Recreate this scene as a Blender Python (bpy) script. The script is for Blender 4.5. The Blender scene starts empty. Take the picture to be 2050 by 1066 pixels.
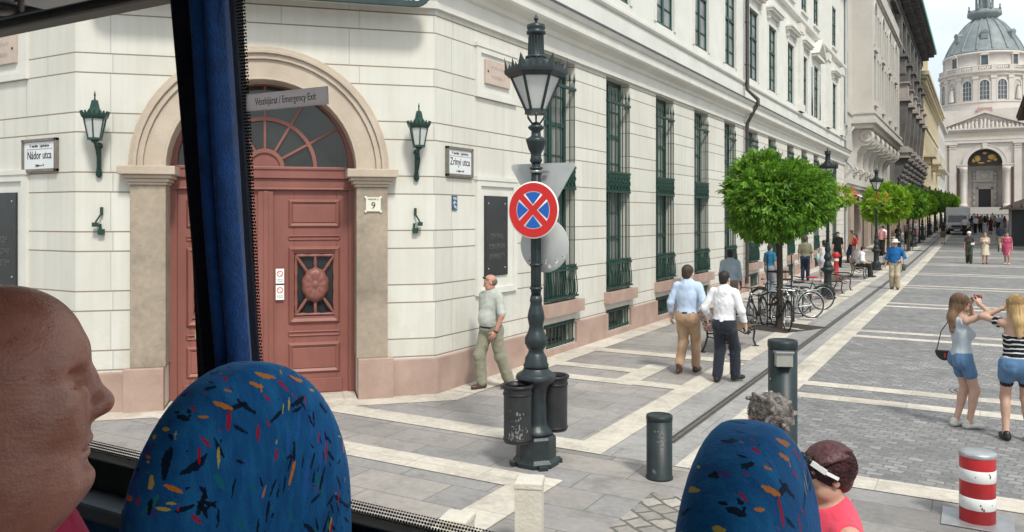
import bpy, math, random
import numpy as np
from mathutils import Matrix, Vector
R = math.radians
random.seed(7)
np.random.seed(7)
C = bpy.context.scene.collection
scene = bpy.context.scene

# ------------------------------------------------------------------ camera, sky, sun, exposure
H = 2.7
FPX = 1623.0
cam_d = bpy.data.cameras.new('camera')
cam = bpy.data.objects.new('camera', cam_d)
C.objects.link(cam)
cam.location = (0, 0, H)
cam.rotation_euler = (R(90), 0, R(30))
cam_d.sensor_width = 36
cam_d.lens = FPX / 2050 * 36
cam_d.shift_y = -99 / 2050
cam_d.clip_start = 0.05
cam_d.clip_end = 3000
scene.camera = cam

SUN_AZ, SUN_EL = 128, 52
world = bpy.data.worlds.new('World')
scene.world = world
world.use_nodes = True
nt = world.node_tree
nt.nodes.clear()
wo = nt.nodes.new('ShaderNodeOutputWorld')
bg = nt.nodes.new('ShaderNodeBackground')
sky = nt.nodes.new('ShaderNodeTexSky')
sky.sky_type = 'NISHITA'
sky.sun_disc = False
sky.sun_elevation = R(SUN_EL)
sky.sun_rotation = R(SUN_AZ)
sky.air_density = 1.2
sky.dust_density = 3.0
hs = nt.nodes.new('ShaderNodeHueSaturation')
hs.inputs['Saturation'].default_value = 0.75
tc = nt.nodes.new('ShaderNodeTexCoord')
mp = nt.nodes.new('ShaderNodeMapping')
mp.inputs['Scale'].default_value = (1.0, 1.0, 2.6)
nz = nt.nodes.new('ShaderNodeTexNoise')
nz.inputs['Scale'].default_value = 2.6
nz.inputs['Detail'].default_value = 7
nz.inputs['Roughness'].default_value = 0.55
cr = nt.nodes.new('ShaderNodeValToRGB')
cr.color_ramp.elements[0].position = 0.38
cr.color_ramp.elements[0].color = (0.42, 0.42, 0.42, 1)
cr.color_ramp.elements[1].position = 0.62
cr.color_ramp.elements[1].color = (0.97, 0.97, 0.97, 1)
mx = nt.nodes.new('ShaderNodeMix')
mx.data_type = 'RGBA'
mx.inputs['B'].default_value = (6.6, 6.9, 7.3, 1)       # bright overcast cloud
nt.links.new(tc.outputs['Generated'], mp.inputs['Vector'])
nt.links.new(mp.outputs[0], nz.inputs['Vector'])
nt.links.new(nz.outputs['Fac'], cr.inputs['Fac'])
nt.links.new(cr.outputs['Color'], mx.inputs['Factor'])
nt.links.new(sky.outputs['Color'], hs.inputs['Color'])
nt.links.new(hs.outputs['Color'], mx.inputs['A'])
nt.links.new(mx.outputs['Result'], bg.inputs['Color'])
bg.inputs['Strength'].default_value = 0.12
nt.links.new(bg.outputs[0], wo.inputs['Surface'])

sun_d = bpy.data.lights.new('sun', 'SUN')
sun_d.energy = 2.3
sun_d.angle = R(9)
sun_d.color = (1.0, 0.95, 0.88)
sun = bpy.data.objects.new('sun', sun_d)
C.objects.link(sun)
sv = Vector((math.sin(R(SUN_AZ)) * math.cos(R(SUN_EL)), math.cos(R(SUN_AZ)) * math.cos(R(SUN_EL)), math.sin(R(SUN_EL))))
sun.rotation_euler = (-sv).to_track_quat('-Z', 'Y').to_euler()
sun.location = (20, -20, 60)

scene.view_settings.view_transform = 'Standard'
scene.view_settings.look = 'None'
scene.view_settings.gamma = 1
scene.view_settings.use_curve_mapping = False
scene.view_settings.exposure = 0.62
scene.cycles.use_denoising = True
scene.cycles.max_bounces = 8
scene.cycles.transparent_max_bounces = 12
scene.cycles.sample_clamp_indirect = 6

# ------------------------------------------------------------------ helpers
W = {}          # world matrices of the roots


def lin(r, g, b, k=1.0):
    f = lambda c: ((c / 255) / 12.92 if c / 255 <= 0.04045 else ((c / 255 + 0.055) / 1.055) ** 2.4) * k
    return (f(r), f(g), f(b))


def tag(o, label=None, cat=None, group=None, kind=None):
    if label: o['label'] = label
    if cat: o['category'] = cat
    if group: o['group'] = group
    if kind: o['kind'] = kind
    return o


def thing(name, label, cat, loc=(0, 0, 0), rz=0, group=None):
    o = bpy.data.objects.new(name, None)
    o.empty_display_size = 0.1
    C.objects.link(o)
    o.location = loc
    o.rotation_euler = (0, 0, rz)
    W[o.name] = Matrix.Translation(Vector(loc)) @ Matrix.Rotation(rz, 4, 'Z')
    tag(o, label, cat, group)
    return o


def wm(o):
    return W[o.name]


def dup(root, loc=None, rz=None, label=None, group=None, swap=None, scale=None):
    r = root.copy(); C.objects.link(r)
    if loc is not None: r.location = loc
    if rz is not None: r.rotation_euler = (0, 0, rz)
    if scale is not None: r.scale = scale
    if label: r['label'] = label
    if group: r['group'] = group
    W[r.name] = Matrix.Translation(r.location) @ Matrix.Rotation(r.rotation_euler.z, 4, 'Z')

    def rec(src, dst):
        for ch in list(src.children):
            c = ch.copy(); C.objects.link(c); c.parent = dst
            if swap:
                st = c.name.split('.')[0]
                if st in swap:
                    for s in c.material_slots:
                        s.link = 'OBJECT'; s.material = swap[st]
            rec(ch, c)
    rec(root, r)
    return r


class MB:
    def __init__(self):
        self.v = []; self.f = []; self.m = []; self.s = []
        self.mi = 0; self.sm = False

    def add(self, vs, fs, smooth=None, T=None):
        b = len(self.v)
        if T is not None:
            vs = [tuple(T @ Vector(p)) for p in vs]
        self.v += [tuple(p) for p in vs]
        for f in fs:
            self.f.append([i + b for i in f]); self.m.append(self.mi)
            self.s.append(self.sm if smooth is None else smooth)
        return self

    def box(self, x0, x1, y0, y1, z0, z1, T=None):
        vs = [(x0, y0, z0), (x1, y0, z0), (x1, y1, z0), (x0, y1, z0), (x0, y0, z1), (x1, y0, z1), (x1, y1, z1), (x0, y1, z1)]
        return self.add(vs, [(0, 3, 2, 1), (4, 5, 6, 7), (0, 1, 5, 4), (1, 2, 6, 5), (2, 3, 7, 6), (3, 0, 4, 7)], False, T)

    def bar(self, p, q, w, h=None, T=None):
        """a square bar from p to q"""
        h = h or w
        p = Vector(p); q = Vector(q); d = (q - p)
        L = d.length; d.normalize()
        up = Vector((0, 0, 1)) if abs(d.z) < 0.95 else Vector((0, 1, 0))
        a = d.cross(up).normalized(); b = a.cross(d)
        vs = []
        for e in (p, q):
            for sa, sb in ((-1, -1), (1, -1), (1, 1), (-1, 1)):
                vs.append(e + a * sa * w / 2 + b * sb * h / 2)
        return self.add(vs, [(0, 1, 2, 3), (7, 6, 5, 4), (0, 4, 5, 1), (1, 5, 6, 2), (2, 6, 7, 3), (3, 7, 4, 0)], False, T)

    def path(self, pts, rad, n=8, closed=False, cap=True, T=None):
        pts = [Vector(p) for p in pts]
        N = len(pts)
        if not hasattr(rad, '__len__'): rad = [rad] * N
        vs = []; ref = None
        for i, p in enumerate(pts):
            if closed:
                d = pts[(i + 1) % N] - pts[i - 1]
            else:
                d = pts[min(i + 1, N - 1)] - pts[max(i - 1, 0)]
            d.normalize()
            if ref is None:
                ref = Vector((0, 0, 1)) if abs(d.z) < 0.9 else Vector((1, 0, 0))
            a = (ref - d * ref.dot(d))
            if a.length < 1e-4: a = Vector((0, 1, 0)).cross(d)
            a.normalize(); ref = a; b = d.cross(a)
            for k in range(n):
                t = 2 * math.pi * k / n
                vs.append(p + (a * math.cos(t) + b * math.sin(t)) * rad[i])
        fs = []
        for i in range(N if closed else N - 1):
            j = (i + 1) % N
            for k in range(n):
                l = (k + 1) % n
                fs.append((i * n + k, i * n + l, j * n + l, j * n + k))
        self.add(vs, fs, True, T)
        if cap and not closed:
            self.add(vs[:n], [tuple(range(n))[::-1]], False, T)
            self.add(vs[-n:], [tuple(range(n))], False, T)
        return self

    def lathe(self, prof, n=24, c=(0, 0, 0), ph=0, smooth=True, T=None):
        vs = []
        for (r, z) in prof:
            for k in range(n):
                t = 2 * math.pi * k / n + ph
                vs.append((c[0] + r * math.cos(t), c[1] + r * math.sin(t), c[2] + z))
        fs = []
        for i in range(len(prof) - 1):
            for k in range(n):
                l = (k + 1) % n
                fs.append((i * n + k, i * n + l, (i + 1) * n + l, (i + 1) * n + k))
        if prof[0][0] > 1e-4: fs.append(tuple(range(n))[::-1])
        if prof[-1][0] > 1e-4: fs.append(tuple((len(prof) - 1) * n + k for k in range(n)))
        return self.add(vs, fs, smooth, T)

    def prism(self, poly, y0, y1, T=None):
        """poly in (x,z), counter-clockwise as seen from -y; extruded from y0 (front) to y1"""
        n = len(poly)
        vs = [(x, y0, z) for x, z in poly] + [(x, y1, z) for x, z in poly]
        fs = [tuple(range(n)), tuple(range(n, 2 * n))[::-1]]
        for k in range(n):
            l = (k + 1) % n
            fs.append((k, n + k, n + l, l))
        return self.add(vs, fs, False, T)

    def hprism(self, poly, z0, z1, T=None):
        n = len(poly)
        vs = [(x, y, z0) for x, y in poly] + [(x, y, z1) for x, y in poly]
        fs = [tuple(range(n))[::-1], tuple(range(n, 2 * n))]
        for k in range(n):
            l = (k + 1) % n
            fs.append((k, l, n + l, n + k))
        return self.add(vs, fs, False, T)

    def ring(self, cx, cz, r0, r1, y0, y1, a0=0, a1=180, n=28):
        """an arch ring (front y0, back y1) in the x,z plane"""
        vs = []
        for i in range(n + 1):
            t = R(a0 + (a1 - a0) * i / n)
            for (r, y) in ((r0, y0), (r1, y0), (r1, y1), (r0, y1)):
                vs.append((cx + r * math.cos(t), y, cz + r * math.sin(t)))
        fs = []
        for i in range(n):
            for k in range(4):
                l = (k + 1) % 4
                fs.append((i * 4 + k, i * 4 + l, (i + 1) * 4 + l, (i + 1) * 4 + k))
        fs.append((3, 2, 1, 0)); fs.append(tuple(n * 4 + k for k in range(4)))
        return self.add(vs, fs, False)

    def ball(self, c, r, n=12, T=None):
        if not hasattr(r, '__len__'): r = (r, r, r)
        vs = []; fs = []
        m = max(6, n // 2 + 1)
        for i in range(1, m):
            p = math.pi * i / m
            for k in range(n):
                t = 2 * math.pi * k / n
                vs.append((c[0] + r[0] * math.sin(p) * math.cos(t), c[1] + r[1] * math.sin(p) * math.sin(t), c[2] + r[2] * math.cos(p)))
        for i in range(m - 2):
            for k in range(n):
                l = (k + 1) % n
                fs.append((i * n + k, (i + 1) * n + k, (i + 1) * n + l, i * n + l))
        a = len(vs); vs.append((c[0], c[1], c[2] + r[2])); vs.append((c[0], c[1], c[2] - r[2]))
        for k in range(n):
            l = (k + 1) % n
            fs.append((a, k, l)); fs.append((a + 1, (m - 2) * n + l, (m - 2) * n + k))
        return self.add(vs, fs, True, T)

    def arch_wall(self, x0, x1, z0, z1, cx, r, zs, y0, y1, n=24):
        """a wall with a round-headed opening from z0 to the springing zs, radius r"""
        self.box(x0, cx - r, y0, y1, z0, z1)
        self.box(cx + r, x1, y0, y1, z0, z1)
        vs = []
        for i in range(n + 1):
            t = math.pi * (1 - i / n)
            x = cx + r * math.cos(t); z = zs + r * math.sin(t)
            vs += [(x, y0, z), (x, y0, z1), (x, y1, z), (x, y1, z1)]
        fs = []
        for i in range(n):
            a = i * 4; b = a + 4
            fs += [(a, b, b + 1, a + 1), (a + 2, a + 3, b + 3, b + 2), (a, a + 2, b + 2, b), (a + 1, b + 1, b + 3, a + 3)]
        return self.add(vs, fs, False)

    def wall(self, x0, x1, z0, z1, holes, depth, y=0.0):
        """front face with rectangular openings and their reveals. holes: (hx0,hx1,hz0,hz1)"""
        xs = sorted({x0, x1} | {h for q in holes for h in q[:2]})
        zs = sorted({z0, z1} | {h for q in holes for h in q[2:4]})
        for i in range(len(xs) - 1):
            for j in range(len(zs) - 1):
                cx = (xs[i] + xs[i + 1]) / 2; cz = (zs[j] + zs[j + 1]) / 2
                if any(q[0] < cx < q[1] and q[2] < cz < q[3] for q in holes): continue
                self.add([(xs[i], y, zs[j]), (xs[i + 1], y, zs[j]), (xs[i + 1], y, zs[j + 1]), (xs[i], y, zs[j + 1])], [(0, 1, 2, 3)], False)
        for (a, b, c, d) in holes:
            e = y + depth
            self.add([(a, y, c), (a, e, c), (a, e, d), (a, y, d)], [(0, 1, 2, 3)], False)
            self.add([(b, y, c), (b, y, d), (b, e, d), (b, e, c)], [(0, 1, 2, 3)], False)
            self.add([(a, y, d), (a, e, d), (b, e, d), (b, y, d)], [(0, 1, 2, 3)], False)
            self.add([(a, y, c), (b, y, c), (b, e, c), (a, e, c)], [(0, 1, 2, 3)], False)
        return self

    def build(self, name, mats, parent=None, M=None, bevel=0, solid=0):
        me = bpy.data.meshes.new(name)
        me.from_pydata(self.v, [], self.f)
        if not isinstance(mats, (list, tuple)): mats = [mats]
        for m in mats: me.materials.append(m)
        me.polygons.foreach_set('material_index', self.m)
        me.polygons.foreach_set('use_smooth', self.s)
        me.update()
        return place(name, me, parent, M, bevel)


def place(name, me, parent=None, M=None, bevel=0):
    o = bpy.data.objects.new(name, me)
    C.objects.link(o)
    o.matrix_basis = M if M is not None else Matrix.Identity(4)
    if parent is not None:
        o.parent = parent
        if parent.name in W:
            if M is None:
                pass                      # geometry is in the parent's own frame
            else:
                o.matrix_parent_inverse = W[parent.name].inverted()
                W[o.name] = M
        elif M is not None:
            raise RuntimeError('no frame for ' + parent.name)
    else:
        W[o.name] = o.matrix_basis.copy()
    if parent is not None and M is None:
        W[o.name] = W.get(parent.name, Matrix.Identity(4))
    if bevel:
        b = o.modifiers.new('bevel', 'BEVEL'); b.width = bevel; b.segments = 2; b.limit_method = 'ANGLE'; b.angle_limit = R(40)
    return o


def mesh_np(name, v, f, mats, parent=None, M=None, smooth=True, mi=None):
    me = bpy.data.meshes.new(name)
    me.vertices.add(len(v)); me.vertices.foreach_set('co', np.asarray(v, dtype=np.float32).ravel())
    f = np.asarray(f, dtype=np.int32)
    k = f.shape[1]
    me.loops.add(f.size); me.loops.foreach_set('vertex_index', f.ravel())
    me.polygons.add(len(f)); me.polygons.foreach_set('loop_start', np.arange(0, f.size, k, dtype=np.int32))
    me.polygons.foreach_set('use_smooth', np.full(len(f), smooth))
    if not isinstance(mats, (list, tuple)): mats = [mats]
    for m in mats: me.materials.append(m)
    if mi is not None: me.polygons.foreach_set('material_index', np.asarray(mi, dtype=np.int32))
    me.update(calc_edges=True); me.validate()
    return place(name, me, parent, M)


def text(s, size, m, parent, M, xs=1.0, name='lettering', ext=0.002, align='CENTER', sh=0):
    """M maps text x,y,z to the world"""
    cu = bpy.data.curves.new('t', 'FONT')
    cu.body = s; cu.size = size; cu.align_x = align; cu.align_y = 'CENTER'; cu.extrude = ext; cu.resolution_u = 3; cu.shear = sh
    o = bpy.data.objects.new('t', cu); C.objects.link(o)
    dg = bpy.context.evaluated_depsgraph_get()
    me = bpy.data.meshes.new_from_object(o.evaluated_get(dg))
    bpy.data.objects.remove(o); bpy.data.curves.remove(cu)
    me.name = name
    me.materials.clear(); me.materials.append(m)
    me.transform(Matrix.Diagonal((xs, 1, 1, 1)))
    return place(name, me, parent, M)


# pixel of the photograph (2050 x 1066) -> world: used to read the real positions off the photograph
def gz(y):
    y = min(y, 236)
    return 0.0168 * 8 * math.log(1 + math.exp((y - 38) / 8)) - 0.0011


def ray(u):
    r = (u - 1025) / FPX
    return (-0.5 + 0.8660254 * r, 0.8660254 + 0.5 * r)


def gpt(u, v):
    dx, dy = ray(u); k = (434 - v) / FPX
    t = 5
    for _ in range(60):
        z = gz(t * dy)
        t = t * 0.5 + 0.5 * min(260, (z - H) / k if k < 0 else 260)
    return Vector((dx * t, dy * t, gz(dy * t)))


def at_depth(u, v, d):
    dx, dy = ray(u)
    return Vector((dx * d, dy * d, H + d * (434 - v) / FPX))


# ------------------------------------------------------------------ materials
MATS = {}


def mat(name, col, rough=0.6, var=0.12, scale=4.0, bump=0.0, bscale=40.0, metal=0.0, spec=0.4, col2=None, sss=0, coat=0, stretch=None, sheen=0):
    if name in MATS: return MATS[name]
    m = bpy.data.materials.new(name); m.use_nodes = True
    n = m.node_tree.nodes; l = m.node_tree.links
    b = n['Principled BSDF']
    b.inputs['Roughness'].default_value = rough
    b.inputs['Metallic'].default_value = metal
    b.inputs['Specular IOR Level'].default_value = spec
    if sss:
        b.inputs['Subsurface Weight'].default_value = sss
        b.inputs['Subsurface Radius'].default_value = (0.012, 0.005, 0.003)
    if coat: b.inputs['Coat Weight'].default_value = coat
    if sheen: b.inputs['Sheen Weight'].default_value = sheen
    t = n.new('ShaderNodeTexCoord')
    vec = t.outputs['Object']
    if stretch:
        q = n.new('ShaderNodeMapping'); q.inputs['Scale'].default_value = stretch
        l.new(vec, q.inputs['Vector']); vec = q.outputs[0]
    z = n.new('ShaderNodeTexNoise'); z.inputs['Scale'].default_value = scale; z.inputs['Detail'].default_value = 5
    z.inputs['Roughness'].default_value = 0.6
    l.new(vec, z.inputs['Vector'])
    r = n.new('ShaderNodeValToRGB')
    r.color_ramp.elements[0].position = 0.3; r.color_ramp.elements[1].position = 0.7
    c2 = col2 or tuple(min(1, x * (1 + var)) for x in col)
    c1 = tuple(x * (1 - var) for x in col) if col2 is None else col
    r.color_ramp.elements[0].color = (*c1, 1); r.color_ramp.elements[1].color = (*c2, 1)
    l.new(z.outputs['Fac'], r.inputs['Fac']); l.new(r.outputs['Color'], b.inputs['Base Color'])
    if bump:
        z2 = n.new('ShaderNodeTexNoise'); z2.inputs['Scale'].default_value = bscale; z2.inputs['Detail'].default_value = 4
        l.new(vec, z2.inputs['Vector'])
        bp = n.new('ShaderNodeBump'); bp.inputs['Strength'].default_value = bump; bp.inputs['Distance'].default_value = 0.02
        l.new(z2.outputs['Fac'], bp.inputs['Height']); l.new(bp.outputs[0], b.inputs['Normal'])
    MATS[name] = m
    return m


class NG:
    """small node-graph helper"""
    def __init__(s, name):
        s.m = bpy.data.materials.new(name); s.m.use_nodes = True
        s.n = s.m.node_tree.nodes; s.l = s.m.node_tree.links
        s.b = s.n['Principled BSDF']; s.out = s.n['Material Output']
        s.tc = s.n.new('ShaderNodeTexCoord')

    def lk(s, a, b): s.l.new(a, b)

    def math(s, op, a, b=None, c=None, clamp=False):
        k = s.n.new('ShaderNodeMath'); k.operation = op; k.use_clamp = clamp
        for i, x in enumerate((a, b, c)):
            if x is None: continue
            if isinstance(x, (int, float)): k.inputs[i].default_value = x
            else: s.l.new(x, k.inputs[i])
        return k.outputs[0]

    def noise(s, vec, scale, detail=4, rough=0.55):
        k = s.n.new('ShaderNodeTexNoise'); k.inputs['Scale'].default_value = scale; k.inputs['Detail'].default_value = detail
        k.inputs['Roughness'].default_value = rough
        s.l.new(vec, k.inputs['Vector']); return k

    def mapping(s, vec, scale=(1, 1, 1), rot=(0, 0, 0), loc=(0, 0, 0)):
        k = s.n.new('ShaderNodeMapping'); k.inputs['Scale'].default_value = scale
        k.inputs['Rotation'].default_value = rot; k.inputs['Location'].default_value = loc
        s.l.new(vec, k.inputs['Vector']); return k.outputs[0]

    def ramp(s, fac, stops):
        k = s.n.new('ShaderNodeValToRGB')
        e = k.color_ramp.elements
        while len(e) < len(stops): e.new(0.5)
        for i, (p, c) in enumerate(stops):
            e[i].position = p; e[i].color = (*c, 1) if len(c) == 3 else c
        s.l.new(fac, k.inputs['Fac']); return k.outputs['Color']

    def mix(s, fac, a, b, blend='MIX'):
        k = s.n.new('ShaderNodeMix'); k.data_type = 'RGBA'; k.blend_type = blend
        for nm, x in (('Factor', fac), ('A', a), ('B', b)):
            if isinstance(x, (int, float)): k.inputs[nm].default_value = x
            elif isinstance(x, tuple): k.inputs[nm].default_value = (*x, 1)
            else: s.l.new(x, k.inputs[nm])
        return k.outputs['Result']

    def sep(s, vec):
        k = s.n.new('ShaderNodeSeparateXYZ'); s.l.new(vec, k.inputs[0]); return k.outputs

    def comb(s, x, y, z):
        k = s.n.new('ShaderNodeCombineXYZ')
        for i, q in enumerate((x, y, z)):
            if isinstance(q, (int, float)): k.inputs[i].default_value = q
            else: s.l.new(q, k.inputs[i])
        return k.outputs[0]

    def bump(s, h, strength, dist=0.02):
        k = s.n.new('ShaderNodeBump'); k.inputs['Strength'].default_value = strength; k.inputs['Distance'].default_value = dist
        s.l.new(h, k.inputs['Height']); s.l.new(k.outputs[0], s.b.inputs['Normal'])

    def done(s, color, rough=0.7, spec=0.3, metal=0.0):
        if isinstance(color, tuple): s.b.inputs['Base Color'].default_value = (*color, 1)
        else: s.l.new(color, s.b.inputs['Base Color'])
        if isinstance(rough, (int, float)): s.b.inputs['Roughness'].default_value = rough
        else: s.l.new(rough, s.b.inputs['Roughness'])
        s.b.inputs['Specular IOR Level'].default_value = spec
        s.b.inputs['Metallic'].default_value = metal
        return s.m


def rusticated(name, col):
    """painted stucco with alternating tall and narrow courses; joints every 0.82 m"""
    g = NG(name)
    x, y, z = g.sep(g.tc.outputs['Object'])
    q = g.math('DIVIDE', g.math('SUBTRACT', z, 0.85), 0.82)
    m = g.math('FRACT', g.math('ADD', q, 8.0))
    d = g.math('MINIMUM', g.math('MINIMUM', m, g.math('SUBTRACT', 1.0, m)), g.math('ABSOLUTE', g.math('SUBTRACT', m, 0.6707)))
    hj = g.math('LESS_THAN', g.math('MULTIPLY', d, 0.82), 0.0095)
    row = g.math('FLOOR', g.math('ADD', q, 8.0))
    narrow = g.math('GREATER_THAN', m, 0.6707)
    xo = g.math('ADD', g.math('ADD', x, g.math('MULTIPLY', narrow, 0.33)), g.math('MULTIPLY', g.math('MODULO', row, 2.0), 0.0))
    per = g.math('SUBTRACT', 1.62, g.math('MULTIPLY', narrow, 0.5))
    fx = g.math('FRACT', g.math('DIVIDE', g.math('ADD', xo, 100.0), per))
    vd = g.math('MULTIPLY', g.math('MINIMUM', fx, g.math('SUBTRACT', 1.0, fx)), per)
    vj = g.math('LESS_THAN', vd, 0.0075)
    n1 = g.noise(g.tc.outputs['Object'], 0.9, 6, 0.6)
    n2 = g.noise(g.mapping(g.tc.outputs['Object'], (3.0, 3.0, 0.25)), 2.2, 5, 0.6)
    base = g.ramp(n1.outputs['Fac'], [(0.3, tuple(c * 0.90 for c in col)), (0.7, col)])
    streak = g.ramp(n2.outputs['Fac'], [(0.35, (0.93, 0.92, 0.89)), (0.6, (1, 1, 1))])
    base = g.mix(1.0, base, streak, 'MULTIPLY')
    wn = g.n.new('ShaderNodeTexWhiteNoise'); wn.noise_dimensions = '3D'
    g.lk(g.comb(g.math('FLOOR', g.math('DIVIDE', g.math('ADD', xo, 100.0), per)), row, narrow), wn.inputs['Vector'])
    tint = g.ramp(wn.outputs['Value'], [(0, (0.925, 0.92, 0.91)), (1, (1, 1, 1))])
    base = g.mix(1.0, base, tint, 'MULTIPLY')
    n4 = g.noise(g.tc.outputs['Object'], 1.7, 7, 0.7)
    low = g.math('MULTIPLY', g.math('SUBTRACT', 1.0, g.math('DIVIDE', z, 2.2), clamp=True), g.math('GREATER_THAN', g.math('ADD', n4.outputs['Fac'], 0.0), 0.52))
    base = g.mix(g.math('MULTIPLY', low, 0.22), base, (0.42, 0.38, 0.31))
    patch = g.math('GREATER_THAN', g.noise(g.tc.outputs['Object'], 0.55, 2).outputs['Fac'], 0.60)
    base = g.mix(g.math('MULTIPLY', patch, 0.10), base, (0.58, 0.55, 0.47))
    c1 = g.mix(vj, base, tuple(c * 0.66 for c in col))
    c2 = g.mix(hj, c1, (0.25, 0.20, 0.15))
    hgt = g.math('SUBTRACT', 1.0, g.math('MAXIMUM', hj, g.math('MULTIPLY', vj, 0.5)))
    n3 = g.noise(g.tc.outputs['Object'], 60, 4)
    g.bump(g.math('ADD', hgt, g.math('MULTIPLY', n3.outputs['Fac'], 0.06)), 0.35, 0.02)
    return g.done(c2, 0.75, 0.25)


def slabs(name, cols, bw, bh, mortar, msize, rot=0, bump=0.35, wear=0.25, off=0.5, distort=0.0, rough=0.65):
    g = NG(name)
    vec = g.mapping(g.tc.outputs['Object'], (1, 1, 1), (0, 0, rot))
    if distort:
        nd = g.noise(vec, 3.5, 3)
        k = g.n.new('ShaderNodeVectorMath'); k.operation = 'SCALE'; k.inputs['Scale'].default_value = distort
        s = g.n.new('ShaderNodeVectorMath'); s.operation = 'SUBTRACT'; s.inputs[1].default_value = (0.5, 0.5, 0.5)
        g.lk(nd.outputs['Color'], s.inputs[0]); g.lk(s.outputs[0], k.inputs[0])
        a = g.n.new('ShaderNodeVectorMath'); a.operation = 'ADD'
        g.lk(vec, a.inputs[0]); g.lk(k.outputs[0], a.inputs[1]); vec = a.outputs[0]
    br = g.n.new('ShaderNodeTexBrick')
    br.inputs['Scale'].default_value = 1
    br.inputs['Brick Width'].default_value = bw; br.inputs['Row Height'].default_value = bh
    br.inputs['Mortar Size'].default_value = msize; br.inputs['Mortar Smooth'].default_value = 0.3
    br.offset = off; br.inputs['Bias'].default_value = 0.0
    br.inputs['Color1'].default_value = (0, 0, 0, 1); br.inputs['Color2'].default_value = (1, 1, 1, 1); br.inputs['Mortar'].default_value = (0.5, 0.5, 0.5, 1)
    g.lk(vec, br.inputs['Vector'])
    col = g.ramp(br.outputs['Color'], [(i / (len(cols) - 1), c) for i, c in enumerate(cols)])
    n1 = g.noise(vec, 0.7, 6, 0.65)
    w1 = g.ramp(n1.outputs['Fac'], [(0.3, (1 - wear,) * 3), (0.7, (1.06,) * 3)])
    n2 = g.noise(vec, 14, 5, 0.6)
    w2 = g.ramp(n2.outputs['Fac'], [(0.3, (0.86,) * 3), (0.7, (1.08,) * 3)])
    col = g.mix(1.0, g.mix(1.0, col, w1, 'MULTIPLY'), w2, 'MULTIPLY')
    n5 = g.noise(vec, 2.3, 6, 0.7)
    col = g.mix(1.0, col, g.ramp(n5.outputs['Fac'], [(0.36, (0.80, 0.79, 0.78)), (0.50, (1.0, 0.99, 0.98)), (0.66, (1.05, 1.03, 1.01))]), 'MULTIPLY')
    gum = g.math('GREATER_THAN', g.noise(vec, 21, 1).outputs['Fac'], 0.735)
    col = g.mix(g.math('MULTIPLY', gum, 0.35), col, (0.07, 0.068, 0.065))
    col = g.mix(br.outputs['Fac'], col, mortar)
    h = g.math('ADD', g.math('SUBTRACT', 1.0, br.outputs['Fac']), g.math('MULTIPLY', n2.outputs['Fac'], 0.35))
    g.bump(h, bump, 0.015)
    rg = g.ramp(n1.outputs['Fac'], [(0.3, (rough - 0.12,) * 3), (0.7, (rough + 0.1,) * 3)])
    return g.done(col, rg, 0.35)


CREAM = (0.67, 0.655, 0.60)
m_rust = rusticated('cream_rusticated_stucco', CREAM)
m_stucco = mat('cream_stucco', (0.65, 0.64, 0.595), 0.8, 0.08, 1.2, 0.1, 60)
m_trim = mat('cream_stone_trim', (0.63, 0.615, 0.565), 0.75, 0.07, 2.0, 0.12, 50)
m_arch = mat('sand_stone_portal', (0.40, 0.325, 0.255), 0.8, 0.14, 2.2, 0.3, 40, col2=(0.51, 0.43, 0.35))
m_pilaster = slabs('weathered_pilaster_stone', [(0.36, 0.30, 0.235), (0.46, 0.39, 0.31)], 3.0, 0.62, (0.24, 0.2, 0.16), 0.006, wear=0.3)
m_salmon = mat('salmon_plinth_stone', (0.315, 0.215, 0.175), 0.72, 0.12, 2.2, 0.25, 40, col2=(0.43, 0.305, 0.255))
m_lead = mat('lead_flashing', (0.06, 0.07, 0.075), 0.5, 0.2)
m_green = mat('dark_green_paint', (0.012, 0.047, 0.036), 0.42, 0.2, 12, 0.05, 60)
m_greenw = mat('green_window_paint', (0.014, 0.056, 0.045), 0.4, 0.15)
m_iron = mat('dark_green_cast_iron', (0.012, 0.022, 0.025), 0.40, 0.3, 9, 0.12, 40, spec=0.5)
m_iron_far = mat('dark_cast_iron', (0.010, 0.017, 0.018), 0.5, 0.2)
m_black = mat('black_iron', (0.012, 0.012, 0.014), 0.45, 0.2)
m_glass_dark = mat('dark_window_glass', (0.018, 0.022, 0.022), 0.08, 0.6, 1.2, spec=0.6)
m_glass_mid = mat('curtained_ground_floor_glass', (0.05, 0.055, 0.055), 0.12, 0.4, 1.6, spec=0.5, col2=(0.27, 0.28, 0.27), stretch=(2.2, 2.2, 0.25))
m_glass_pale = mat('pale_curtained_window_glass', (0.24, 0.255, 0.26), 0.12, 0.35, 1.3, spec=0.5)
m_door = mat('salmon_red_door_paint', (0.195, 0.071, 0.056), 0.46, 0.1, 2.2, 0.12, 30, col2=(0.26, 0.098, 0.079), stretch=(1, 1, 0.35))
m_doorl = mat('carved_door_wood', (0.21, 0.08, 0.064), 0.42, 0.15, 20, 0.2, 60)
m_white = mat('white_paint', (0.78, 0.78, 0.76), 0.5, 0.05)
m_frost = mat('frosted_lantern_glass', (0.52, 0.53, 0.52), 0.25, 0.08, 3)
m_ink = mat('black_sign_ink', (0.012, 0.012, 0.013), 0.6, 0.1)
m_steel = mat('galvanised_steel', (0.42, 0.43, 0.44), 0.4, 0.15, 8, 0.05, 60, metal=0.6)
m_signback = mat('grey_sign_back', (0.40, 0.41, 0.41), 0.5, 0.1, 4)
m_grey = mat('grey_bare_metal', (0.30, 0.31, 0.32), 0.4, 0.1, metal=0.7)

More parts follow.
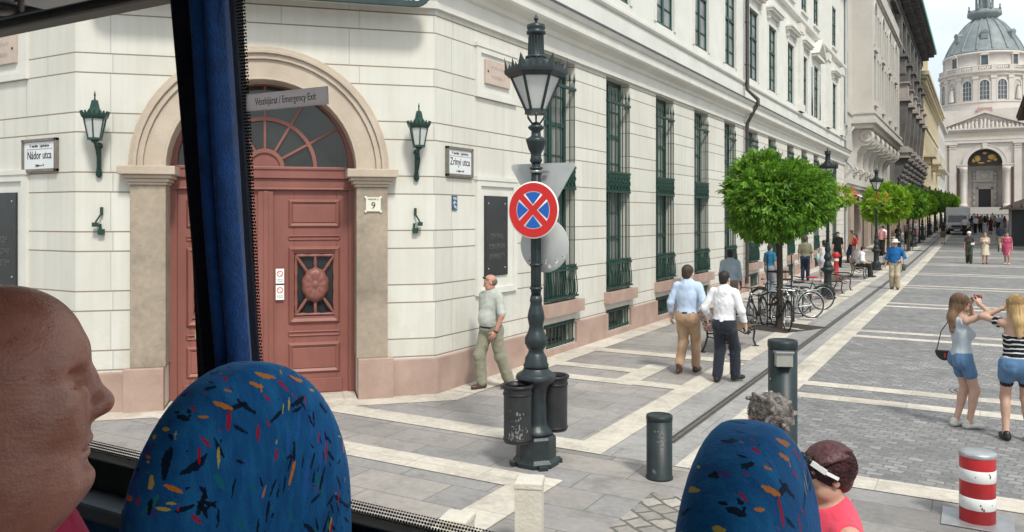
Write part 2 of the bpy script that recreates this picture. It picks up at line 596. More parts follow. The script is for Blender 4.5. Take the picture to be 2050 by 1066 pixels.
# ------------------------------------------------------------------ ground and paving
m_slab = slabs('grey_granite_slabs', [(0.241, 0.228, 0.221), (0.324, 0.304, 0.297), (0.283, 0.276, 0.276), (0.373, 0.345, 0.324), (0.262, 0.248, 0.241)], 1.05, 0.52, (0.12, 0.115, 0.11), 0.006, bump=0.25, wear=0.2, off=0.37)
m_sett = slabs('grey_granite_setts', [(0.181, 0.181, 0.188), (0.288, 0.281, 0.281), (0.219, 0.219, 0.225), (0.35, 0.344, 0.338)], 0.16, 0.115, (0.155, 0.152, 0.15), 0.011, rot=R(8), bump=0.55, wear=0.24, distort=0.12, rough=0.6)
m_sett2 = slabs('square_stone_setts', [(0.23, 0.213, 0.196), (0.38, 0.345, 0.31), (0.287, 0.27, 0.253), (0.46, 0.425, 0.38)], 0.21, 0.19, (0.12, 0.115, 0.10), 0.016, rot=R(38), bump=0.8, wear=0.25, distort=0.10)
m_band = slabs('cream_limestone_bands', [(0.50, 0.45, 0.385), (0.60, 0.555, 0.485), (0.55, 0.505, 0.44), (0.64, 0.60, 0.53)], 0.9, 0.9, (0.33, 0.30, 0.26), 0.006, bump=0.15, wear=0.14, off=0.0)
m_edge = slabs('pale_grey_edge_slabs', [(0.287, 0.282, 0.282), (0.356, 0.345, 0.339), (0.322, 0.316, 0.31)], 0.6, 1.1, (0.15, 0.15, 0.145), 0.006, bump=0.2, wear=0.15)
m_drain = mat('dark_drain_slot', (0.05, 0.047, 0.044), 0.6, 0.3, 10)


def yrange(y0, y1):
    n = max(1, int((y1 - y0) / 3.0) + 1)
    return [y0 + (y1 - y0) * i / n for i in range(n + 1)]


def sheet(mb, x0, x1, y0, y1, lift=0.0):
    ys = yrange(y0, y1)
    vs = []
    for y in ys:
        vs += [(x0, y, gz(y) + lift), (x1, y, gz(y) + lift)]
    mb.add(vs, [(i * 2, i * 2 + 1, i * 2 + 3, i * 2 + 2) for i in range(len(ys) - 1)], False)


g = MB()
ys = [-800, -80, -40, -20] + [i * 3.0 - 10 for i in range(0, 86)] + [300, 420, 1200]
xs = [-900, -60, -7.2, -3, 8, 60, 900]
g.add([(x, y, gz(y)) for y in ys for x in xs], [(j * 7 + i, j * 7 + i + 1, j * 7 + i + 8, j * 7 + i + 7) for j in range(len(ys) - 1) for i in range(6)], False)
tag(g.build('ground', m_slab), kind='structure')

g = MB(); sheet(g, -2.45, 9.0, 9.08, 225, 0.004)
tag(g.build('street_paving', m_sett), kind='structure')
g = MB(); sheet(g, -2.78, 40, -12, 7.55, 0.004)
tag(g.build('cross_street_paving', m_sett2), kind='structure')
g = MB(); sheet(g, -3.72, -2.85, 8.45, 225, 0.004)
tag(g.build('drain_edge_paving', m_edge), kind='structure')

g = MB()
L8 = 0.008
sheet(g, -2.85, -2.45, 8.45, 225, L8)                    # edge of the carriageway
sheet(g, -2.45, 9.0, 8.68, 9.08, L8)
for k in range(0, 31):
    y = 12.62 + 6.86 * k
    if y > 220: break
    sheet(g, -2.45, 9.0, y, y + 0.34, L8)
    sheet(g, -2.45, 9.0, y + 0.96, y + 1.30, L8)
sheet(g, -7.2, -6.66, 10.4, 225, L8)                      # along the house fronts
for k in range(0, 36):                                   # line along the footway, broken round the tree pits
    y0 = 8.45 + 6.86 * k
    if y0 > 215: break
    sheet(g, -4.12, -3.72, y0, y0 + 6.5, L8)
    if k:
        sheet(g, -6.66, -4.12, y0 - 0.42, y0 - 0.02, L8)
    if k % 2 == 0:
        sheet(g, -5.22, -4.82, y0 + 3.7, y0 + 5.6, L8)
        sheet(g, -6.66, -5.22, y0 + 3.7, y0 + 4.05, L8)
        sheet(g, -6.66, -5.22, y0 + 4.7, y0 + 5.05, L8)
        sheet(g, -4.82, -4.12, y0 + 3.75, y0 + 4.1, L8)
sheet(g, -9.2, -4.12, 8.45, 8.86, L8)
sheet(g, -12.0, -4.12, 7.0, 7.42, L8)
sheet(g, -4.12, -3.68, -12, 7.42, L8)
# border round the chamfered corner and along the side street
P0, P1 = Vector((-10.72, 6.62)), Vector((-7.2, 10.13))
q = [(-30, 6.62), (-10.72, 6.62), (-7.2, 10.13), (-7.2, 10.4), (-6.66, 10.4), (-6.66, 9.9), (-10.5, 6.1), (-30, 6.1)]
g.add([(x, y, L8) for x, y in q[0:2]] + [(-10.5, 6.1, L8), (-30, 6.1, L8)], [(3, 2, 1, 0)], False)
g.add([(-10.72, 6.62, L8 + .0), (-7.2, 10.13, L8), (-7.2, 10.4, L8), (-6.66, 10.4, L8), (-6.66, 9.9, L8), (-10.5, 6.1, L8)], [(5, 4, 3, 2, 1, 0)], False)
tag(g.build('paving_bands', m_band), kind='structure')
g = MB()
sheet(g, -3.27, -3.14, 9.3, 225, 0.0085)
g.mi = 1
sheet(g, -3.252, -3.228, 9.3, 225, 0.0125); sheet(g, -3.182, -3.158, 9.3, 225, 0.0125)
tag(g.build('drain_channel', [mat('drain_grating_stone', (0.12, 0.112, 0.105), 0.6, 0.25, 8), m_drain]), kind='structure')

# manhole covers in the carriageway
for (u, v, r_, lab) in ((1962, 787, 0.42, 'round ribbed manhole cover by the woman in denim shorts'),):
    p = gpt(u, v)
    t = thing('manhole_cover', lab, 'manhole cover', (p.x, p.y, 0.004))
    mb = MB(); mb.lathe([(r_, 0.0), (r_, 0.012), (r_ - 0.05, 0.014), (r_ - 0.055, 0.009)], 32)
    mb.build('frame', mat('worn_cast_cover', (0.2, 0.195, 0.19), 0.5, 0.2, 12, 0.2, 60), t)
    mb = MB(); mb.lathe([(r_ - 0.06, 0.0), (r_ - 0.06, 0.009), (0.0, 0.010)], 32)
    for k in range(5):
        mb.lathe([(0.05 + 0.06 * k, 0.009), (0.055 + 0.06 * k, 0.014), (0.075 + 0.06 * k, 0.014), (0.08 + 0.06 * k, 0.009)], 24)
    mb.build('lid', mat('worn_cast_lid', (0.17, 0.168, 0.165), 0.45, 0.2, 15), t)

# ------------------------------------------------------------------ corner palace
root = thing('corner_palace', 'cream corner palace with salmon arched door and green grilled windows', 'building', (-10.72, 6.62, 0))
a45 = R(45)
M_left = Matrix.Translation((-10.72, 6.62, 0))
M_ch = Matrix.Translation((-10.72, 6.62, 0)) @ Matrix.Rotation(a45, 4, 'Z')
M_rt = Matrix.Translation((-7.2, 10.13, 0)) @ Matrix.Rotation(R(90), 4, 'Z')
LCH = (P1 - P0).length
YEND = 53.0
LR = YEND - 10.13
bays = [(13.67, 15.05), (16.66, 18.04), (19.85, 21.23), (23.07, 24.45), (26.28, 27.66), (29.48, 30.86), (32.6, 33.98), (36.2, 37.58), (39.4, 40.78), (42.6, 43.98), (48.5, 49.88)]
bays = [(a - 10.13, b - 10.13) for a, b in bays]
holes = [(a, b, 1.02, 5.83) for a, b in bays] + [(a, b, 0.14, 0.62) for a, b in bays]
# joints of both storeys are real recessed lines in the stucco's own material
w = MB(); w.wall(0, LR, 0, 6.9, holes, 0.3); w.build('street_wall', m_rust, root, M_rt)
w = MB(); w.arch_wall(0, LCH, 0, 6.9, 2.47, 1.33, 3.36, 0, 0.5); w.build('corner_wall', m_rust, root, M_ch)
w = MB(); w.wall(-18, 0, 0, 6.9, [(-6.2, -4.9, 1.02, 5.83)], 0.3); w.build('side_wall', m_rust, root, M_left)
up = [(a, b, 7.7, 10.26) for a, b in bays] + [(a, b, 12.3, 14.6) for a, b in bays]
w = MB(); w.wall(0, LR, 6.9, 17.5, up, 0.14); w.build('upper_street_wall', m_stucco, root, M_rt)
w = MB(); w.wall(0, LCH, 6.9, 17.5, [(1.7, 3.2, 7.9, 10.26)], 0.14); w.build('upper_corner_wall', m_stucco, root, M_ch)
w = MB(); w.wall(-18, 0, 6.9, 17.5, [(-3.4, -2.0, 7.7, 10.26)], 0.14); w.build('upper_side_wall', m_stucco, root, M_left)
w = MB(); w.hprism([(-28.6, 6.7), (-10.76, 6.7), (-7.28, 10.16), (-7.28, 53), (-20, 53), (-28.6, 40)], 17.5, 17.7)
w.build('roof', m_lead, root, Matrix.Identity(4))
w = MB(); w.box(-28.6, -7.2, 52.98, 53.0, 0, 17.6); w.build('party_wall', m_stucco, root, Matrix.Identity(4))


def sweep(path, prof):
    """profile (out, z) swept along a plan polyline, mitred; outside is on the right of travel"""
    mb = MB(); n = len(prof); pts = [Vector(p) for p in path]
    vs = []
    for i, p in enumerate(pts):
        d0 = (pts[i] - pts[i - 1]).normalized() if i else (pts[1] - pts[0]).normalized()
        d1 = (pts[i + 1] - pts[i]).normalized() if i < len(pts) - 1 else d0
        n0 = Vector((d0.y, -d0.x)); n1 = Vector((d1.y, -d1.x))
        b = (n0 + n1).normalized(); k = 1 / max(0.3, b.dot(n0))
        for (o, z) in prof:
            vs.append((p.x + b.x * o * k, p.y + b.y * o * k, z))
    fs = []
    for i in range(len(pts) - 1):
        for j in range(n - 1):
            fs.append((i * n + j, (i + 1) * n + j, (i + 1) * n + j + 1, i * n + j + 1))
    mb.add(vs, fs, False)
    return mb


plan = [(-28.6, 6.62), (-10.72, 6.62), (-7.2, 10.13), (-7.2, 53.2)]
I4 = Matrix.Identity(4)
sweep(plan, [(-0.02, 5.86), (0.07, 5.86), (0.07, 5.95), (0.035, 5.97), (0.035, 6.16), (0.09, 6.19), (0.12, 6.26), (0.30, 6.32), (0.33, 6.36), (0.33, 6.53), (0.37, 6.55), (0.42, 6.63), (0.42, 6.66), (-0.02, 6.83)]).build('cornice', m_trim, root, I4)
sweep(plan, [(0.0, 6.85), (0.435, 6.685), (0.435, 6.64), (0.42, 6.64)]).build('lead_flashing', m_lead, root, I4)
sweep(plan, [(-0.02, 7.33), (0.04, 7.35), (0.07, 7.40), (0.07, 7.46), (-0.02, 7.49)]).build('sill_course', m_trim, root, I4)
sweep(plan, [(-0.02, 11.55), (0.10, 11.6), (0.16, 11.7), (0.16, 11.82), (-0.02, 11.9)]).build('upper_string_course', m_trim, root, I4)
sweep(plan, [(-0.02, 16.3), (0.2, 16.4), (0.3, 16.7), (0.75, 16.8), (0.8, 17.2), (0, 17.5)]).build('eaves_cornice', m_trim, root, I4)

# plinth
w = MB()
for (a, b, M) in ((0, 0.72, M_ch), (4.22, LCH + 0.025, M_ch)):
    w.box(a, b, -0.06, 0.0, 0, 0.55, T=M)
w.box(0.62, 1.14, -0.16, 0.02, 0, 0.60, T=M_ch); w.box(3.80, 4.32, -0.16, 0.02, 0, 0.60, T=M_ch)
w.box(-18, 0.025, -0.06, 0, 0, 0.55, T=M_left)
e = -0.025
for a, b in bays:
    w.box(e, a, -0.06, 0, 0, 0.55, T=M_rt); w.box(a, b, -0.06, 0, 0, 0.135, T=M_rt); e = b
w.box(e, LR, -0.06, 0, 0, 0.55, T=M_rt)
w.build('plinth', m_salmon, root, I4, bevel=0.012)

# portal
w = MB()
cx, zs = 2.47, 3.36
w.ring(cx, zs, 1.31, 1.60, -0.10, 0.35); w.ring(cx, zs, 1.60, 1.68, -0.14, 0.0); w.ring(cx, zs, 1.68, 1.73, -0.18, 0.0); w.ring(cx, zs, 1.73, 1.79, -0.12, 0.0)
w.ring(cx, zs, 1.31, 1.34, -0.115, -0.10)
w.build('portal_arch', m_arch, root, M_ch, bevel=0.008)
for s in (-1, 1):
    w = MB()
    x0, x1 = cx + s * 1.31, cx + s * 1.77
    w.box(min(x0, x1), max(x0, x1), -0.09, 0.35, 0.60, 3.14)
    w.build('pilaster', m_pilaster, root, M_ch, bevel=0.01)
    w = MB()
    a, b = min(x0, x1), max(x0, x1)
    for (o, za, zb) in ((0.02, 3.14, 3.18), (0.05, 3.18, 3.23), (0.09, 3.23, 3.28), (0.14, 3.28, 3.40)):
        w.box(a - o, b + o, -0.10 - o, 0.35, za, zb)
    w.build('capital', m_arch, root, M_ch, bevel=0.012)
w = MB(); w.box(cx - 1.31, cx + 1.31, -0.12, 0.6, 0.0, 0.03); w.build('threshold', m_band, root, M_ch)

# door: two leaves, transom, fanlight
yd = 0.36
door = MB()
door.box(cx - 1.33, cx - 1.22, yd - 0.02, yd + 0.12, 0.03, 3.12); door.box(cx + 1.22, cx + 1.33, yd - 0.02, yd + 0.12, 0.03, 3.12); door.box(cx - 1.22, cx + 1.22, yd + 0.09, yd + 0.12, 3.09, 3.12)
dr = door.build('double_door', m_door, root, M_ch, bevel=0.01)


def frame_mould(mb, x0, x1, z0, z1, wd, y0, y1):
    """a picture-frame moulding, mitred"""
    o = [(x0, z0), (x1, z0), (x1, z1), (x0, z1)]; i = [(x0 + wd, z0 + wd), (x1 - wd, z0 + wd), (x1 - wd, z1 - wd), (x0 + wd, z1 - wd)]
    m_ = [(x0 + wd * .45, z0 + wd * .45), (x1 - wd * .45, z0 + wd * .45), (x1 - wd * .45, z1 - wd * .45), (x0 + wd * .45, z1 - wd * .45)]
    vs = [(x, y1, z) for x, z in o] + [(x, y0, z) for x, z in m_] + [(x, (y0 + y1) / 2 + 0.012, z) for x, z in i]
    fs = []
    for k in range(4):
        l = (k + 1) % 4
        fs.append((k, l, 4 + l, 4 + k)); fs.append((4 + k, 4 + l, 8 + l, 8 + k))
    mb.add(vs, fs, False)


for s in (-1, 1):
    w = MB()
    X = lambda v: cx + s * v
    bx = lambda a, b, y0, y1, z0, z1: w.box(min(X(a), X(b)), max(X(a), X(b)), y0, y1, z0, z1)
    # slab with the window left open
    bx(0.0, 0.42, yd + 0.02, yd + 0.09, 0.03, 3.10); bx(1.04, 1.22, yd + 0.02, yd + 0.09, 0.03, 3.10)
    bx(0.42, 1.04, yd + 0.02, yd + 0.09, 0.03, 1.19); bx(0.42, 1.04, yd + 0.02, yd + 0.09, 2.14, 3.10)
    fm = lambda a, b, z0, z1, wd, p=0.035: frame_mould(w, min(X(a), X(b)), max(X(a), X(b)), z0, z1, wd, yd + 0.02 - p, yd + 0.02)
    fm(0.33, 1.10, 2.53, 2.96, 0.07); fm(0.33, 1.10, 2.34, 2.42, 0.03, 0.025)
    fm(0.33, 1.10, 1.08, 2.25, 0.085, 0.05)
    fm(0.33, 1.10, 0.89, 0.98, 0.035, 0.025)
    fm(0.33, 1.10, 0.33, 0.80, 0.075)
    bx(0.40, 1.03, yd + 0.005, yd + 0.02, 0.41, 0.72); bx(0.40, 1.03, yd + 0.005, yd + 0.02, 2.61, 2.88)
    bx(0.30, 1.13, yd - 0.005, yd + 0.02, 0.04, 0.25)
    if s == 1:
        w.box(cx - 0.10, cx + 0.12, yd - 0.02, yd + 0.02, 0.04, 3.08)
        w.box(cx - 0.02, cx + 0.05, yd - 0.035, yd - 0.02, 0.06, 3.08)
    lf = w.build('door_leaf', m_door, dr, M_ch, bevel=0.006)
    w = MB()
    bx(0.42, 1.04, yd + 0.075, yd + 0.085, 1.19, 2.14)
    w.build('door_pane', m_glass_dark, dr, M_ch)
    w = MB()      # carved grille: rosette, spokes and turned bars
    rc = (X(0.73), yd + 0.03, 1.665)
    Ty = Matrix.Translation(rc) @ Matrix.Rotation(R(90), 4, 'X')
    n = 12
    vs = []
    for i, (rr, h) in enumerate(((0.0, 0.05), (0.03, 0.05), (0.045, 0.03), (0.06, 0.035), (0.12, 0.045), (0.19, 0.02), (0.185, 0.0))):
        for k in range(48):
            t = 2 * math.pi * k / 48
            f = 1 + (0.09 * abs(math.sin(t * 5)) if rr > 0.05 else 0)
            vs.append((rr * f * math.cos(t) * 0.98, rr * f * math.sin(t) * 1.32, h + (0.01 * math.cos(t * 10) if 0.1 < rr < 0.15 else 0)))
    w.add(vs, [(i * 48 + k, i * 48 + (k + 1) % 48, (i + 1) * 48 + (k + 1) % 48, (i + 1) * 48 + k) for i in range(6) for k in range(48)], True, Ty)
    for dx, dz in ((1, 1), (-1, 1), (1, -1), (-1, -1)):
        w.path([(rc[0] + dx * 0.12, rc[1], rc[2] + dz * 0.2), (rc[0] + dx * 0.2, rc[1], rc[2] + dz * 0.32), (rc[0] + dx * 0.28, rc[1], rc[2] + dz * 0.44)], [0.022, 0.028, 0.018], 8)
    for dz in (1, -1):
        w.path([(rc[0], rc[1], rc[2] + dz * 0.24), (rc[0], rc[1], rc[2] + dz * 0.34), (rc[0], rc[1], rc[2] + dz * 0.46)], [0.018, 0.03, 0.015], 8)
    for dx in (-0.285, 0.285):
        zz = [1.21, 1.27, 1.4, 1.55, 1.66, 1.78, 1.93, 2.06, 2.12]; rr = [.026, .016, .03, .02, .028, .02, .03, .016, .026]
        w.path([(rc[0] + dx, rc[1], z) for z in zz], rr, 8)
    for dz in (-0.445, 0.445):
        w.path([(rc[0] + dx, rc[1], rc[2] + dz) for dx in (-0.28, -0.2, -0.1, 0, 0.1, 0.2, 0.28)], [.02, .026, .016, .026, .016, .026, .02], 8)
    w.build('door_grille', m_doorl, dr, M_ch)
w = MB(); w.box(cx - 1.33, cx + 1.33, yd - 0.06, yd + 0.12, 3.27, 3.43); w.box(cx - 1.33, cx + 1.33, yd - 0.02, yd + 0.12, 3.10, 3.27); w.box(cx - 1.33, cx + 1.33, yd - 0.08, yd + 0.1, 3.40, 3.445)
w.box(cx - 1.33, cx + 1.33, yd - 0.045, yd - 0.02, 3.10, 3.13)
w.build('transom', m_door, dr, M_ch, bevel=0.008)
w = MB()
w.ring(cx, 3.43, 1.22, 1.33, yd - 0.02, yd + 0.1); w.ring(cx, 3.43, 0.70, 0.755, yd - 0.01, yd + 0.04)
w.ring(cx, 3.43, 0.0, 0.27, yd - 0.02, yd + 0.05); w.ring(cx, 3.43, 0.22, 0.28, yd - 0.05, yd - 0.02)
for k in range(1, 6):
    t = R(30 * k)
    w.bar((cx + 0.27 * math.cos(t), yd + 0.015, 3.43 + 0.27 * math.sin(t)), (cx + 1.24 * math.cos(t), yd + 0.015, 3.43 + 1.24 * math.sin(t)), 0.035)
fl = w.build('fanlight', m_door, dr, M_ch)
w = MB(); n = 24
w.add([(cx + 1.25 * math.cos(math.pi * i / n), yd + 0.05, 3.43 + 1.25 * math.sin(math.pi * i / n)) for i in range(n + 1)], [tuple(range(n + 1))[::-1]], False)
w.build('fanlight_pane', m_glass_dark, fl, M_ch)
w = MB(); w.box(cx - 0.98, cx - 0.66, yd - 0.004, yd + 0.02, 0.915, 1.045); w.build('mail_slot', mat('brass_plate', (0.5, 0.4, 0.25), 0.35, 0.1, metal=0.6), dr, M_ch)
w = MB(); w.box(cx - 1.3, cx + 1.3, 0.5, 0.52, 0, 4.8); w.build('hall_backing', mat('dark_interior', (0.012, 0.012, 0.012), 0.9), root, M_ch)
# two small notices on the right leaf
for i, z in enumerate((1.70, 1.455)):
    o = MB(); o.box(cx + 0.155, cx + 0.275, yd - 0.024, yd - 0.0205 + 0.002, z, z + 0.22)
    t = o.build('door_notice', m_white, None, M_ch)
    tag(t, ('white no smoking notice on the door leaf, the upper of two', 'white no smoking notice on the door leaf, the lower of two')[i], 'notice', 'notices on the door')
    o = MB(); o.ring(cx + 0.215, z + 0.145, 0.034, 0.046, yd - 0.027, yd - 0.0245, 0, 360, 24); o.bar((cx + 0.183, yd - 0.026, z + 0.177), (cx + 0.247, yd - 0.026, z + 0.113), 0.01, 0.002)
    o.build('prohibition_ring', mat('faded_red_print', (0.55, 0.12, 0.12), 0.6, 0.05), t, M_ch)
    o = MB()
    for k in range(2): o.box(cx + 0.17, cx + 0.26, yd - 0.0268, yd - 0.0245, z + 0.03 + 0.025 * k, z + 0.042 + 0.025 * k)
    o.build('printed_lines', mat('grey_print', (0.45, 0.47, 0.5), 0.6), t, M_ch)

# ---- ground floor windows
WD = 1.38
fr = MB()
for a, b in ((0.0, 0.07), (WD - 0.07, WD), (WD / 2 - 0.045, WD / 2 + 0.045)): fr.box(a, b, 0.22, 0.28, 0, 4.81)
for z in (0, 1.15, 2.3, 3.5, 4.73): fr.box(0, WD, 0.225, 0.275, z, z + 0.08)
for z in (0.6, 1.75, 2.9, 4.1): fr.box(0.07, WD - 0.07, 0.24, 0.265, z, z + 0.03)
me_frame = fr.build('tmp', m_greenw); bpy.data.objects.remove(me_frame); me_frame = bpy.data.meshes['tmp']; me_frame.name = 'window_frame'
gl = MB(); gl.add([(0, 0.26, 0), (WD, 0.26, 0), (WD, 0.26, 4.81), (0, 0.26, 4.81)], [(0, 1, 2, 3)])
o_ = gl.build('tmp2', m_glass_mid); me_pane = o_.data; me_pane.name = 'pane'; bpy.data.objects.remove(o_)
gr = MB()
for i in range(7):
    x = 0.07 + i * (WD - 0.14) / 6
    gr.path([(x, -0.02, 0.06), (x, -0.02, 4.42)], 0.012, 6)
    gr.path([(x, -0.02, 4.40), (x, -0.02, 4.44), (x, -0.02, 4.60)], [0.014, 0.026, 0.002], 6)
for z, h in ((0.06, 0.045), (0.66, 0.05), (2.22, 0.05), (2.65, 0.05), (4.24, 0.055)):
    gr.box(0.015, WD - 0.015, -0.045, 0.005, z, z + h)
gr.box(0.03, WD - 0.03, -0.028, -0.014, 2.22, 2.66)
for i in range(7):
    x = 0.14 + i * (WD - 0.28) / 6
    gr.ring(x, 2.45, 0.055, 0.085, -0.052, -0.02, 0, 360, 14)
    gr.bar((x - 0.09, -0.04, 2.29), (x + 0.09, -0.04, 2.61), 0.016); gr.bar((x + 0.09, -0.04, 2.29), (x - 0.09, -0.04, 2.61), 0.016)
for i in range(15):
    x = 0.04 + i * (WD - 0.08) / 14
    gr.path([(x, -0.04, 0.07), (x, -0.075, 0.16), (x, -0.07, 0.34), (x, -0.045, 0.52), (x, -0.05, 0.66), (x, -0.05, 0.74)], [0.010, 0.013, 0.012, 0.010, 0.010, 0.003], 6)
gr.box(0.0, WD, -0.09, -0.045, 0.06, 0.10); gr.box(0.0, WD, -0.07, -0.045, 0.60, 0.645)
for z in (0.62, 2.44, 4.27):
    gr.box(-0.01, 0.03, -0.03, 0.12, z, z + 0.03); gr.box(WD - 0.03, WD + 0.01, -0.03, 0.12, z, z + 0.03)
o_ = gr.build('tmp3', m_green); me_grille = o_.data; me_grille.name = 'window_grille'; bpy.data.objects.remove(o_)
bg_ = MB()
for i in range(9):
    x = 0.05 + i * (WD - 0.1) / 8
    bg_.path([(x, 0.03, 0.0), (x, 0.03, 0.48)], 0.013, 6)
for z in (0.03, 0.4): bg_.box(0.0, WD, 0.01, 0.05, z, z + 0.04)
bg_.box(0, WD, 0.0, 0.06, 0.455, 0.48)
for i in range(8):
    x = 0.12 + i * (WD - 0.2) / 8
    bg_.bar((x, 0.03, 0.0), (x + 0.02, -0.05, -0.03), 0.014)
o_ = bg_.build('tmp4', m_green); me_bgr = o_.data; me_bgr.name = 'basement_grille'; bpy.data.objects.remove(o_)
bp_ = MB(); bp_.add([(0, 0.2, 0), (WD, 0.2, 0), (WD, 0.2, 0.5), (0, 0.2, 0.5)], [(0, 1, 2, 3)])
o_ = bp_.build('tmp5', m_glass_dark); me_bpane = o_.data; me_bpane.name = 'basement_pane'; bpy.data.objects.remove(o_)
sl = MB(); sl.box(-0.12, WD + 0.42 - 0.3, -0.17, 0.24, -0.24, 0.0)
o_ = sl.build('tmp6', m_salmon); me_sill = o_.data; me_sill.name = 'window_sill'; bpy.data.objects.remove(o_)

for a, b in bays + [('L', 0)]:
    if a == 'L':
        M = M_left @ Matrix.Translation((-6.2, 0, 1.02)) @ Matrix.Diagonal((1.3 / WD, 1, 1, 1)); Mb = None
    else:
        M = M_rt @ Matrix.Translation((a, 0, 1.02)); Mb = M_rt @ Matrix.Translation((a, 0, 0.14))
    wdo = place('window', me_frame, root, M)
    place('pane', me_pane, wdo, M)
    place('sill', me_sill, wdo, M)
    place('window_grille', me_grille, root, M)
    if Mb is not None:
        bw = place('basement_window', me_bpane, root, Mb)
        place('basement_grille', me_bgr, bw, Mb)


# ---- upper windows
def upper_window_mesh(wd, ht, cols=2, rows=4):
    f = MB()
    for i in range(cols + 1):
        x = i * wd / cols; t = 0.055 if i in (0, cols) else 0.06
        f.box(max(0, x - t), min(wd, x + t), 0.05, 0.11, 0, ht)
    for z in (0, ht * 0.60, ht - 0.08): f.box(0, wd, 0.04, 0.115, z, z + 0.08)
    for z in (ht * 0.2, ht * 0.4, ht * 0.8): f.box(0, wd, 0.07, 0.1, z, z + 0.035)
    for i in range(cols):
        x = (i + 0.5) * wd / cols
    o = f.build('tmp', m_greenw); fm = o.data; fm.name = 'window_frame'; bpy.data.objects.remove(o)
    p = MB(); p.add([(0, 0.095, 0), (wd, 0.095, 0), (wd, 0.095, ht), (0, 0.095, ht)], [(0, 1, 2, 3)])
    o = p.build('tmp', m_glass_pale); pm = o.data; pm.name = 'pane'; bpy.data.objects.remove(o)
    return fm, pm


fm1, pm1 = upper_window_mesh(WD, 2.56)
fm2, pm2 = upper_window_mesh(WD, 2.30)
h = MB()
h.box(-0.28, WD + 0.28, -0.10, 0, 0.0, 0.10); h.box(-0.34, WD + 0.34, -0.24, 0, 0.10, 0.20); h.box(-0.38, WD + 0.38, -0.30, 0, 0.20, 0.27)
for x in (-0.22, WD + 0.08): h.box(x, x + 0.14, -0.12, 0, -0.16, 0.0)
o_ = h.build('tmp', m_trim); me_hood = o_.data; me_hood.name = 'window_hood'; bpy.data.objects.remove(o_)
s_ = MB(); s_.box(-0.15, WD + 0.15, -0.09, 0, -0.10, 0.0)
frm = MB()
frm.box(-0.16, -0.0, -0.03, 0, 0, 2.72); frm.box(WD, WD + 0.16, -0.03, 0, 0, 2.72); frm.box(0, WD, -0.03, 0, 2.56, 2.72)
o_ = frm.build('tmp', m_trim); me_arc = o_.data; me_arc.name = 'architrave'; bpy.data.objects.remove(o_)
o_ = s_.build('tmp', m_trim); me_us = o_.data; me_us.name = 'sill'; bpy.data.objects.remove(o_)
for i, (a, b) in enumerate(bays):
    M = M_rt @ Matrix.Translation((a, 0, 7.7)); wdo = place('upper_window', fm1, root, M); place('pane', pm1, wdo, M)
    place('architrave', me_arc, wdo, M)
    Mh = M_rt @ Matrix.Translation((a, 0, 10.62))
    if i == 9:
        p = MB()
        p.prism([(-0.55, 0), (WD + 0.55, 0), (WD + 0.55, 0.14), (-0.55, 0.14)], -0.26, 0)
        p.prism([(-0.62, 0.14), (-0.40, 0.14), (WD / 2, 0.82), (WD / 2, 1.02)], -0.34, 0)
        p.prism([(WD + 0.40, 0.14), (WD + 0.62, 0.14), (WD / 2, 1.02), (WD / 2, 0.82)], -0.34, 0)
        p.build('window_pediment', m_trim, wdo, Mh)
    else:
        place('window_hood', me_hood, wdo, Mh)
    M = M_rt @ Matrix.Translation((a, 0, 12.3)); wdo = place('upper_window', fm2, root, M); place('pane', pm2, wdo, M); place('sill', me_us, wdo, M)
for (M0, x, z, k) in ((M_ch, 1.75, 7.8, 1.05), (M_left, -3.4, 7.7, 1.0)):
    M = M0 @ Matrix.Translation((x, 0, z)); wdo = place('upper_window', fm1, root, M); place('pane', pm1, wdo, M)
# side lights of the triple window, giant pilasters of the end bay, flat panels
w = MB()
for a in (42.6 - 10.13 - 0.62, 43.98 - 10.13 + 0.22):
    w.box(a, a + 0.4, 0.0 - 0.012, 0.0, 7.7, 10.1)
w.build('side_light', m_glass_dark, root, M_rt)
for y in (38.9, 46.6, 51.6):
    w = MB(); w.box(y - 10.13 - 0.4, y - 10.13 + 0.4, -0.12, 0, 7.5, 11.5); w.box(y - 10.13 - 0.5, y - 10.13 + 0.5, -0.18, 0, 7.5, 7.85); w.box(y - 10.13 - 0.5, y - 10.13 + 0.5, -0.18, 0, 11.1, 11.5)
    w.build('giant_pilaster', m_trim, root, M_rt)
for k in range(20):
    pass
# drainpipe
w = MB()
ypipe = 28.75 - 10.13
w.path([(ypipe, -0.12, 0.35), (ypipe, -0.12, 5.75), (ypipe, -0.14, 6.0)], 0.062, 10)
w.path([(ypipe, -0.50, 6.55), (ypipe, -0.50, 6.78), (ypipe, -0.13, 7.15), (ypipe, -0.12, 16.4)], 0.068, 10)
w.path([(ypipe, -0.14, 5.98), (ypipe, -0.46, 6.58)], 0.06, 10)
for z in (1.2, 2.6, 4.0, 5.4, 8, 9.5, 11, 12.5, 14): w.lathe([(0.062, 0), (0.08, 0.01), (0.08, 0.05), (0.062, 0.06)], 12, (ypipe, -0.12, z))
w.build('drainpipe', mat('brown_drainpipe', (0.045, 0.038, 0.035), 0.5, 0.25, 6), root, M_rt)

# recessed panels that carry the plaques
for M0, sx in ((M_rt, 1), (M_left, -1)):
    for (z0, z1) in ((1.39, 3.35), (4.68, 5.56)):
        w = MB()
        a, b = (1.12, 2.45) if sx == 1 else (-2.45, -1.12)
        w.box(a, b, -0.05, 0.01, z1 - 0.14, z1 - 0.045); w.box(a, b, -0.05, 0.01, z0, z0 + 0.1)
        w.box(a, a + 0.12, -0.05, 0.01, z0 + 0.1, z1 - 0.14); w.box(b - 0.12, b, -0.05, 0.01, z0 + 0.1, z1 - 0.14)
        w.box(a + 0.12, b - 0.12, -0.015, 0.01, z0 + 0.1, z1 - 0.14); w.box(a - 0.02, b + 0.02, -0.065, 0.01, z1 - 0.045, z1 + 0.02)
        w.build('plaque_panel', m_trim, root, M0)

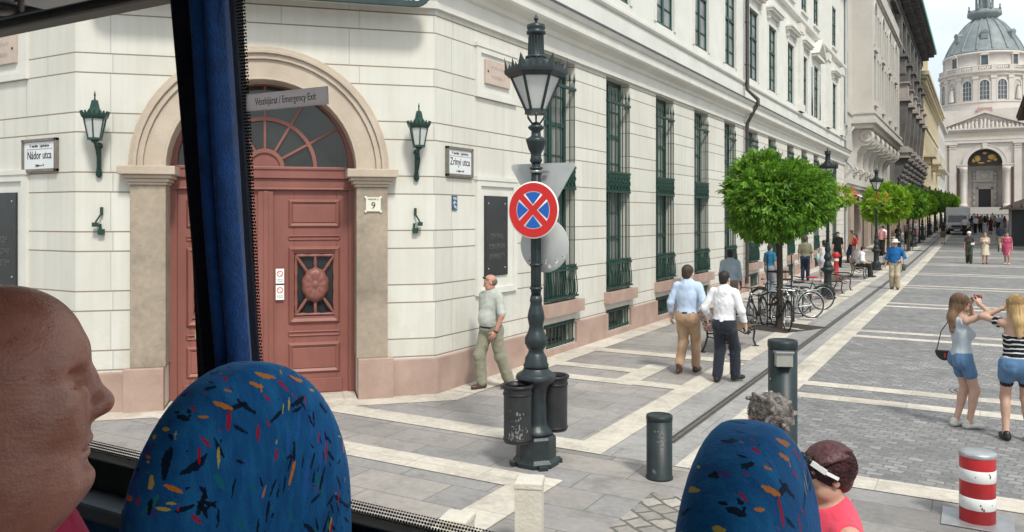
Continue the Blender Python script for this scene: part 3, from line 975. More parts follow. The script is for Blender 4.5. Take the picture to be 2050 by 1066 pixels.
# ------------------------------------------------------------------ plaques, street signs and lanterns on the palace (things of their own)
RX = Matrix.Rotation(R(90), 4, 'X')
m_blackstone = mat('polished_black_granite', (0.016, 0.018, 0.019), 0.22, 0.4, 14, spec=0.5)
m_engrave = mat('dull_engraving', (0.10, 0.10, 0.095), 0.6, 0.1)
m_pink = mat('pink_marble', (0.50, 0.40, 0.34), 0.5, 0.1, 5)
for M0, x0, lines, lab in ((M_rt, 1.375, ('CENTRAL', 'EUROPEAN', 'UNIVERSITY'), 'tall black university plaque in a cream panel beside the lamp post'),
                           (M_left, -2.12, ('KÖZÉP', 'EURÓPAI', 'EGYETEM'), 'tall black university plaque at the left edge under the marble tablet')):
    t = MB(); t.box(x0, x0 + 0.745, -0.045, -0.015, 1.69, 3.05)
    p = t.build('black_plaque', m_blackstone, None, M0, bevel=0.004)
    tag(p, lab, 'plaque', 'black plaques beside the door')
    for i, s in enumerate(lines):
        text(s, 0.125, m_engrave, p, M0 @ Matrix.Translation((x0 + 0.37, -0.0475, 2.36 - 0.17 * i)) @ RX, 0.8)
    t = MB()
    for x in (x0 + 0.1, x0 + 0.645):
        for z in (1.82, 2.92): t.ball((x, -0.047, z), (0.016, 0.01, 0.016), 8)
    t.build('screw', m_steel, p, M0)
for M0, x0, lab in ((M_rt, 1.38, 'pale pink marble tablet in the panel above the black plaque by the lamp'), (M_left, -2.18, 'pale marble tablet at the left edge above the street sign')):
    t = MB(); t.box(x0, x0 + 0.8, -0.06, -0.015, 4.93, 5.34)
    p = t.build('marble_tablet', m_pink, None, M0, bevel=0.006)
    tag(p, lab, 'plaque', 'marble tablets above the plaques')
    m_faint = mat('worn_engraving', (0.36, 0.28, 0.24), 0.7, 0.1)
    t = MB(); rr = random.Random(3)          # worn, unreadable engraving
    for z, h, q in ((5.19, 0.055, 0.24), (5.035, 0.055, 0.22)):
        x = x0 + 0.4 - q
        while x < x0 + 0.4 + q:
            d = rr.choice((0.018, 0.026, 0.03))
            t.bar((x, -0.0605, z), (x + rr.choice((0, 0, 0.012)), -0.0605, z + h), 0.006, 0.003)
            if rr.random() < 0.5: t.bar((x, -0.0605, z + rr.choice((0, h * .5, h))), (x + d * .7, -0.0605, z + rr.choice((0, h * .5, h))), 0.006, 0.003)
            x += d
    t.build('worn_engraving', m_faint, p, M0)
    t = MB()
    for x in (x0 + 0.06, x0 + 0.74): t.ball((x, -0.061, 5.14), (0.018, 0.012, 0.022), 8)
    t.build('screw', m_black, p, M0)

m_enamel = mat('white_enamel_plate', (0.66, 0.67, 0.67), 0.35, 0.06)
m_frame_w = mat('weathered_grey_frame', (0.17, 0.15, 0.13), 0.7, 0.2, 12)
for M0, x0, x1, nm, num, lab in ((M_left, -1.22, -0.38, 'Nádor utca', '13        9', 'white street sign reading Nádor utca in a brown frame'),
                                 (M_rt, 0.26, 1.0, 'Zrínyi utca', '1        14', 'white street sign reading Zrínyi utca in a grey frame')):
    t = MB(); z0, z1 = 3.33, 3.80
    for (a, b, c, d) in ((x0, x1, z0, z0 + 0.045), (x0, x1, z1 - 0.045, z1), (x0, x0 + 0.045, z0, z1), (x1 - 0.045, x1, z0, z1)): t.box(a, b, -0.055, 0.0, c, d)
    p = t.build('street_sign', m_frame_w, None, M0, bevel=0.006)
    tag(p, lab, 'sign', 'street name signs on the corner')
    t = MB(); t.box(x0 + 0.04, x1 - 0.04, -0.035, -0.005, z0 + 0.04, z1 - 0.04); t.build('plate', m_enamel, p, M0)
    xc = (x0 + x1) / 2
    text(nm, 0.165, m_ink, p, M0 @ Matrix.Translation((xc, -0.0365, 3.565)) @ RX, 0.78)
    text('V. kerület   Lipótváros', 0.062, m_ink, p, M0 @ Matrix.Translation((xc, -0.0365, 3.70)) @ RX, 0.85)
    text(num, 0.06, m_ink, p, M0 @ Matrix.Translation((xc, -0.0365, 3.42)) @ RX, 1.0)
    t = MB(); sgn = -1 if nm[0] == 'N' else -1
    t.prism([(xc + 0.07, 3.416), (xc + 0.07, 3.424), (xc - 0.02, 3.427), (xc - 0.02, 3.44), (xc - 0.08, 3.42), (xc - 0.02, 3.40), (xc - 0.02, 3.413)][::-1], -0.0385, -0.0352)
    t.box(xc - 0.32, xc + 0.32, -0.0375, -0.0352, 3.652, 3.656)
    t.build('arrow', m_ink, p, M0)

t = MB(); t.box(3.915, 4.135, -0.115, -0.09, 2.775, 2.985)
for x in (3.915, 4.135):
    for z in (2.775, 2.985): t.lathe([(0.02, 0), (0.02, 0.02), (0, 0.02)], 10, T=M_ch.inverted() @ M_ch @ Matrix.Translation((x, -0.093, z)) @ Matrix.Rotation(R(90), 4, 'X'))
p = t.build('house_number', mat('ivory_enamel', (0.68, 0.65, 0.55), 0.4, 0.05), None, M_ch, bevel=0.004)
tag(p, 'ivory house number 9 on the right door pilaster', 'sign')
text('9', 0.14, m_ink, p, M_ch @ Matrix.Translation((4.025, -0.1165, 2.86)) @ RX, 1.0)
text('NÁDOR U.', 0.034, m_ink, p, M_ch @ Matrix.Translation((4.025, -0.1165, 2.955)) @ RX, 1.0)
t = MB(); t.box(0.44, 0.575, -0.02, 0, 2.80, 3.03)
p = t.build('utility_sign', mat('blue_enamel', (0.035, 0.09, 0.17), 0.4, 0.1), None, M_rt, bevel=0.003)
tag(p, 'small blue enamel utility sign with white figures under a street sign', 'sign')
t = MB()
for z, x, wd_ in ((2.99, 0.48, 0.03), (2.985, 0.53, 0.02), (2.93, 0.5, 0.05), (2.91, 0.475, 0.02), (2.86, 0.5, 0.03), (2.845, 0.53, 0.03)):
    t.ring(x, z, 0.008, 0.018, -0.0225, -0.019, 0, 300, 10); t.box(x, x + wd_, -0.0225, -0.019, z - 0.02, z - 0.012)
t.build('worn_figures', m_white, p, M_rt)

# dark name board over the portal, mostly above the frame of the photograph
t = MB()
po = []
for (ccx, ccz, a0) in ((0.5, 6.0, 180), (4.60, 6.0, 270), (4.60, 6.12, 0), (0.5, 6.12, 90)):
    for k in range(7):
        a = R(a0 + 15 * k); po.append((ccx + 0.24 * math.cos(a), ccz + 0.24 * math.sin(a)))
t.prism(po, -0.47, -0.43)
p = t.build('name_board', mat('dark_green_board', (0.02, 0.045, 0.045), 0.4, 0.2), None, M_ch, bevel=0.01)
tag(p, 'long dark green name board with rounded ends above the portal', 'sign')
text('REIS', 0.27, mat('pale_letter', (0.6, 0.58, 0.52), 0.5), p, M_ch @ Matrix.Translation((4.68, -0.472, 5.93)) @ RX, 0.95, align='RIGHT')
t = MB()
for x in (0.8, 2.4, 4.2): t.box(x, x + 0.05, -0.43, -0.05, 6.05, 6.09)
t.build('board_bracket', m_iron, p, M_ch)


def wall_lantern(loc_s, lab):
    t = thing('wall_lantern', lab, 'lantern', tuple(M_ch @ Vector((loc_s, 0, 3.25))), a45, 'green lanterns beside the door')
    w = MB()     # wall stem and scroll, local: x right, -y out of the wall
    w.path([(0, -0.02, -0.02), (0, -0.03, 0.02), (0, -0.035, 0.12), (0, -0.03, 0.46)], [0.008, 0.045, 0.03, 0.03], 8)
    w.path([(0, -0.03, 0.08), (0.01, -0.13, 0.18), (0.02, -0.2, 0.3), (0.0, -0.22, 0.40), (0, -0.26, 0.45)], 0.016, 6)
    w.path([(0, -0.03, 0.4), (0, -0.26, 0.44)], 0.02, 6)
    w.ball((0, -0.02, 0.42), 0.05, 8)
    for k in range(9):
        a = R(40 * k)
    w.path([(0, -0.12 + 0.05 * math.cos(R(40 * k)), 0.33 + 0.05 * math.sin(R(40 * k))) for k in range(9)], 0.011, 6)
    w.lathe([(0.02, 0.44), (0.05, 0.46), (0.05, 0.475), (0.02, 0.5)], 10, (0, -0.27, 0))
    w.build('bracket', m_green, t)
    cy = -0.27; n = 6; w = MB()
    rb, rt, zb, zt = 0.085, 0.145, 0.50, 0.78
    for k in range(n):
        a = 2 * math.pi * (k + .5) / n
        w.bar((rb * math.cos(a), cy + rb * math.sin(a), zb), (rt * math.cos(a), cy + rt * math.sin(a), zt), 0.016)
    w.lathe([(0.0, zb - 0.02), (rb + 0.015, zb - 0.02), (rb + 0.012, zb + 0.01)], n, (0, cy, 0), math.pi / n, False)
    w.lathe([(rt + 0.005, zt - 0.02), (rt + 0.035, zt + 0.02), (rt + 0.035, zt + 0.05), (rt - 0.03, zt + 0.055), (0.065, zt + 0.13), (0.045, zt + 0.22), (0.04, zt + 0.235), (0.0, zt + 0.24)], n, (0, cy, 0), math.pi / n, False)
    for k in range(18):
        a = 2 * math.pi * k / 18
        w.bar((0.165 * math.cos(a), cy + 0.165 * math.sin(a), zt + 0.04), (0.175 * math.cos(a), cy + 0.175 * math.sin(a), zt + 0.085), 0.02)
    w.path([(0, cy, zt + 0.23), (0, cy, zt + 0.28), (0, cy, zt + 0.30), (0, cy, zt + 0.36)], [0.015, 0.008, 0.014, 0.003], 6)
    w.build('lantern_frame', m_green, t)
    w = MB(); w.lathe([(rb - 0.006, zb), (rt - 0.008, zt)], n, (0, cy, 0), math.pi / n, False); w.build('lantern_glass', m_frost, t)
    return t


wl = wall_lantern(0.30, 'green wall lantern left of the arched door near the Nádor utca sign')
t2 = dup(wl, tuple(M_ch @ Vector((4.68, 0, 3.25))), a45, 'green wall lantern right of the arched door near the Zrínyi utca sign')
for s, lab in ((0.33, 'pair of small dark green hooks on the wall left of the door'), (4.66, 'pair of small dark green hooks on the wall right of the door')):
    t = MB()
    t.box(s - 0.015, s + 0.02, -0.05, 0, 2.72, 2.83); t.bar((s, -0.04, 2.74), (s + 0.06 * (1 if s > 1 else -1), -0.10, 2.62), 0.02); t.box(s + (0.03 if s > 1 else -0.10), s + (0.10 if s > 1 else -0.03), -0.13, -0.06, 2.56, 2.62)
    t.box(s - 0.04, s + 0.04, -0.07, 0, 2.45, 2.53); t.box(s - 0.03, s, -0.05, 0, 2.53, 2.60)
    tag(t.build('wall_hook', m_green, None, M_ch, bevel=0.004), lab, 'hook', 'wall hooks beside the door')

# ------------------------------------------------------------------ street lamps (cast iron, six-sided lantern)
def street_lamp(loc, label, far=False):
    t = thing('street_lamp', label, 'street lamp', loc, 0, 'cast iron lamps along the street')
    mi = m_iron if not far else m_iron_far
    n = 24 if not far else 14
    def drop(w):                    # the shaft and lantern sit a little lower than first drawn
        w.v = [(x, y, z if z < 1.9 else z - 0.22 * min(1, (z - 1.9) / 1.6)) for x, y, z in w.v]
    w = MB()
    w.lathe([(0.25, 0.0), (0.255, 0.05), (0.22, 0.09), (0.22, 0.30), (0.20, 0.33)], 8, (0, 0, 0), math.pi / 8, False)
    for k in range(4):
        a = math.pi / 4 + k * math.pi / 2
        w.box(-0.05, 0.05, -0.05, 0.05, 0, 0.05, T=Matrix.Rotation(a, 4, 'Z') @ Matrix.Translation((0.24, 0, 0)))
    w.lathe([(0.17, 0.33), (0.18, 0.35), (0.165, 0.39), (0.13, 0.42), (0.122, 0.46), (0.112, 0.70), (0.118, 0.79), (0.14, 0.86), (0.20, 0.91), (0.225, 0.94), (0.215, 0.98), (0.15, 1.02), (0.135, 1.05)], n)
    w.build('base', mi, t, None, 0.006 if not far else 0)
    w = MB()
    w.lathe([(0.135, 1.05), (0.14, 1.08), (0.125, 1.11), (0.12, 1.16), (0.095, 1.20), (0.08, 1.24), (0.10, 1.27), (0.125, 1.32), (0.122, 1.38), (0.09, 1.44), (0.075, 1.50), (0.085, 1.55), (0.095, 1.60), (0.085, 1.66), (0.068, 1.72), (0.062, 1.76), (0.07, 1.78), (0.066, 1.80), (0.060, 1.84)], n)
    fl = []
    for (r_, z) in ((0.054, 1.84), (0.052, 2.18), (0.049, 2.9), (0.046, 3.50)): fl.append((r_, z))
    w.lathe(fl, n)
    if not far:
        for k in range(12):
            a = 2 * math.pi * k / 12
            w.path([(0.052 * math.cos(a), 0.052 * math.sin(a), 1.88), (0.050 * math.cos(a), 0.050 * math.sin(a), 2.6), (0.045 * math.cos(a), 0.045 * math.sin(a), 3.46)], 0.006, 5)
    for z in (1.92, 2.22, 3.02, 3.44): w.lathe([(0.055, z - 0.02), (0.072, z - 0.008), (0.072, z + 0.008), (0.055, z + 0.02)], n)
    w.lathe([(0.052, 3.50), (0.07, 3.53), (0.06, 3.56), (0.055, 3.60), (0.085, 3.66), (0.105, 3.73), (0.115, 3.76), (0.085, 3.78), (0.055, 3.80), (0.05, 3.85), (0.085, 3.88), (0.09, 3.90), (0.06, 3.92), (0.03, 3.95)], n)
    drop(w); w.build('post', mi, t)
    w = MB()
    for k in range(6):
        a = 2 * math.pi * k / 6
        c_, s_ = math.cos(a), math.sin(a)
        w.path([(0.03 * c_, 0.03 * s_, 3.92), (0.06 * c_, 0.06 * s_, 3.95), (0.10 * c_, 0.10 * s_, 4.0), (0.105 * c_, 0.105 * s_, 4.045), (0.08 * c_, 0.08 * s_, 4.06), (0.07 * c_, 0.07 * s_, 4.03)], 0.009, 6)
    drop(w); w.build('scroll_collar', mi, t)
    rb, rt, zb, zt = 0.105, 0.275, 4.06, 4.44
    w = MB()
    for k in range(6):
        a = math.pi / 6 + 2 * math.pi * k / 6
        w.bar((rb * math.cos(a), rb * math.sin(a), zb), (rt * math.cos(a), rt * math.sin(a), zt), 0.022)
    w.lathe([(0.03, zb - 0.03), (rb + 0.02, zb - 0.025), (rb + 0.015, zb + 0.03), (rb - 0.02, zb + 0.03)], 6, (0, 0, 0), math.pi / 6, False)
    w.lathe([(rt - 0.01, zt - 0.01), (rt + 0.02, zt - 0.005), (rt + 0.07, zt + 0.035), (rt + 0.075, zt + 0.07), (rt + 0.03, zt + 0.085), (0.27, zt + 0.09), (0.16, zt + 0.18), (0.11, zt + 0.21), (0.10, zt + 0.215)], 6, (0, 0, 0), math.pi / 6, False)
    # pointed crown
    for k in range(6):
        a0 = math.pi / 6 + 2 * math.pi * k / 6; a1 = a0 + math.pi / 3
        A = Vector((math.cos(a0), math.sin(a0), 0)) * (rt + 0.055); B = Vector((math.cos(a1), math.sin(a1), 0)) * (rt + 0.055)
        m_ = 5
        for j in range(m_):
            p = A.lerp(B, j / m_); q = A.lerp(B, (j + 1) / m_); c_ = (p + q) / 2
            out = c_.normalized() * 0.012
            hgt = 0.15 if j in (0, 4) else (0.07 if j in (1, 3) else 0.12)
            z0 = zt + 0.07
            tip = (p if j == 0 else q if j == 4 else c_) * 1.05
            vs = [p + Vector((0, 0, z0)) - out, q + Vector((0, 0, z0)) - out, Vector((tip.x, tip.y, z0 + hgt)), p + Vector((0, 0, z0)) + out, q + Vector((0, 0, z0)) + out]
            w.add(vs, [(0, 1, 2), (4, 3, 2), (0, 2, 3), (1, 4, 2), (0, 3, 4, 1)], False)
    drop(w); w.build('lantern_frame', mi, t)
    w = MB(); w.lathe([(rb - 0.004, zb + 0.02), (rt - 0.012, zt)], 6, (0, 0, 0), math.pi / 6, False); drop(w); w.build('lantern_glass', m_frost, t)
    w = MB()
    w.lathe([(0.115, zt + 0.20), (0.12, zt + 0.225), (0.09, zt + 0.24), (0.085, zt + 0.25), (0.075, zt + 0.45), (0.085, zt + 0.46), (0.105, zt + 0.475), (0.105, zt + 0.50), (0.085, zt + 0.51), (0.10, zt + 0.53), (0.10, zt + 0.57), (0.02, zt + 0.60), (0.012, zt + 0.615)], n)
    if not far:
        for k in range(14):
            a = 2 * math.pi * k / 14
            w.path([(0.082 * math.cos(a), 0.082 * math.sin(a), zt + 0.25), (0.076 * math.cos(a), 0.076 * math.sin(a), zt + 0.45)], 0.009, 5)
    w.ball((0, 0, zt + 0.64), 0.026, 10); w.path([(0, 0, zt + 0.66), (0, 0, zt + 0.70)], [0.012, 0.002], 6)
    drop(w); w.build('chimney', mi, t)
    return t


LAMP = Vector((-4.20, 7.80, 0))
lamp0 = street_lamp(tuple(LAMP), 'nearest cast iron street lamp carrying the red and blue sign and two bins')
lampf = street_lamp((-4.28, 27.9, gz(27.9)), 'cast iron street lamp behind the parked bicycles, a flower basket on it', True)
lamp_ys = [27.9, 42.3, 54.5, 66.5, 78.5, 90.5, 103, 117, 132, 148, 166]
LN = ['', 'cast iron street lamp with flower basket beside the seated man', 'cast iron street lamp behind the man in the blue shirt', 'fourth lamp of the row down the street, before the dark stone house',
      'fifth lamp of the row down the street, among the trees', 'sixth lamp of the row down the street, beside the truck', 'seventh lamp of the row down the street, just past the truck', 'eighth lamp of the row, well past the truck', 'ninth lamp of the row, towards the church', 'tenth lamp of the row, towards the church steps', 'last small lamp of the row before the church steps']
for i, y in enumerate(lamp_ys):
    if i: dup(lampf, (-4.28 + random.uniform(-.05, .05), y, gz(y)), random.uniform(0, 1), LN[i])

# ---- signs fixed on the first lamp
m_red = mat('red_reflective_sheet', (0.56, 0.018, 0.016), 0.35, 0.06)
m_blue = mat('blue_reflective_sheet', (0.012, 0.10, 0.42), 0.35, 0.06)
Ms = Matrix.Translation((LAMP.x + 0.02, LAMP.y - 0.10, 2.77))
w = MB(); w.lathe([(0.0, -0.006), (0.305, -0.006), (0.31, 0.0), (0.305, 0.006), (0.0, 0.006)], 48, T=Ms @ RX)
sg = w.build('no_stopping_sign', m_white, None, Ms.inverted() @ Ms)
tag(sg, 'round red and blue no stopping sign with a red cross on the lamp post', 'sign')
w = MB(); w.ring(0, 0, 0.205, 0.295, -0.0095, -0.005, 0, 360, 56)
for a in (45, 135):
    c_, s_ = math.cos(R(a)), math.sin(R(a)); n_ = Vector((-s_, 0, c_)) * 0.034
    p = Vector((c_, -0.0095, s_)) * 1; A = Vector((c_ * .22, 0, s_ * .22)); 
    po = [(-A.x - n_.x, -A.z - n_.z), (A.x - n_.x, A.z - n_.z), (A.x + n_.x, A.z + n_.z), (-A.x + n_.x, -A.z + n_.z)]
    w.prism(po, -0.0093 if a == 45 else -0.0097, -0.0055)
w.build('red_ring_and_cross', m_red, sg, Ms)
w = MB()
for q in range(4):
    a0 = R(-45 + 90 * q); mid = R(90 * q)
    pts = []
    for k in range(17):
        a = a0 + R(90) * k / 16
        pts.append((0.197 * math.cos(a), 0.197 * math.sin(a)))
    # keep clear of the cross arms: shrink the wedge
    off = 0.042 * math.sqrt(2)
    ap = (off * math.cos(mid), off * math.sin(mid))
    keep = []
    for (x, z) in pts:
        d1 = abs((x - z) / math.sqrt(2)); d2 = abs((x + z) / math.sqrt(2))
        if d1 > 0.042 and d2 > 0.042: keep.append((x, z))
    w.prism([ap] + keep, -0.0085, -0.005)
w.build('blue_field', m_blue, sg, Ms)
w = MB()
for z in (-0.12, 0.12): w.lathe([(0.062, z - 0.015), (0.068, z - 0.015), (0.068, z + 0.015), (0.062, z + 0.015)], 16, (-0.02, 0.10, 0)); w.box(-0.03, 0.0, 0.0, 0.05, z - 0.015, z + 0.015)
w.build('sign_clamp', m_grey, sg, Ms)

Mt = Matrix.Translation((LAMP.x + 0.03, LAMP.y + 0.10, 3.03))
po = []
for (x, z, a0) in ((-0.36, 0.22, 90), (0.0, -0.36, 210), (0.36, 0.22, 330)):
    for k in range(7):
        a = R(a0 + 20 * k); po.append((x + 0.035 * math.cos(a), z + 0.035 * math.sin(a)))
w = MB(); w.prism(po, -0.006, 0.006)
sg2 = w.build('give_way_sign', m_signback, None, Mt); tag(sg2, 'grey back of a triangular give way sign high on the first lamp', 'sign')
w = MB()
for z in (0.16, -0.1): w.lathe([(0.058, z - 0.014), (0.066, z - 0.014), (0.066, z + 0.014), (0.058, z + 0.014)], 16, (-0.03, -0.10, 0)); w.box(-0.06, 0.0, -0.045, -0.006, z - 0.014, z + 0.014); w.box(0.03, 0.09, -0.05, -0.03, z - 0.012, z + 0.012)
w.build('sign_clamp', m_grey, sg2, Mt)
Mr = Matrix.Translation((LAMP.x + 0.05, LAMP.y + 0.10, 2.385))
w = MB(); w.lathe([(0.0, -0.006), (0.295, -0.006), (0.30, 0.0), (0.295, 0.006), (0.0, 0.006)], 48, T=Mr @ RX)
sg3 = w.build('round_sign', m_signback, None, I4); tag(sg3, 'grey back of a round road sign with torn stickers low on the first lamp', 'sign')
w = MB(); rr = random.Random(5)
for k in range(13):
    a = R(rr.uniform(205, 335)); q = rr.uniform(0.17, 0.27); s_ = rr.uniform(0.008, 0.026)
    x, z = q * math.cos(a), q * math.sin(a)
    w.prism([(x + s_ * rr.uniform(.5, 1.2) * math.cos(R(60 * i)), z + s_ * rr.uniform(.5, 1.4) * math.sin(R(60 * i))) for i in range(6)], -0.0075, -0.0055)
w.build('sticker_scraps', mat('torn_sticker_paper', (0.58, 0.58, 0.57), 0.8, 0.1), sg3, Mr)

# ---- litter bins on the first lamp
m_bin = mat('worn_black_bin', (0.016, 0.019, 0.021), 0.5, 0.5, 5, 0.1, 40, col2=(0.035, 0.04, 0.042))
m_rub = mat('scratched_white_marks', (0.17, 0.17, 0.165), 0.8, 0.5, 30)


def litter_bin(loc, rz, lab):
    t = thing('litter_bin', lab, 'litter bin', loc, rz, 'bins hung on the lamp')
    w = MB()
    w.lathe([(0.0, 0.0), (0.142, 0.0), (0.148, 0.01), (0.148, 0.05), (0.150, 0.56), (0.158, 0.575)], 28)
    w.build('shell', m_bin, t)
    w = MB(); w.lathe([(0.15, 0.575), (0.163, 0.575), (0.170, 0.59), (0.170, 0.61), (0.155, 0.615), (0.135, 0.60), (0.125, 0.50), (0.12, 0.40), (0.0, 0.40)], 28); w.build('rim', m_black, t)
    for z in (0.03, 0.51):
        pass
    w = MB(); w.lathe([(0.149, 0.02), (0.155, 0.025), (0.155, 0.045), (0.149, 0.05)], 28); w.lathe([(0.151, 0.50), (0.157, 0.505), (0.157, 0.525), (0.151, 0.53)], 28); w.build('hoop', m_black, t)
    w = MB(); w.box(-0.03, 0.03, 0.13, 0.20, 0.40, 0.45); w.box(-0.03, 0.03, 0.13, 0.20, 0.06, 0.11); w.box(-0.04, 0.04, 0.145, 0.155, 0.04, 0.47); w.build('hanger', m_black, t)
    return t


bz = 0.30
dirb = Vector((-0.50, -0.86, 0)).normalized()
b1 = litter_bin(tuple(LAMP + Vector((-0.07, -0.285, bz))), R(-14), 'black litter bin with pale scratches on the near side of the lamp')
b2 = dup(b1, tuple(LAMP + Vector((0.075, 0.285, bz + 0.02))), R(165), 'black litter bin on the far side of the lamp, half hidden')
w = MB(); rr = random.Random(11)
for k in range(60):
    a = R(rr.gauss(-45, 15)); z = 0.05 + abs(rr.gauss(0, 0.13))
    if z > 0.4: continue
    s_ = rr.uniform(0.004, 0.013)
    T = Matrix.Rotation(a, 4, 'Z') @ Matrix.Translation((0.1505, 0, z)) @ Matrix.Rotation(R(90), 4, 'Z')
    w.prism([(s_ * rr.uniform(.4, 1) * math.cos(R(60 * i)), 1.8 * s_ * rr.uniform(.4, 1) * math.sin(R(60 * i))) for i in range(6)], -0.0015, 0.0015, T)
w.build('scratches', m_rub, b1)

# ---- bollards and stone posts
m_bol = mat('dark_green_bollard_paint', (0.012, 0.022, 0.023), 0.45, 0.35, 5, 0.08, 50)


def bollard(loc, lab):
    t = thing('bollard', lab, 'bollard', loc)
    w = MB(); w.lathe([(0.14, 0), (0.14, 0.02), (0.132, 0.03), (0.132, 0.60), (0.0, 0.60)], 36); w.build('post', m_bol, t, None, 0)
    w = MB(); w.lathe([(0.132, 0.602), (0.136, 0.606), (0.136, 0.64), (0.130, 0.652), (0.116, 0.654), (0.112, 0.648), (0.0, 0.648)], 36); w.build('cap', m_bol, t)
    w = MB(); rr = random.Random(2)
    for (z, a, wd_, h_) in ((0.47, -62, 0.10, 0.02), (0.43, -58, 0.12, 0.012), (0.40, -70, 0.07, 0.02), (0.36, -55, 0.09, 0.010), (0.5, -80, 0.05, 0.02), (0.1, -95, 0.03, 0.06), (0.04, -60, 0.012, 0.012)):
        for k in range(5):
            T = Matrix.Rotation(R(a + rr.uniform(-12, 12)), 4, 'Z') @ Matrix.Translation((0.1325, 0, z + rr.uniform(-.012, .012))) @ Matrix.Rotation(R(90), 4, 'Z')
            w.prism([(wd_ * 0.22 * rr.uniform(.5, 1) * math.cos(R(60 * i)), h_ * 0.5 * rr.uniform(.4, 1) * math.sin(R(60 * i))) for i in range(6)], -0.0012, 0.001, T)
    w.build('scuffs', mat('grey_scuff', (0.13, 0.14, 0.14), 0.8, 0.3, 30), t)
    return t


bollard(tuple(gpt(1320, 957)), 'short dark green bollard with grey scuffs and a flat cap')
t = thing('bollard', 'tall dark green bollard carrying a metal box, behind the seat', 'bollard', (-1.78, 8.72, 0))
w = MB(); w.lathe([(0.15, 0), (0.15, 0.02), (0.146, 0.03), (0.146, 1.34)], 36); w.build('post', m_bol, t)
w = MB(); w.lathe([(0.14, 1.335), (0.149, 1.335), (0.152, 1.345), (0.152, 1.40), (0.145, 1.415), (0.128, 1.418), (0.122, 1.41), (0, 1.41)], 36); w.build('cap', m_bol, t)
Tb = Matrix.Rotation(R(24), 4, 'Z')
w = MB(); w.box(-0.105, 0.06, -0.20, -0.10, 1.17, 1.30, T=Tb); w.build('metal_box', mat('brushed_box_metal', (0.36, 0.35, 0.32), 0.4, 0.12, metal=0.4), t, None, 0.004)
w = MB(); w.prism([(-0.115, 1.30), (0.07, 1.30), (0.07, 1.325), (-0.115, 1.325)], -0.215, -0.09, Tb); w.build('box_lid', m_grey, t, None, 0.004)
w = MB(); w.ball((-0.10, -0.108, 1.02), 0.009, 6); w.ball((0.02, -0.146, 0.7), 0.009, 6); w.build('bolt', m_steel, t)
# red and white striped bollard
m_rb = mat('red_bollard_band', (0.47, 0.022, 0.028), 0.45, 0.12, 8)
m_wb = mat('chipped_white_band', (0.66, 0.66, 0.65), 0.5, 0.08, 8)
pb = gpt(1962, 1038); pb = Vector((-0.02, 8.27, 0))
t = thing('striped_bollard', 'red and white striped bollard on a metal plate in the carriageway', 'bollard', tuple(pb))
w = MB(); w.lathe([(0.0, 0), (0.143, 0), (0.143, 0.585), (0.143, 0.60)], 40); w.build('post', m_rb, t)
for z in (0.135, 0.375):
    w = MB(); w.lathe([(0.1432, z), (0.1452, z + 0.002), (0.1452, z + 0.103), (0.1432, z + 0.105)], 40); w.build('white_band', m_wb, t)
w = MB(); w.lathe([(0.1452, 0.585), (0.149, 0.59), (0.149, 0.615), (0.142, 0.625), (0.09, 0.632), (0.0, 0.634)], 40)
w.build('cap', m_steel, t)
w = MB(); w.box(-0.28, 0.28, -0.24, 0.24, 0.0085, 0.018); w.build('base_plate', m_steel, t, None, 0.003)
w = MB(); rr = random.Random(9)
for (a, z, s_) in ((-75, 0.16, 0.012), (-80, 0.19, 0.01), (-48, 0.44, 0.014), (-52, 0.46, 0.008), (-95, 0.43, 0.008), (-70, 0.145, 0.012), (-40, 0.19, 0.006)):
    T = Matrix.Rotation(R(a), 4, 'Z') @ Matrix.Translation((0.1455, 0, z)) @ Matrix.Rotation(R(90), 4, 'Z')
    w.prism([(s_ * rr.uniform(.4, 1) * math.cos(R(60 * i)), s_ * rr.uniform(.5, 1.6) * math.sin(R(60 * i))) for i in range(6)], -0.001, 0.001, T)
w.build('chips', mat('dark_chip', (0.12, 0.08, 0.08), 0.7), t)

m_post = mat('pale_limestone', (0.56, 0.52, 0.45), 0.85, 0.1, 6, 0.4, 30)


def stone_post(loc, hgt, wd_, rz, lab):
    w = MB()
    a = wd_ / 2
    w.lathe([(a * 1.35, 0), (a * 1.32, hgt - 0.06), (a * 1.41, hgt - 0.055), (a * 1.41, hgt - 0.015), (a * 1.25, hgt), (0, hgt + 0.004)], 4, (0, 0, 0), math.pi / 4, False)
    M = Matrix.Translation(loc) @ Matrix.Rotation(rz, 4, 'Z')
    o = w.build('stone_post', m_post, None, M, 0.008)
    tag(o, lab, 'stone post')


p = at_depth(1060, 960, 6.45); stone_post((p.x, p.y, 0), 0.62, 0.225, R(22), 'square pale limestone post standing in front of the lamp base')
p = at_depth(915, 1030, 6.3); stone_post((p.x, p.y, 0), 0.385, 0.23, R(12), 'low pale stone post just above the window sill of the bus')


# ---- benches: cast iron ends with scrolls, wooden slats
m_slat = mat('weathered_brown_slats', (0.115, 0.07, 0.048), 0.6, 0.25, 6, 0.2, 40, stretch=(20, 1, 20))
m_bench = mat('black_bench_iron', (0.014, 0.016, 0.017), 0.45, 0.3)


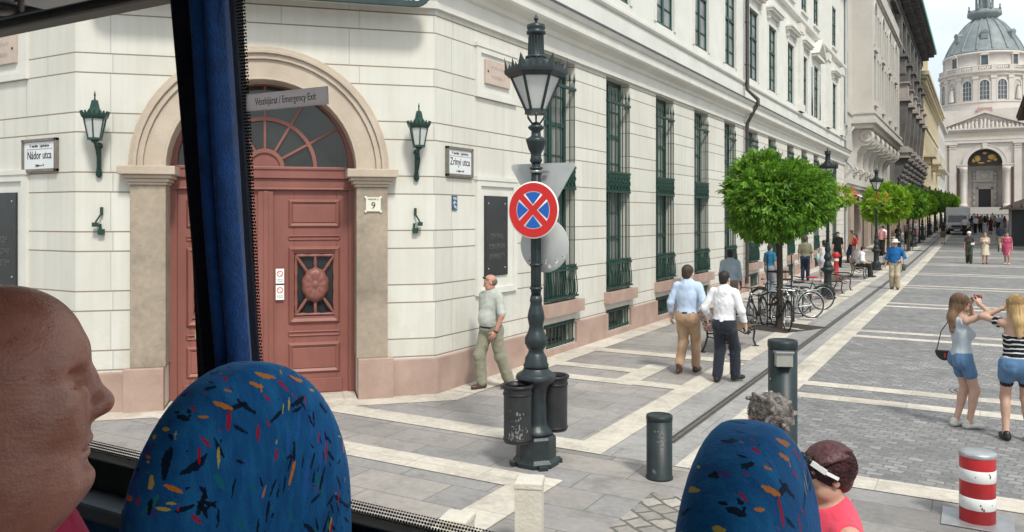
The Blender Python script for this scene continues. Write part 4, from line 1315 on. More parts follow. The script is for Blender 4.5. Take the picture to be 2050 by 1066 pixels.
def bench(loc, rz, lab, L=1.6):
    """faces local +x, long along y"""
    t = thing('park_bench', lab, 'bench', loc, rz, 'slatted iron benches on the footway')
    for s in (-1, 1):
        w = MB(); y = s * (L / 2 - 0.12); r_ = 0.02
        w.path([(-0.30, y, 0.02), (-0.24, y, 0.15), (-0.19, y, 0.32), (-0.20, y, 0.44), (-0.25, y, 0.62), (-0.31, y, 0.80), (-0.33, y, 0.86)], [0.024, 0.018, 0.02, 0.022, 0.02, 0.018, 0.016], 7)
        w.path([(0.30, y, 0.02), (0.25, y, 0.14), (0.27, y, 0.28), (0.28, y, 0.40), (0.2, y, 0.415), (0, y, 0.40), (-0.2, y, 0.38)], [0.024, 0.018, 0.022, 0.022, 0.018, 0.018, 0.018], 7)
        w.path([(-0.24, y, 0.60), (-0.1, y, 0.64), (0.1, y, 0.645), (0.24, y, 0.63), (0.31, y, 0.57), (0.29, y, 0.49), (0.22, y, 0.48), (0.19, y, 0.53), (0.23, y, 0.56)], [0.02, 0.02, 0.02, 0.02, 0.018, 0.016, 0.014, 0.013, 0.012], 7)
        w.path([(0.27, y, 0.42), (0.18, y, 0.50), (0.1, y, 0.52), (0.07, y, 0.46), (0.12, y, 0.44)], 0.012, 6)
        w.path([(-0.19, y, 0.32), (-0.05, y, 0.30), (0.08, y, 0.24), (0.16, y, 0.28), (0.13, y, 0.34), (0.08, y, 0.31)], 0.013, 6)
        w.box(-0.36, -0.24, y - 0.025, y + 0.025, 0, 0.025); w.box(0.24, 0.36, y - 0.025, y + 0.025, 0, 0.025)
        w.build('bench_end', m_bench, t)
    w = MB()
    for i in range(6):
        x = -0.17 + i * 0.085; z = 0.425 + 0.006 * abs(i - 3)
        w.box(x - 0.034, x + 0.034, -L / 2, L / 2, z, z + 0.03)
    w.build('seat', m_slat, t, None, 0.005)
    w = MB()
    for i in range(5):
        f = i / 4; x = -0.21 - 0.10 * f; z = 0.50 + 0.31 * f
        T = Matrix.Translation((x, 0, z)) @ Matrix.Rotation(R(-17), 4, 'Y')
        w.box(-0.015, 0.015, -L / 2, L / 2, -0.032, 0.032, T)
    w.build('backrest', m_slat, t, None, 0.005)
    return t


bn = bench((-4.40, 16.45, gz(16.45)), R(-6), 'nearest slatted bench, half hidden behind the man in the white shirt')
dup(bn, (-4.35, 30.6, gz(30.6)), R(-4), 'empty slatted bench between the bicycles and the red hydrant')
bench3 = dup(bn, (-4.55, 37.7, gz(37.7)), R(3), 'slatted bench with the man in the white T-shirt sitting on it')

# ---- red hydrant
p = gpt(1674, 556)
t = thing('hydrant', 'slim red hydrant with a white band beside the empty bench', 'hydrant', tuple(p))
w = MB(); w.lathe([(0.13, 0), (0.13, 0.03), (0.095, 0.05), (0.09, 0.70), (0.10, 0.72)], 16); w.lathe([(0.09, 0.80), (0.10, 0.82), (0.12, 0.86), (0.135, 0.95), (0.13, 1.02), (0.10, 1.07), (0.04, 1.10), (0, 1.10)], 16)
w.build('body', m_rb, t)
w = MB(); w.lathe([(0.1, 0.705), (0.105, 0.72), (0.105, 0.80), (0.1, 0.81)], 16); w.build('white_band', m_wb, t)
w = MB()
for a in (0, 90, 180, 270): w.path([(0.1 * math.cos(R(a)), 0.1 * math.sin(R(a)), 0.94), (0.17 * math.cos(R(a)), 0.17 * math.sin(R(a)), 0.94)], 0.045, 10)
w.build('nozzle', m_rb, t)

# ---- bicycles
m_tyre = mat('bicycle_tyre_rubber', (0.018, 0.018, 0.018), 0.7, 0.2)
m_chrome = mat('bicycle_chrome', (0.5, 0.5, 0.5), 0.25, 0.1, metal=0.9)
m_spoke = mat('bicycle_spokes', (0.35, 0.35, 0.35), 0.35, 0.1, metal=0.7)
m_bk_black = mat('black_bicycle_paint', (0.014, 0.015, 0.017), 0.3, 0.2)
m_bk_silver = mat('silver_bicycle_paint', (0.45, 0.46, 0.46), 0.3, 0.08, metal=0.5)
m_bk_dark = mat('dark_green_bicycle_paint', (0.015, 0.03, 0.025), 0.35, 0.2)
m_saddle_k = mat('black_saddle', (0.016, 0.016, 0.016), 0.6, 0.2)
m_saddle_r = mat('crimson_saddle_cover', (0.40, 0.025, 0.05), 0.5, 0.1)
m_orange = mat('orange_reflector', (0.8, 0.16, 0.03), 0.4, 0.1)


def bicycle(loc, rz, lab, mframe, msad, bars=0, lean=0.0):
    """local: forward +x, wheels at x=-0.53 and 0.53; origin on the ground below the middle"""
    t = thing('bicycle', lab, 'bicycle', loc, rz, 'bicycles parked by the tree')
    t.rotation_euler = (lean, 0, rz)
    W[t.name] = Matrix.Translation(loc) @ t.rotation_euler.to_matrix().to_4x4()
    rw = 0.335
    for x in (-0.53, 0.53):
        w = MB(); w.path([(x + rw * math.cos(2 * math.pi * k / 36), 0, rw + 0.012 + rw * math.sin(2 * math.pi * k / 36)) for k in range(36)], 0.018, 8, closed=True)
        wh = w.build('wheel', m_tyre, t)
        w = MB(); w.path([(x + (rw - 0.024) * math.cos(2 * math.pi * k / 36), 0, rw + 0.012 + (rw - 0.024) * math.sin(2 * math.pi * k / 36)) for k in range(36)], 0.010, 6, closed=True); w.build('rim', m_chrome, wh)
        w = MB()
        for k in range(18):
            a = 2 * math.pi * k / 18
            w.path([(x + 0.02 * math.cos(a + .5), 0.02 * (1 if k % 2 else -1), rw + 0.012 + 0.02 * math.sin(a + .5)), (x + (rw - 0.03) * math.cos(a), 0, rw + 0.012 + (rw - 0.03) * math.sin(a))], 0.0022, 4, cap=False)
        w.path([(x, -0.05, rw + 0.012), (x, 0.05, rw + 0.012)], 0.018, 8); w.build('spokes', m_spoke, wh)
        w = MB(); w.path([(x + (rw + 0.035) * math.cos(R(a)), 0, rw + 0.012 + (rw + 0.035) * math.sin(R(a))) for a in (range(20, 171, 15) if x < 0 else range(30, 141, 12))], 0.016, 6); w.build('mudguard', mframe, t)
    axr = Vector((-0.53, 0, rw + .012)); axf = Vector((0.53, 0, rw + .012)); bb = Vector((-0.08, 0, 0.29)); st = Vector((-0.22, 0, 0.80)); hd = Vector((0.36, 0, 0.86)); hl = Vector((0.40, 0, 0.72))
    w = MB()
    for a, b, r_ in ((bb, st, .016), (bb, hl, .018), (st * .92 + bb * .08, hd * .93 + hl * .07, .015), (hd, hl, .02)): w.path([a, b], r_, 8)
    for s in (-1, 1):
        o = Vector((0, 0.05 * s, 0)); o2 = Vector((0, 0.025 * s, 0))
        w.path([bb + o2, axr + o], 0.010, 6); w.path([st + o2 * .6, axr + o], 0.009, 6); w.path([hl + o2, hl + o + Vector((0.03, 0, -0.05)), axf + o], 0.011, 6)
    w.build('frame', mframe, t)
    w = MB()
    if bars == 0:
        pts = [(0.24, -0.29, 0.98), (0.33, -0.26, 1.0), (0.38, -0.14, 1.0), (0.37, 0, 0.985), (0.38, 0.14, 1.0), (0.33, 0.26, 1.0), (0.24, 0.29, 0.98)]
    else:
        pts = [(0.40, -0.28, 0.95), (0.38, -0.15, 0.96), (0.37, 0, 0.955), (0.38, 0.15, 0.96), (0.40, 0.28, 0.95)]
    w.path(pts, 0.012, 7); w.path([hd, (0.355, 0, 0.96), (0.37, 0, 0.985 if bars == 0 else 0.955)], 0.014, 7)
    hb = w.build('handlebar', m_chrome if bars else mframe, t)
    w = MB()
    for i, j in ((0, 1), (-1, -2)): w.path([pts[i], tuple(Vector(pts[i]).lerp(Vector(pts[j]), .9))], 0.018, 8)
    w.build('grip', m_saddle_k, hb)
    w = MB()
    vs = []
    for (x, hw, z) in ((-0.36, 0.02, 0.955), (-0.35, 0.075, 0.955), (-0.30, 0.085, 0.95), (-0.24, 0.06, 0.945), (-0.17, 0.03, 0.945), (-0.09, 0.02, 0.945), (-0.08, 0.008, 0.94)):
        for k in range(10):
            a = 2 * math.pi * k / 10
            vs.append((x, hw * math.cos(a), z + 0.028 * math.sin(a) * (1 if math.sin(a) > 0 else 1.1)))
    w.add(vs, [(i * 10 + k, i * 10 + (k + 1) % 10, (i + 1) * 10 + (k + 1) % 10, (i + 1) * 10 + k) for i in range(6) for k in range(10)] + [tuple(range(10))[::-1], tuple(range(60, 70))], True)
    w.build('saddle', msad, t)
    w = MB(); w.path([st, (-0.245, 0, 0.93)], 0.013, 8); w.build('seat_post', m_chrome, t)
    w = MB(); w.lathe([(0.0, -0.004), (0.09, -0.004), (0.09, 0.004), (0, 0.004)], 20, T=Matrix.Translation((bb.x, -0.05, bb.z)) @ Matrix.Rotation(R(90), 4, 'X'))
    w.path([bb + Vector((0, -0.07, 0)), bb + Vector((0.10, -0.07, -0.13))], 0.009, 6); w.path([bb + Vector((0, 0.07, 0)), bb + Vector((-0.10, 0.07, 0.13))], 0.009, 6)
    w.box(0.06 - .08, 0.14 - .08, -0.16, -0.07, 0.15, 0.17); w.box(-0.14 - .08, -0.06 - .08, 0.07, 0.16, 0.41, 0.43)
    w.bar((bb.x, -0.05, bb.z + 0.085), (axr.x, -0.05, axr.z + 0.03), 0.008); w.bar((bb.x, -0.05, bb.z - 0.085), (axr.x, -0.05, axr.z - 0.03), 0.008)
    w.build('crank', m_chrome if mframe is not m_bk_black else m_bk_black, t)
    w = MB()
    for s in (-1, 1): w.path([(-0.25, 0.055 * s, 0.74), (-0.72, 0.06 * s, 0.75)], 0.007, 6); w.path([(-0.66, 0.06 * s, 0.75), (-0.53, 0.055 * s, 0.36)], 0.006, 6)
    for x in (-0.3, -0.42, -0.55, -0.68): w.path([(x, -0.06, 0.75), (x, 0.06, 0.75)], 0.006, 6)
    w.build('luggage_rack', mframe, t)
    w = MB(); w.lathe([(0, 0), (0.032, 0), (0.032, 0.015), (0, 0.02)], 12, T=Matrix.Translation((-0.90, 0, 0.5)) @ Matrix.Rotation(R(-90), 4, 'Y')); w.build('reflector', m_orange, t)
    w = MB(); w.lathe([(0, -0.06), (0.03, -0.05), (0.042, 0.0), (0.0, 0.0)], 12, T=Matrix.Translation((0.44, 0, 0.84)) @ Matrix.Rotation(R(90), 4, 'Y')); w.build('headlight', m_chrome, t)
    return t


def bike_at(c0, c1, lab, *a, **k):
    """c0 rear contact, c1 front contact"""
    d = Vector(c1) - Vector(c0); m_ = (Vector(c0) + Vector(c1)) / 2
    return bicycle((m_.x, m_.y, gz(m_.y)), math.atan2(d.y, d.x), lab, *a, **k)


bike_at((-4.62, 20.5, 0), (-4.66, 19.4, 0), 'black city bicycle left of the tree trunk, its front wheel towards us', m_bk_black, m_saddle_k, lean=R(4))
bike_at((-4.40, 20.55, 0), (-3.92, 19.65, 0), 'black bicycle in front of the tree trunk with orange reflector', m_bk_black, m_saddle_k, bars=1, lean=R(-4))
bike_at((-3.86, 22.5, 0), (-4.76, 21.95, 0), 'silver bicycle leaning among the others, white frame tubes', m_bk_silver, m_saddle_k, bars=1, lean=R(5))
bike_at((-3.93, 24.6, 0), (-4.82, 24.05, 0), 'dark bicycle with a crimson saddle beside the lamp', m_bk_dark, m_saddle_r, lean=R(-4))
bike_at((-4.35, 23.3, 0), (-5.2, 22.75, 0), 'dark bicycle squeezed between the silver one and the red saddled one', m_bk_dark, m_saddle_k, bars=1, lean=R(3))
# bicycle stand
w = MB()
for y in (21.7, 22.9, 24.0): 
    w.path([(-4.75, y, 0), (-4.75, y, 0.65), (-4.70, y, 0.72), (-4.15, y - .25, 0.72), (-4.1, y - .28, 0.65), (-4.1, y - .28, 0)], 0.022, 8)
    w.box(-4.82, -4.68, y - .07, y + .07, 0, 0.02); w.box(-4.17, -4.03, y - .35, y - .21, 0, 0.02)
w.bar((-4.75, 21.7, 0.05), (-4.75, 24.0, 0.05), 0.04)
tag(w.build('bicycle_stand', m_bench, None, I4), 'low dark bicycle stand under the parked bicycles', 'bicycle stand')


# ------------------------------------------------------------------ trees
def leafmat(name, c1, c2, c3):
    g = NG(name)
    oi = g.n.new('ShaderNodeObjectInfo')
    geo = g.n.new('ShaderNodeNewGeometry')
    k = g.ramp(geo.outputs['Random Per Island'], [(0, c1), (0.5, c2), (1, c3)])
    g.done(k, 0.5, 0.3)
    tr = g.n.new('ShaderNodeBsdfTranslucent'); g.lk(k, tr.inputs['Color'])
    mxs = g.n.new('ShaderNodeMixShader'); mxs.inputs[0].default_value = 0.38
    g.lk(g.b.outputs[0], mxs.inputs[1]); g.lk(tr.outputs[0], mxs.inputs[2]); g.lk(mxs.outputs[0], g.out.inputs['Surface'])
    return g.m


m_leaf = leafmat('green_ash_leaves', (0.045, 0.135, 0.012), (0.11, 0.265, 0.02), (0.25, 0.44, 0.04))
m_leaf_y = leafmat('yellow_green_leaves', (0.12, 0.25, 0.015), (0.21, 0.38, 0.02), (0.34, 0.52, 0.035))
m_leaf_d = leafmat('deep_green_leaves', (0.045, 0.13, 0.012), (0.085, 0.22, 0.02), (0.16, 0.33, 0.03))
m_bark = mat('brown_bark', (0.05, 0.037, 0.028), 0.85, 0.3, 8, 0.6, 40, stretch=(1, 1, 0.25))
m_petal = mat('red_orange_petals', (0.5, 0.04, 0.02), 0.6, 0.5, 20, col2=(0.65, 0.18, 0.04))


def leaves_mesh(nleaf, rad, seed, ll=0.26, lw=0.032, nl=5, droop=0.55, flat=0.92):
    """pinnate leaves spread through a rounded crown: each leaflet a folded pair of faces"""
    rg = np.random.RandomState(seed)
    V = []; F = []
    clumps = rg.normal(size=(26, 3)); clumps /= np.linalg.norm(clumps, axis=1)[:, None]
    csz = rg.uniform(0.80, 1.13, 26)
    for i in range(nleaf):
        d = rg.normal(size=3); d /= np.linalg.norm(d)
        near = clumps @ d; j = near.argmax()
        f = csz[j] * (1 - 0.55 * (1 - near[j]))
        rr = rad * f * rg.uniform(0.45, 1.0) ** 0.45
        p = d * rr * np.array([1, 1, flat])
        if d[2] < -0.35: p[2] *= 0.86
        # axis of the leaf: outward and drooping / upright on the top
        up = 0.9 if d[2] > 0.45 else -droop
        ax = d * 0.9 + rg.normal(size=3) * 0.45 + np.array([0, 0, up * rg.uniform(0.4, 1.0)])
        ax /= np.linalg.norm(ax)
        sd = np.cross(ax, rg.normal(size=3)); sd /= np.linalg.norm(sd)
        nr = np.cross(ax, sd)
        L = ll * rg.uniform(0.7, 1.25)
        for k in range(nl):
            for s in ((-1, 1) if k < nl - 1 else (0,)):
                b = p + ax * L * (0.15 + 0.85 * k / (nl - 1)) * 0.8
                dirn = ax * 0.75 + sd * 0.85 * s + nr * (-0.25)
                dirn /= np.linalg.norm(dirn)
                ln = L * 0.50 * (1 - 0.25 * abs(k - nl / 2) / nl)
                wd = np.cross(dirn, nr); wd /= max(1e-6, np.linalg.norm(wd)); wd = wd * lw * rg.uniform(0.8, 1.2)
                m1 = b + dirn * ln * 0.45; t_ = b + dirn * ln - np.array([0, 0, 0.15 * ln])
                n = len(V)
                V += [b, m1 + wd + nr * 0.006, t_, m1 - wd + nr * 0.006]
                F.append((n, n + 1, n + 2, n + 3))
    return np.array(V), F


def tree(loc, rad, zc, seed, lab, nleaf, m_l, ll, lw, nl=5, guard=True, th=0.06):
    t = thing('street_tree', lab, 'tree', loc, random.uniform(0, 6), 'round clipped street trees')
    w = MB()
    w.path([(0, 0, -0.02), (0.0, 0.01, 0.4), (0.015, 0, 1.0), (0.0, -0.01, zc - rad * 0.55), (0, 0, zc - rad * 0.3)], [th * 1.35, th * 1.05, th, th * .95, th * .85], 12)
    rg = random.Random(seed)
    for k in range(11):
        a = 2 * math.pi * k / 11 + rg.uniform(-.2, .2); e = rg.uniform(0.15, 1.2)
        d = Vector((math.cos(a) * math.cos(e), math.sin(a) * math.cos(e), math.sin(e)))
        p0 = Vector((0, 0, zc - rad * (0.5 - 0.25 * rg.random())))
        w.path([p0, p0 + d * rad * .35 + Vector((0, 0, .05)), p0 + d * rad * .75, p0 + d * rad * 1.0 + Vector((0, 0, .1))], [th * .5, th * .35, th * .2, th * .08], 6)
    w.build('trunk', m_bark, t)
    V, F = leaves_mesh(nleaf, rad, seed, ll, lw, nl)
    V[:, 2] += zc
    mesh_np('crown', V, F, m_l, t, None, smooth=False)
    if guard:
        for s in range(4):
            a = math.pi / 4 + s * math.pi / 2
            w = MB(); w.path([(0.28 * math.cos(a), 0.28 * math.sin(a), 0), (0.28 * math.cos(a), 0.28 * math.sin(a), 1.75)], 0.016, 6); w.build('guard_rod', m_bench, t)
        w = MB()
        for z in (0.55, 1.35): w.path([(0.28 * math.cos(2 * math.pi * (k + .5) / 4), 0.28 * math.sin(2 * math.pi * (k + .5) / 4), z) for k in range(4)], 0.02, 6, closed=True)
        w.build('guard_hoop', m_bench, t)
    w = MB()
    for k in range(9):
        if k == 4: continue
        y = -0.75 + 1.5 * k / 8
        w.box(-0.75, 0.75, y - 0.06, y + 0.06, 0.009, 0.02)
    w.box(-0.75, -0.70, -0.8, 0.8, 0.009, 0.017); w.box(0.70, 0.75, -0.8, 0.8, 0.009, 0.017)
    w.build('tree_grate', mat('rusty_tree_grate', (0.06, 0.048, 0.042), 0.7, 0.3, 10), t)
    t.rotation_euler = (0, 0, 0) if guard == 'front' else t.rotation_euler
    W[t.name] = Matrix.Translation(loc) @ Matrix.Rotation(t.rotation_euler.z, 4, 'Z')
    return t


tree((-4.22, 20.3, gz(20.3)), 1.19, 3.10, 3, 'big round green tree nearest to us, bicycles round its trunk', 4600, m_leaf, 0.225, 0.021, 6, True, 0.075)
tf = tree((-4.2, 46.9, gz(46.9)), 1.15, 3.15, 12, 'bright yellow green round tree behind the seated man', 1500, m_leaf_y, 0.30, 0.040, 5, True, 0.07)
tg = tree((-4.2, 61.0, gz(61)), 1.12, 3.1, 21, 'round green tree behind the man with the hat, third in the row', 1100, m_leaf, 0.34, 0.055, 4, True, 0.07)
TL = ['fourth round tree of the row, bright green', 'fifth round tree of the row, deep green beside the truck', 'sixth round tree of the row, just behind the truck', 'seventh round tree of the row, past the truck', 'eighth round tree of the row towards the church', 'ninth round tree of the row towards the church', 'last small tree of the row before the church steps']
for i, y in enumerate((73, 85, 97, 111, 127, 146, 168)):
    dup((tg, tf)[i % 3 == 0], (-4.2 + random.uniform(-.1, .1), y, gz(y)), random.uniform(0, 6), TL[i], swap={'crown': (m_leaf_y, m_leaf_d, m_leaf)[i % 3]}, scale=(1, 1, random.uniform(.95, 1.08)))


# hanging flower baskets on two lamps
def basket(loc, lab, seed):
    t = thing('flower_basket', lab, 'flower basket', loc, 0, 'flower baskets on the lamps')
    w = MB(); w.lathe([(0.05, -0.22), (0.17, -0.16), (0.24, -0.02), (0.26, 0.04), (0.22, 0.04)], 16); w.box(-0.35, 0.05, -0.015, 0.015, 0.02, 0.05); w.build('bowl', m_black, t)
    V, F = leaves_mesh(170, 0.40, seed, 0.18, 0.030, 3, 0.7, 0.8); V[:, 2] += 0.12; mesh_np('foliage', V, F, m_leaf_y, t, None, smooth=False)
    V, F = leaves_mesh(45, 0.36, seed + 1, 0.11, 0.042, 2, 0.4, 0.8); V[:, 2] += 0.20; V[:, 0] += 0.06; mesh_np('flowers', V, F, m_petal, t, None, smooth=False)
    return t


basket((-3.86, 27.75, 3.20), 'flower basket with red blooms on the lamp right of the big tree', 5)
basket((-4.12, 42.1, 3.35), 'flower basket with red blooms on the lamp above the seated man', 9)

# ------------------------------------------------------------------ the rest of the street
def street_frame(y, x=-7.2):
    return Matrix.Translation((x, y, 0)) @ Matrix.Rotation(R(90), 4, 'Z')


def far_window(wd, ht, arch=False, m_f=None, depth=0.12):
    f = MB()
    t = 0.07
    f.box(0, t, 0.02, 0.08, 0, ht); f.box(wd - t, wd, 0.02, 0.08, 0, ht); f.box(wd / 2 - t / 2, wd / 2 + t / 2, 0.02, 0.08, 0, ht)
    f.box(0, wd, 0.02, 0.085, ht * .62, ht * .62 + t); f.box(0, wd, 0.02, 0.085, 0, t); f.box(0, wd, 0.02, 0.085, ht - t, ht)
    o = f.build('tmp', m_f); a = o.data; a.name = 'window_frame'; bpy.data.objects.remove(o)
    p = MB(); p.add([(0, 0.06, 0), (wd, 0.06, 0), (wd, 0.06, ht), (0, 0.06, ht)], [(0, 1, 2, 3)])
    o = p.build('tmp', m_glass_dark); b = o.data; b.name = 'pane'; bpy.data.objects.remove(o)
    return a, b


def put_windows(root, M, spots, meshes):
    for (x, z) in spots:
        Mw = M @ Matrix.Translation((x, 0, z))
        w_ = place('window', meshes[0], root, Mw); place('pane', meshes[1], w_, Mw)


# ---- house with the oriel on scrolled brackets
m_h2 = mat('pale_grey_house_stone', (0.47, 0.44, 0.40), 0.8, 0.1, 0.8, 0.15, 20, col2=(0.55, 0.52, 0.475))
m_h2b = mat('brownish_ground_floor_stone', (0.36, 0.29, 0.245), 0.8, 0.14, 0.9, 0.2, 15)
m_wood = mat('dark_brown_shop_wood', (0.07, 0.035, 0.025), 0.5, 0.2, 4)
r2 = thing('oriel_house', 'pale grey house with a big oriel carried on scrolled brackets', 'building', (-7.2, 53, 0))
M2 = street_frame(53.02)
z0 = 0.1
shop = [(1.2, 3.0), (4.6, 7.0), (9.0, 12.2), (14.4, 17.6), (19.8, 23.0), (25.0, 27.4)]
side = [(0.7, 1.7), (26.0, 27.2)]
w = MB(); w.wall(0, 29, 0, 5.0, [(a, b, 0.35, 4.3) for a, b in shop], 0.5); w.build('ground_floor_wall', m_h2b, r2, M2)
w = MB(); w.wall(0, 29, 5.0, 19, [(a, b, z, z + 2.8) for a, b in side for z in (5.6, 10.2, 14.2)] + [(a, b, 5.7, 8.0) for a, b in ((8.2, 10.0), (13, 15), (18, 20))], 0.3); w.build('upper_wall', m_h2, r2, M2)
w = MB(); w.box(0, 29, 0.3, 12, 18.8, 19.2); w.box(0, 0.02, 0.0, 12, 6, 18.8); w.box(28.98, 29, 0, 12, 0, 18.8); w.build('roof', m_lead, r2, M2)
w = MB(); w.box(0, 29, -0.25, 0.02, 4.75, 5.05); w.box(0, 29, -0.15, 0.02, 4.55, 4.75); w.box(0, 29, -0.5, 0.02, 18.4, 18.9); w.box(0, 3.5, -0.1, 0.02, 9.2, 9.6); w.build('cornice', m_h2, r2, M2)
for a, b in shop:
    w = MB(); w.box(a, b, 0.36, 0.42, 0.35, 4.3); pn = w.build('shop_window', m_glass_dark, r2, M2)
    w = MB()
    for x in (a, (a + b) / 2 - 0.05, b - 0.1): w.box(x, x + 0.1, 0.28, 0.36, 0.35, 4.3)
    w.box(a, b, 0.27, 0.36, 3.2, 3.35); w.box(a, b, 0.27, 0.36, 0.35, 0.9); w.build('shop_frame', m_wood, pn, M2)
fw = far_window(1.0, 2.8, m_f=m_wood)
put_windows(r2, M2 @ Matrix.Translation((0, 0.14, 0)), [(a, z) for a, b in side for z in (5.6, 10.2, 14.2)], fw)
# oriel
a, b = 3.5, 24.0
or_ = MB(); T_ = None
fx = [(a + 1.2 + i * 4.9, a + 1.2 + i * 4.9 + 1.2) for i in range(4)]
nx = [(a + 3.3 + i * 4.9, a + 3.3 + i * 4.9 + 0.8) for i in range(4)] + [(a + 4.6 + i * 4.9, a + 4.6 + i * 4.9 + 0.8) for i in range(3)]
or_.wall(a, b, 9.6, 18.6, [(p, q, 10.3, 13.3) for p, q in fx + nx] + [(p, q, 13.9, 16.2) for p, q in fx + nx], 0.25, y=-1.2)
or_.box(a, a + 0.02, -1.2, 0, 9.6, 18.6); or_.box(b - 0.02, b, -1.2, 0, 9.6, 18.6); or_.box(a, b, -1.2, 0, 18.55, 18.75)
orl = or_.build('oriel', m_h2, r2, M2)
w = MB()
for p, q in fx + nx:
    c_ = (p + q) / 2; rr = (q - p) / 2
    w.ring(c_, 16.2, 0, rr, -1.21, -1.195, n=12)
    w.box(p, q, -0.99, -0.97, 10.3, 13.3); w.box(p, q, -0.99, -0.97, 13.9, 16.2)
w.build('oriel_pane', m_glass_dark, orl, M2)
w = MB()
for p, q in fx:
    w.ring((p + q) / 2, 16.2, (q - p) / 2, (q - p) / 2 + 0.15, -1.27, -1.195, n=12)
    w.box(p - 0.1, q + 0.1, -1.35, -1.19, 13.55, 13.85); w.box(p - 0.1, q + 0.1, -1.35, -1.19, 9.95, 10.25)
    w.box(p - 0.25, p - 0.05, -1.28, -1.19, 13.9, 16.3); w.box(q + 0.05, q + 0.25, -1.28, -1.19, 13.9, 16.3)
for (o, za, zb) in ((0.05, 8.4, 8.7), (0.28, 8.7, 8.95), (0.15, 8.95, 9.3), (0.22, 9.3, 9.42), (0.06, 9.42, 9.6)):
    w.box(a - o, b + o, -1.2 - o, 0.02, za, zb)
for (o, za, zb) in ((0.1, 17.2, 17.35), (0.2, 17.35, 17.5)): w.box(a - o, b + o, -1.2 - o, 0.02, za, zb)
w.build('oriel_moulding', m_h2, orl, M2)
prof = [(0.05, 5.4), (-0.12, 5.4), (-0.2, 5.7), (-0.18, 6.3), (-0.25, 6.9), (-0.5, 7.3), (-0.95, 7.35), (-1.2, 7.6), (-1.25, 8.0), (-1.05, 8.38), (0.05, 8.4)]
for i in range(7):
    x = a + 0.5 + i * 3.15
    w = MB()
    n_ = len(prof)
    vs = [(x, p[0], p[1]) for p in prof] + [(x + 0.85, p[0], p[1]) for p in prof]
    w.add(vs, [tuple(range(n_))[::-1], tuple(range(n_, 2 * n_))] + [(k, (k + 1) % n_, n_ + (k + 1) % n_, n_ + k) for k in range(n_)], False)
    for (cy_, cz_, rr) in ((-0.82, 7.93, 0.44), (-0.1, 5.75, 0.2)):
        w.lathe([(0.0, -0.06), (rr * .35, -0.06), (rr * .4, -0.02), (rr * .6, -0.02), (rr * .68, -0.06), (rr, -0.06), (rr, 0.91), (0, 0.91)], 20, T=Matrix.Translation((x, cy_, cz_)) @ Matrix.Rotation(R(90), 4, 'Y'))
    w.build('scroll_bracket', m_h2, r2, M2)
w = MB(); w.path([(0.25, -0.1, 0.3), (0.25, -0.1, 5.2), (0.25, -0.45, 5.6)], 0.09, 10); w.path([(0.25, -0.45, 5.6), (0.25, -0.45, 5.7), (0.25, -0.12, 6.1), (0.25, -0.12, 7.6), (0.5, -0.5, 8.2)], 0.09, 10); w.path([(0.05, -0.1, 8.4), (0.05, -0.1, 18)], 0.09, 10)
w.build('drainpipe', m_signback, r2, M2)
w = MB()
M_aw = M2 @ Matrix.Translation((4.4, 0, 4.2))
w.add([(0, -0.02, 0), (2.8, -0.02, 0), (2.8, -1.1, -0.55), (0, -1.1, -0.55), (0, -1.1, -0.8), (2.8, -1.1, -0.8), (0, -0.02, -0.03), (2.8, -0.02, -0.03), (2.8, -1.08, -0.58), (0, -1.08, -0.58)], [(0, 3, 2, 1), (3, 4, 5, 2), (6, 7, 8, 9)], False)
w.bar((0.05, -0.03, -0.5), (0.05, -1.08, -0.6), 0.03); w.bar((2.75, -0.03, -0.5), (2.75, -1.08, -0.6), 0.03)
tag(w.build('awning', mat('off_white_canvas', (0.62, 0.60, 0.56), 0.8, 0.08, 2), None, M_aw), 'small off white awning over a shop door of the oriel house', 'awning')

# ---- dark stone house with tapered pillars and deep eaves
m_h3 = mat('soot_dark_stone', (0.105, 0.097, 0.092), 0.85, 0.3, 0.9, 0.4, 12, col2=(0.20, 0.188, 0.178))
m_h3l = mat('worn_light_stone_blocks', (0.40, 0.35, 0.32), 0.8, 0.2, 1.5, 0.3, 10)
m_h3s = mat('pinkish_ground_floor_piers', (0.42, 0.29, 0.235), 0.8, 0.15, 1.0, 0.2, 10)
m_copper = mat('green_copper_gutter', (0.13, 0.34, 0.29), 0.6, 0.2, 3)
r3 = thing('dark_stone_house', 'soot dark stone house with tapered pillars and deep copper edged eaves', 'building', (-7.2, 82, 0))
M3 = street_frame(82.04)
LB = 41.0
bay = [3.0 + i * 5.6 for i in range(7)]
wins = [(x - 0.9, x + 0.9, z, z + h_) for x in bay for z, h_ in ((10.2, 3.2), (16.4, 2.8), (20.4, 2.0))]
w = MB(); w.wall(0, LB, 5.6, 24.6, wins, 0.5); w.box(0, 0.02, 0.0, 12, 5.6, 24.6); w.box(LB - 0.02, LB, 0, 12, 0, 24.6); w.build('upper_wall', m_h3, r3, M3)
w = MB(); w.wall(0, LB, 0, 5.6, [(x - 1.7, x + 1.7, 0.6, 4.6) for x in bay], 0.5); w.box(0, LB, -0.3, 0.02, 4.9, 5.2); w.build('ground_floor_wall', m_h3s, r3, M3)
for x in bay:
    w = MB(); w.box(x - 1.7, x + 1.7, 0.4, 0.48, 0.6, 4.6); w.build('shop_window', m_glass_dark, r3, M3)
put_windows(r3, M3 @ Matrix.Translation((0, 0.3, 0)), [(x - 0.9, 10.2) for x in bay] + [(x - 0.9, 16.4) for x in bay], far_window(1.8, 2.9, m_f=m_h3))
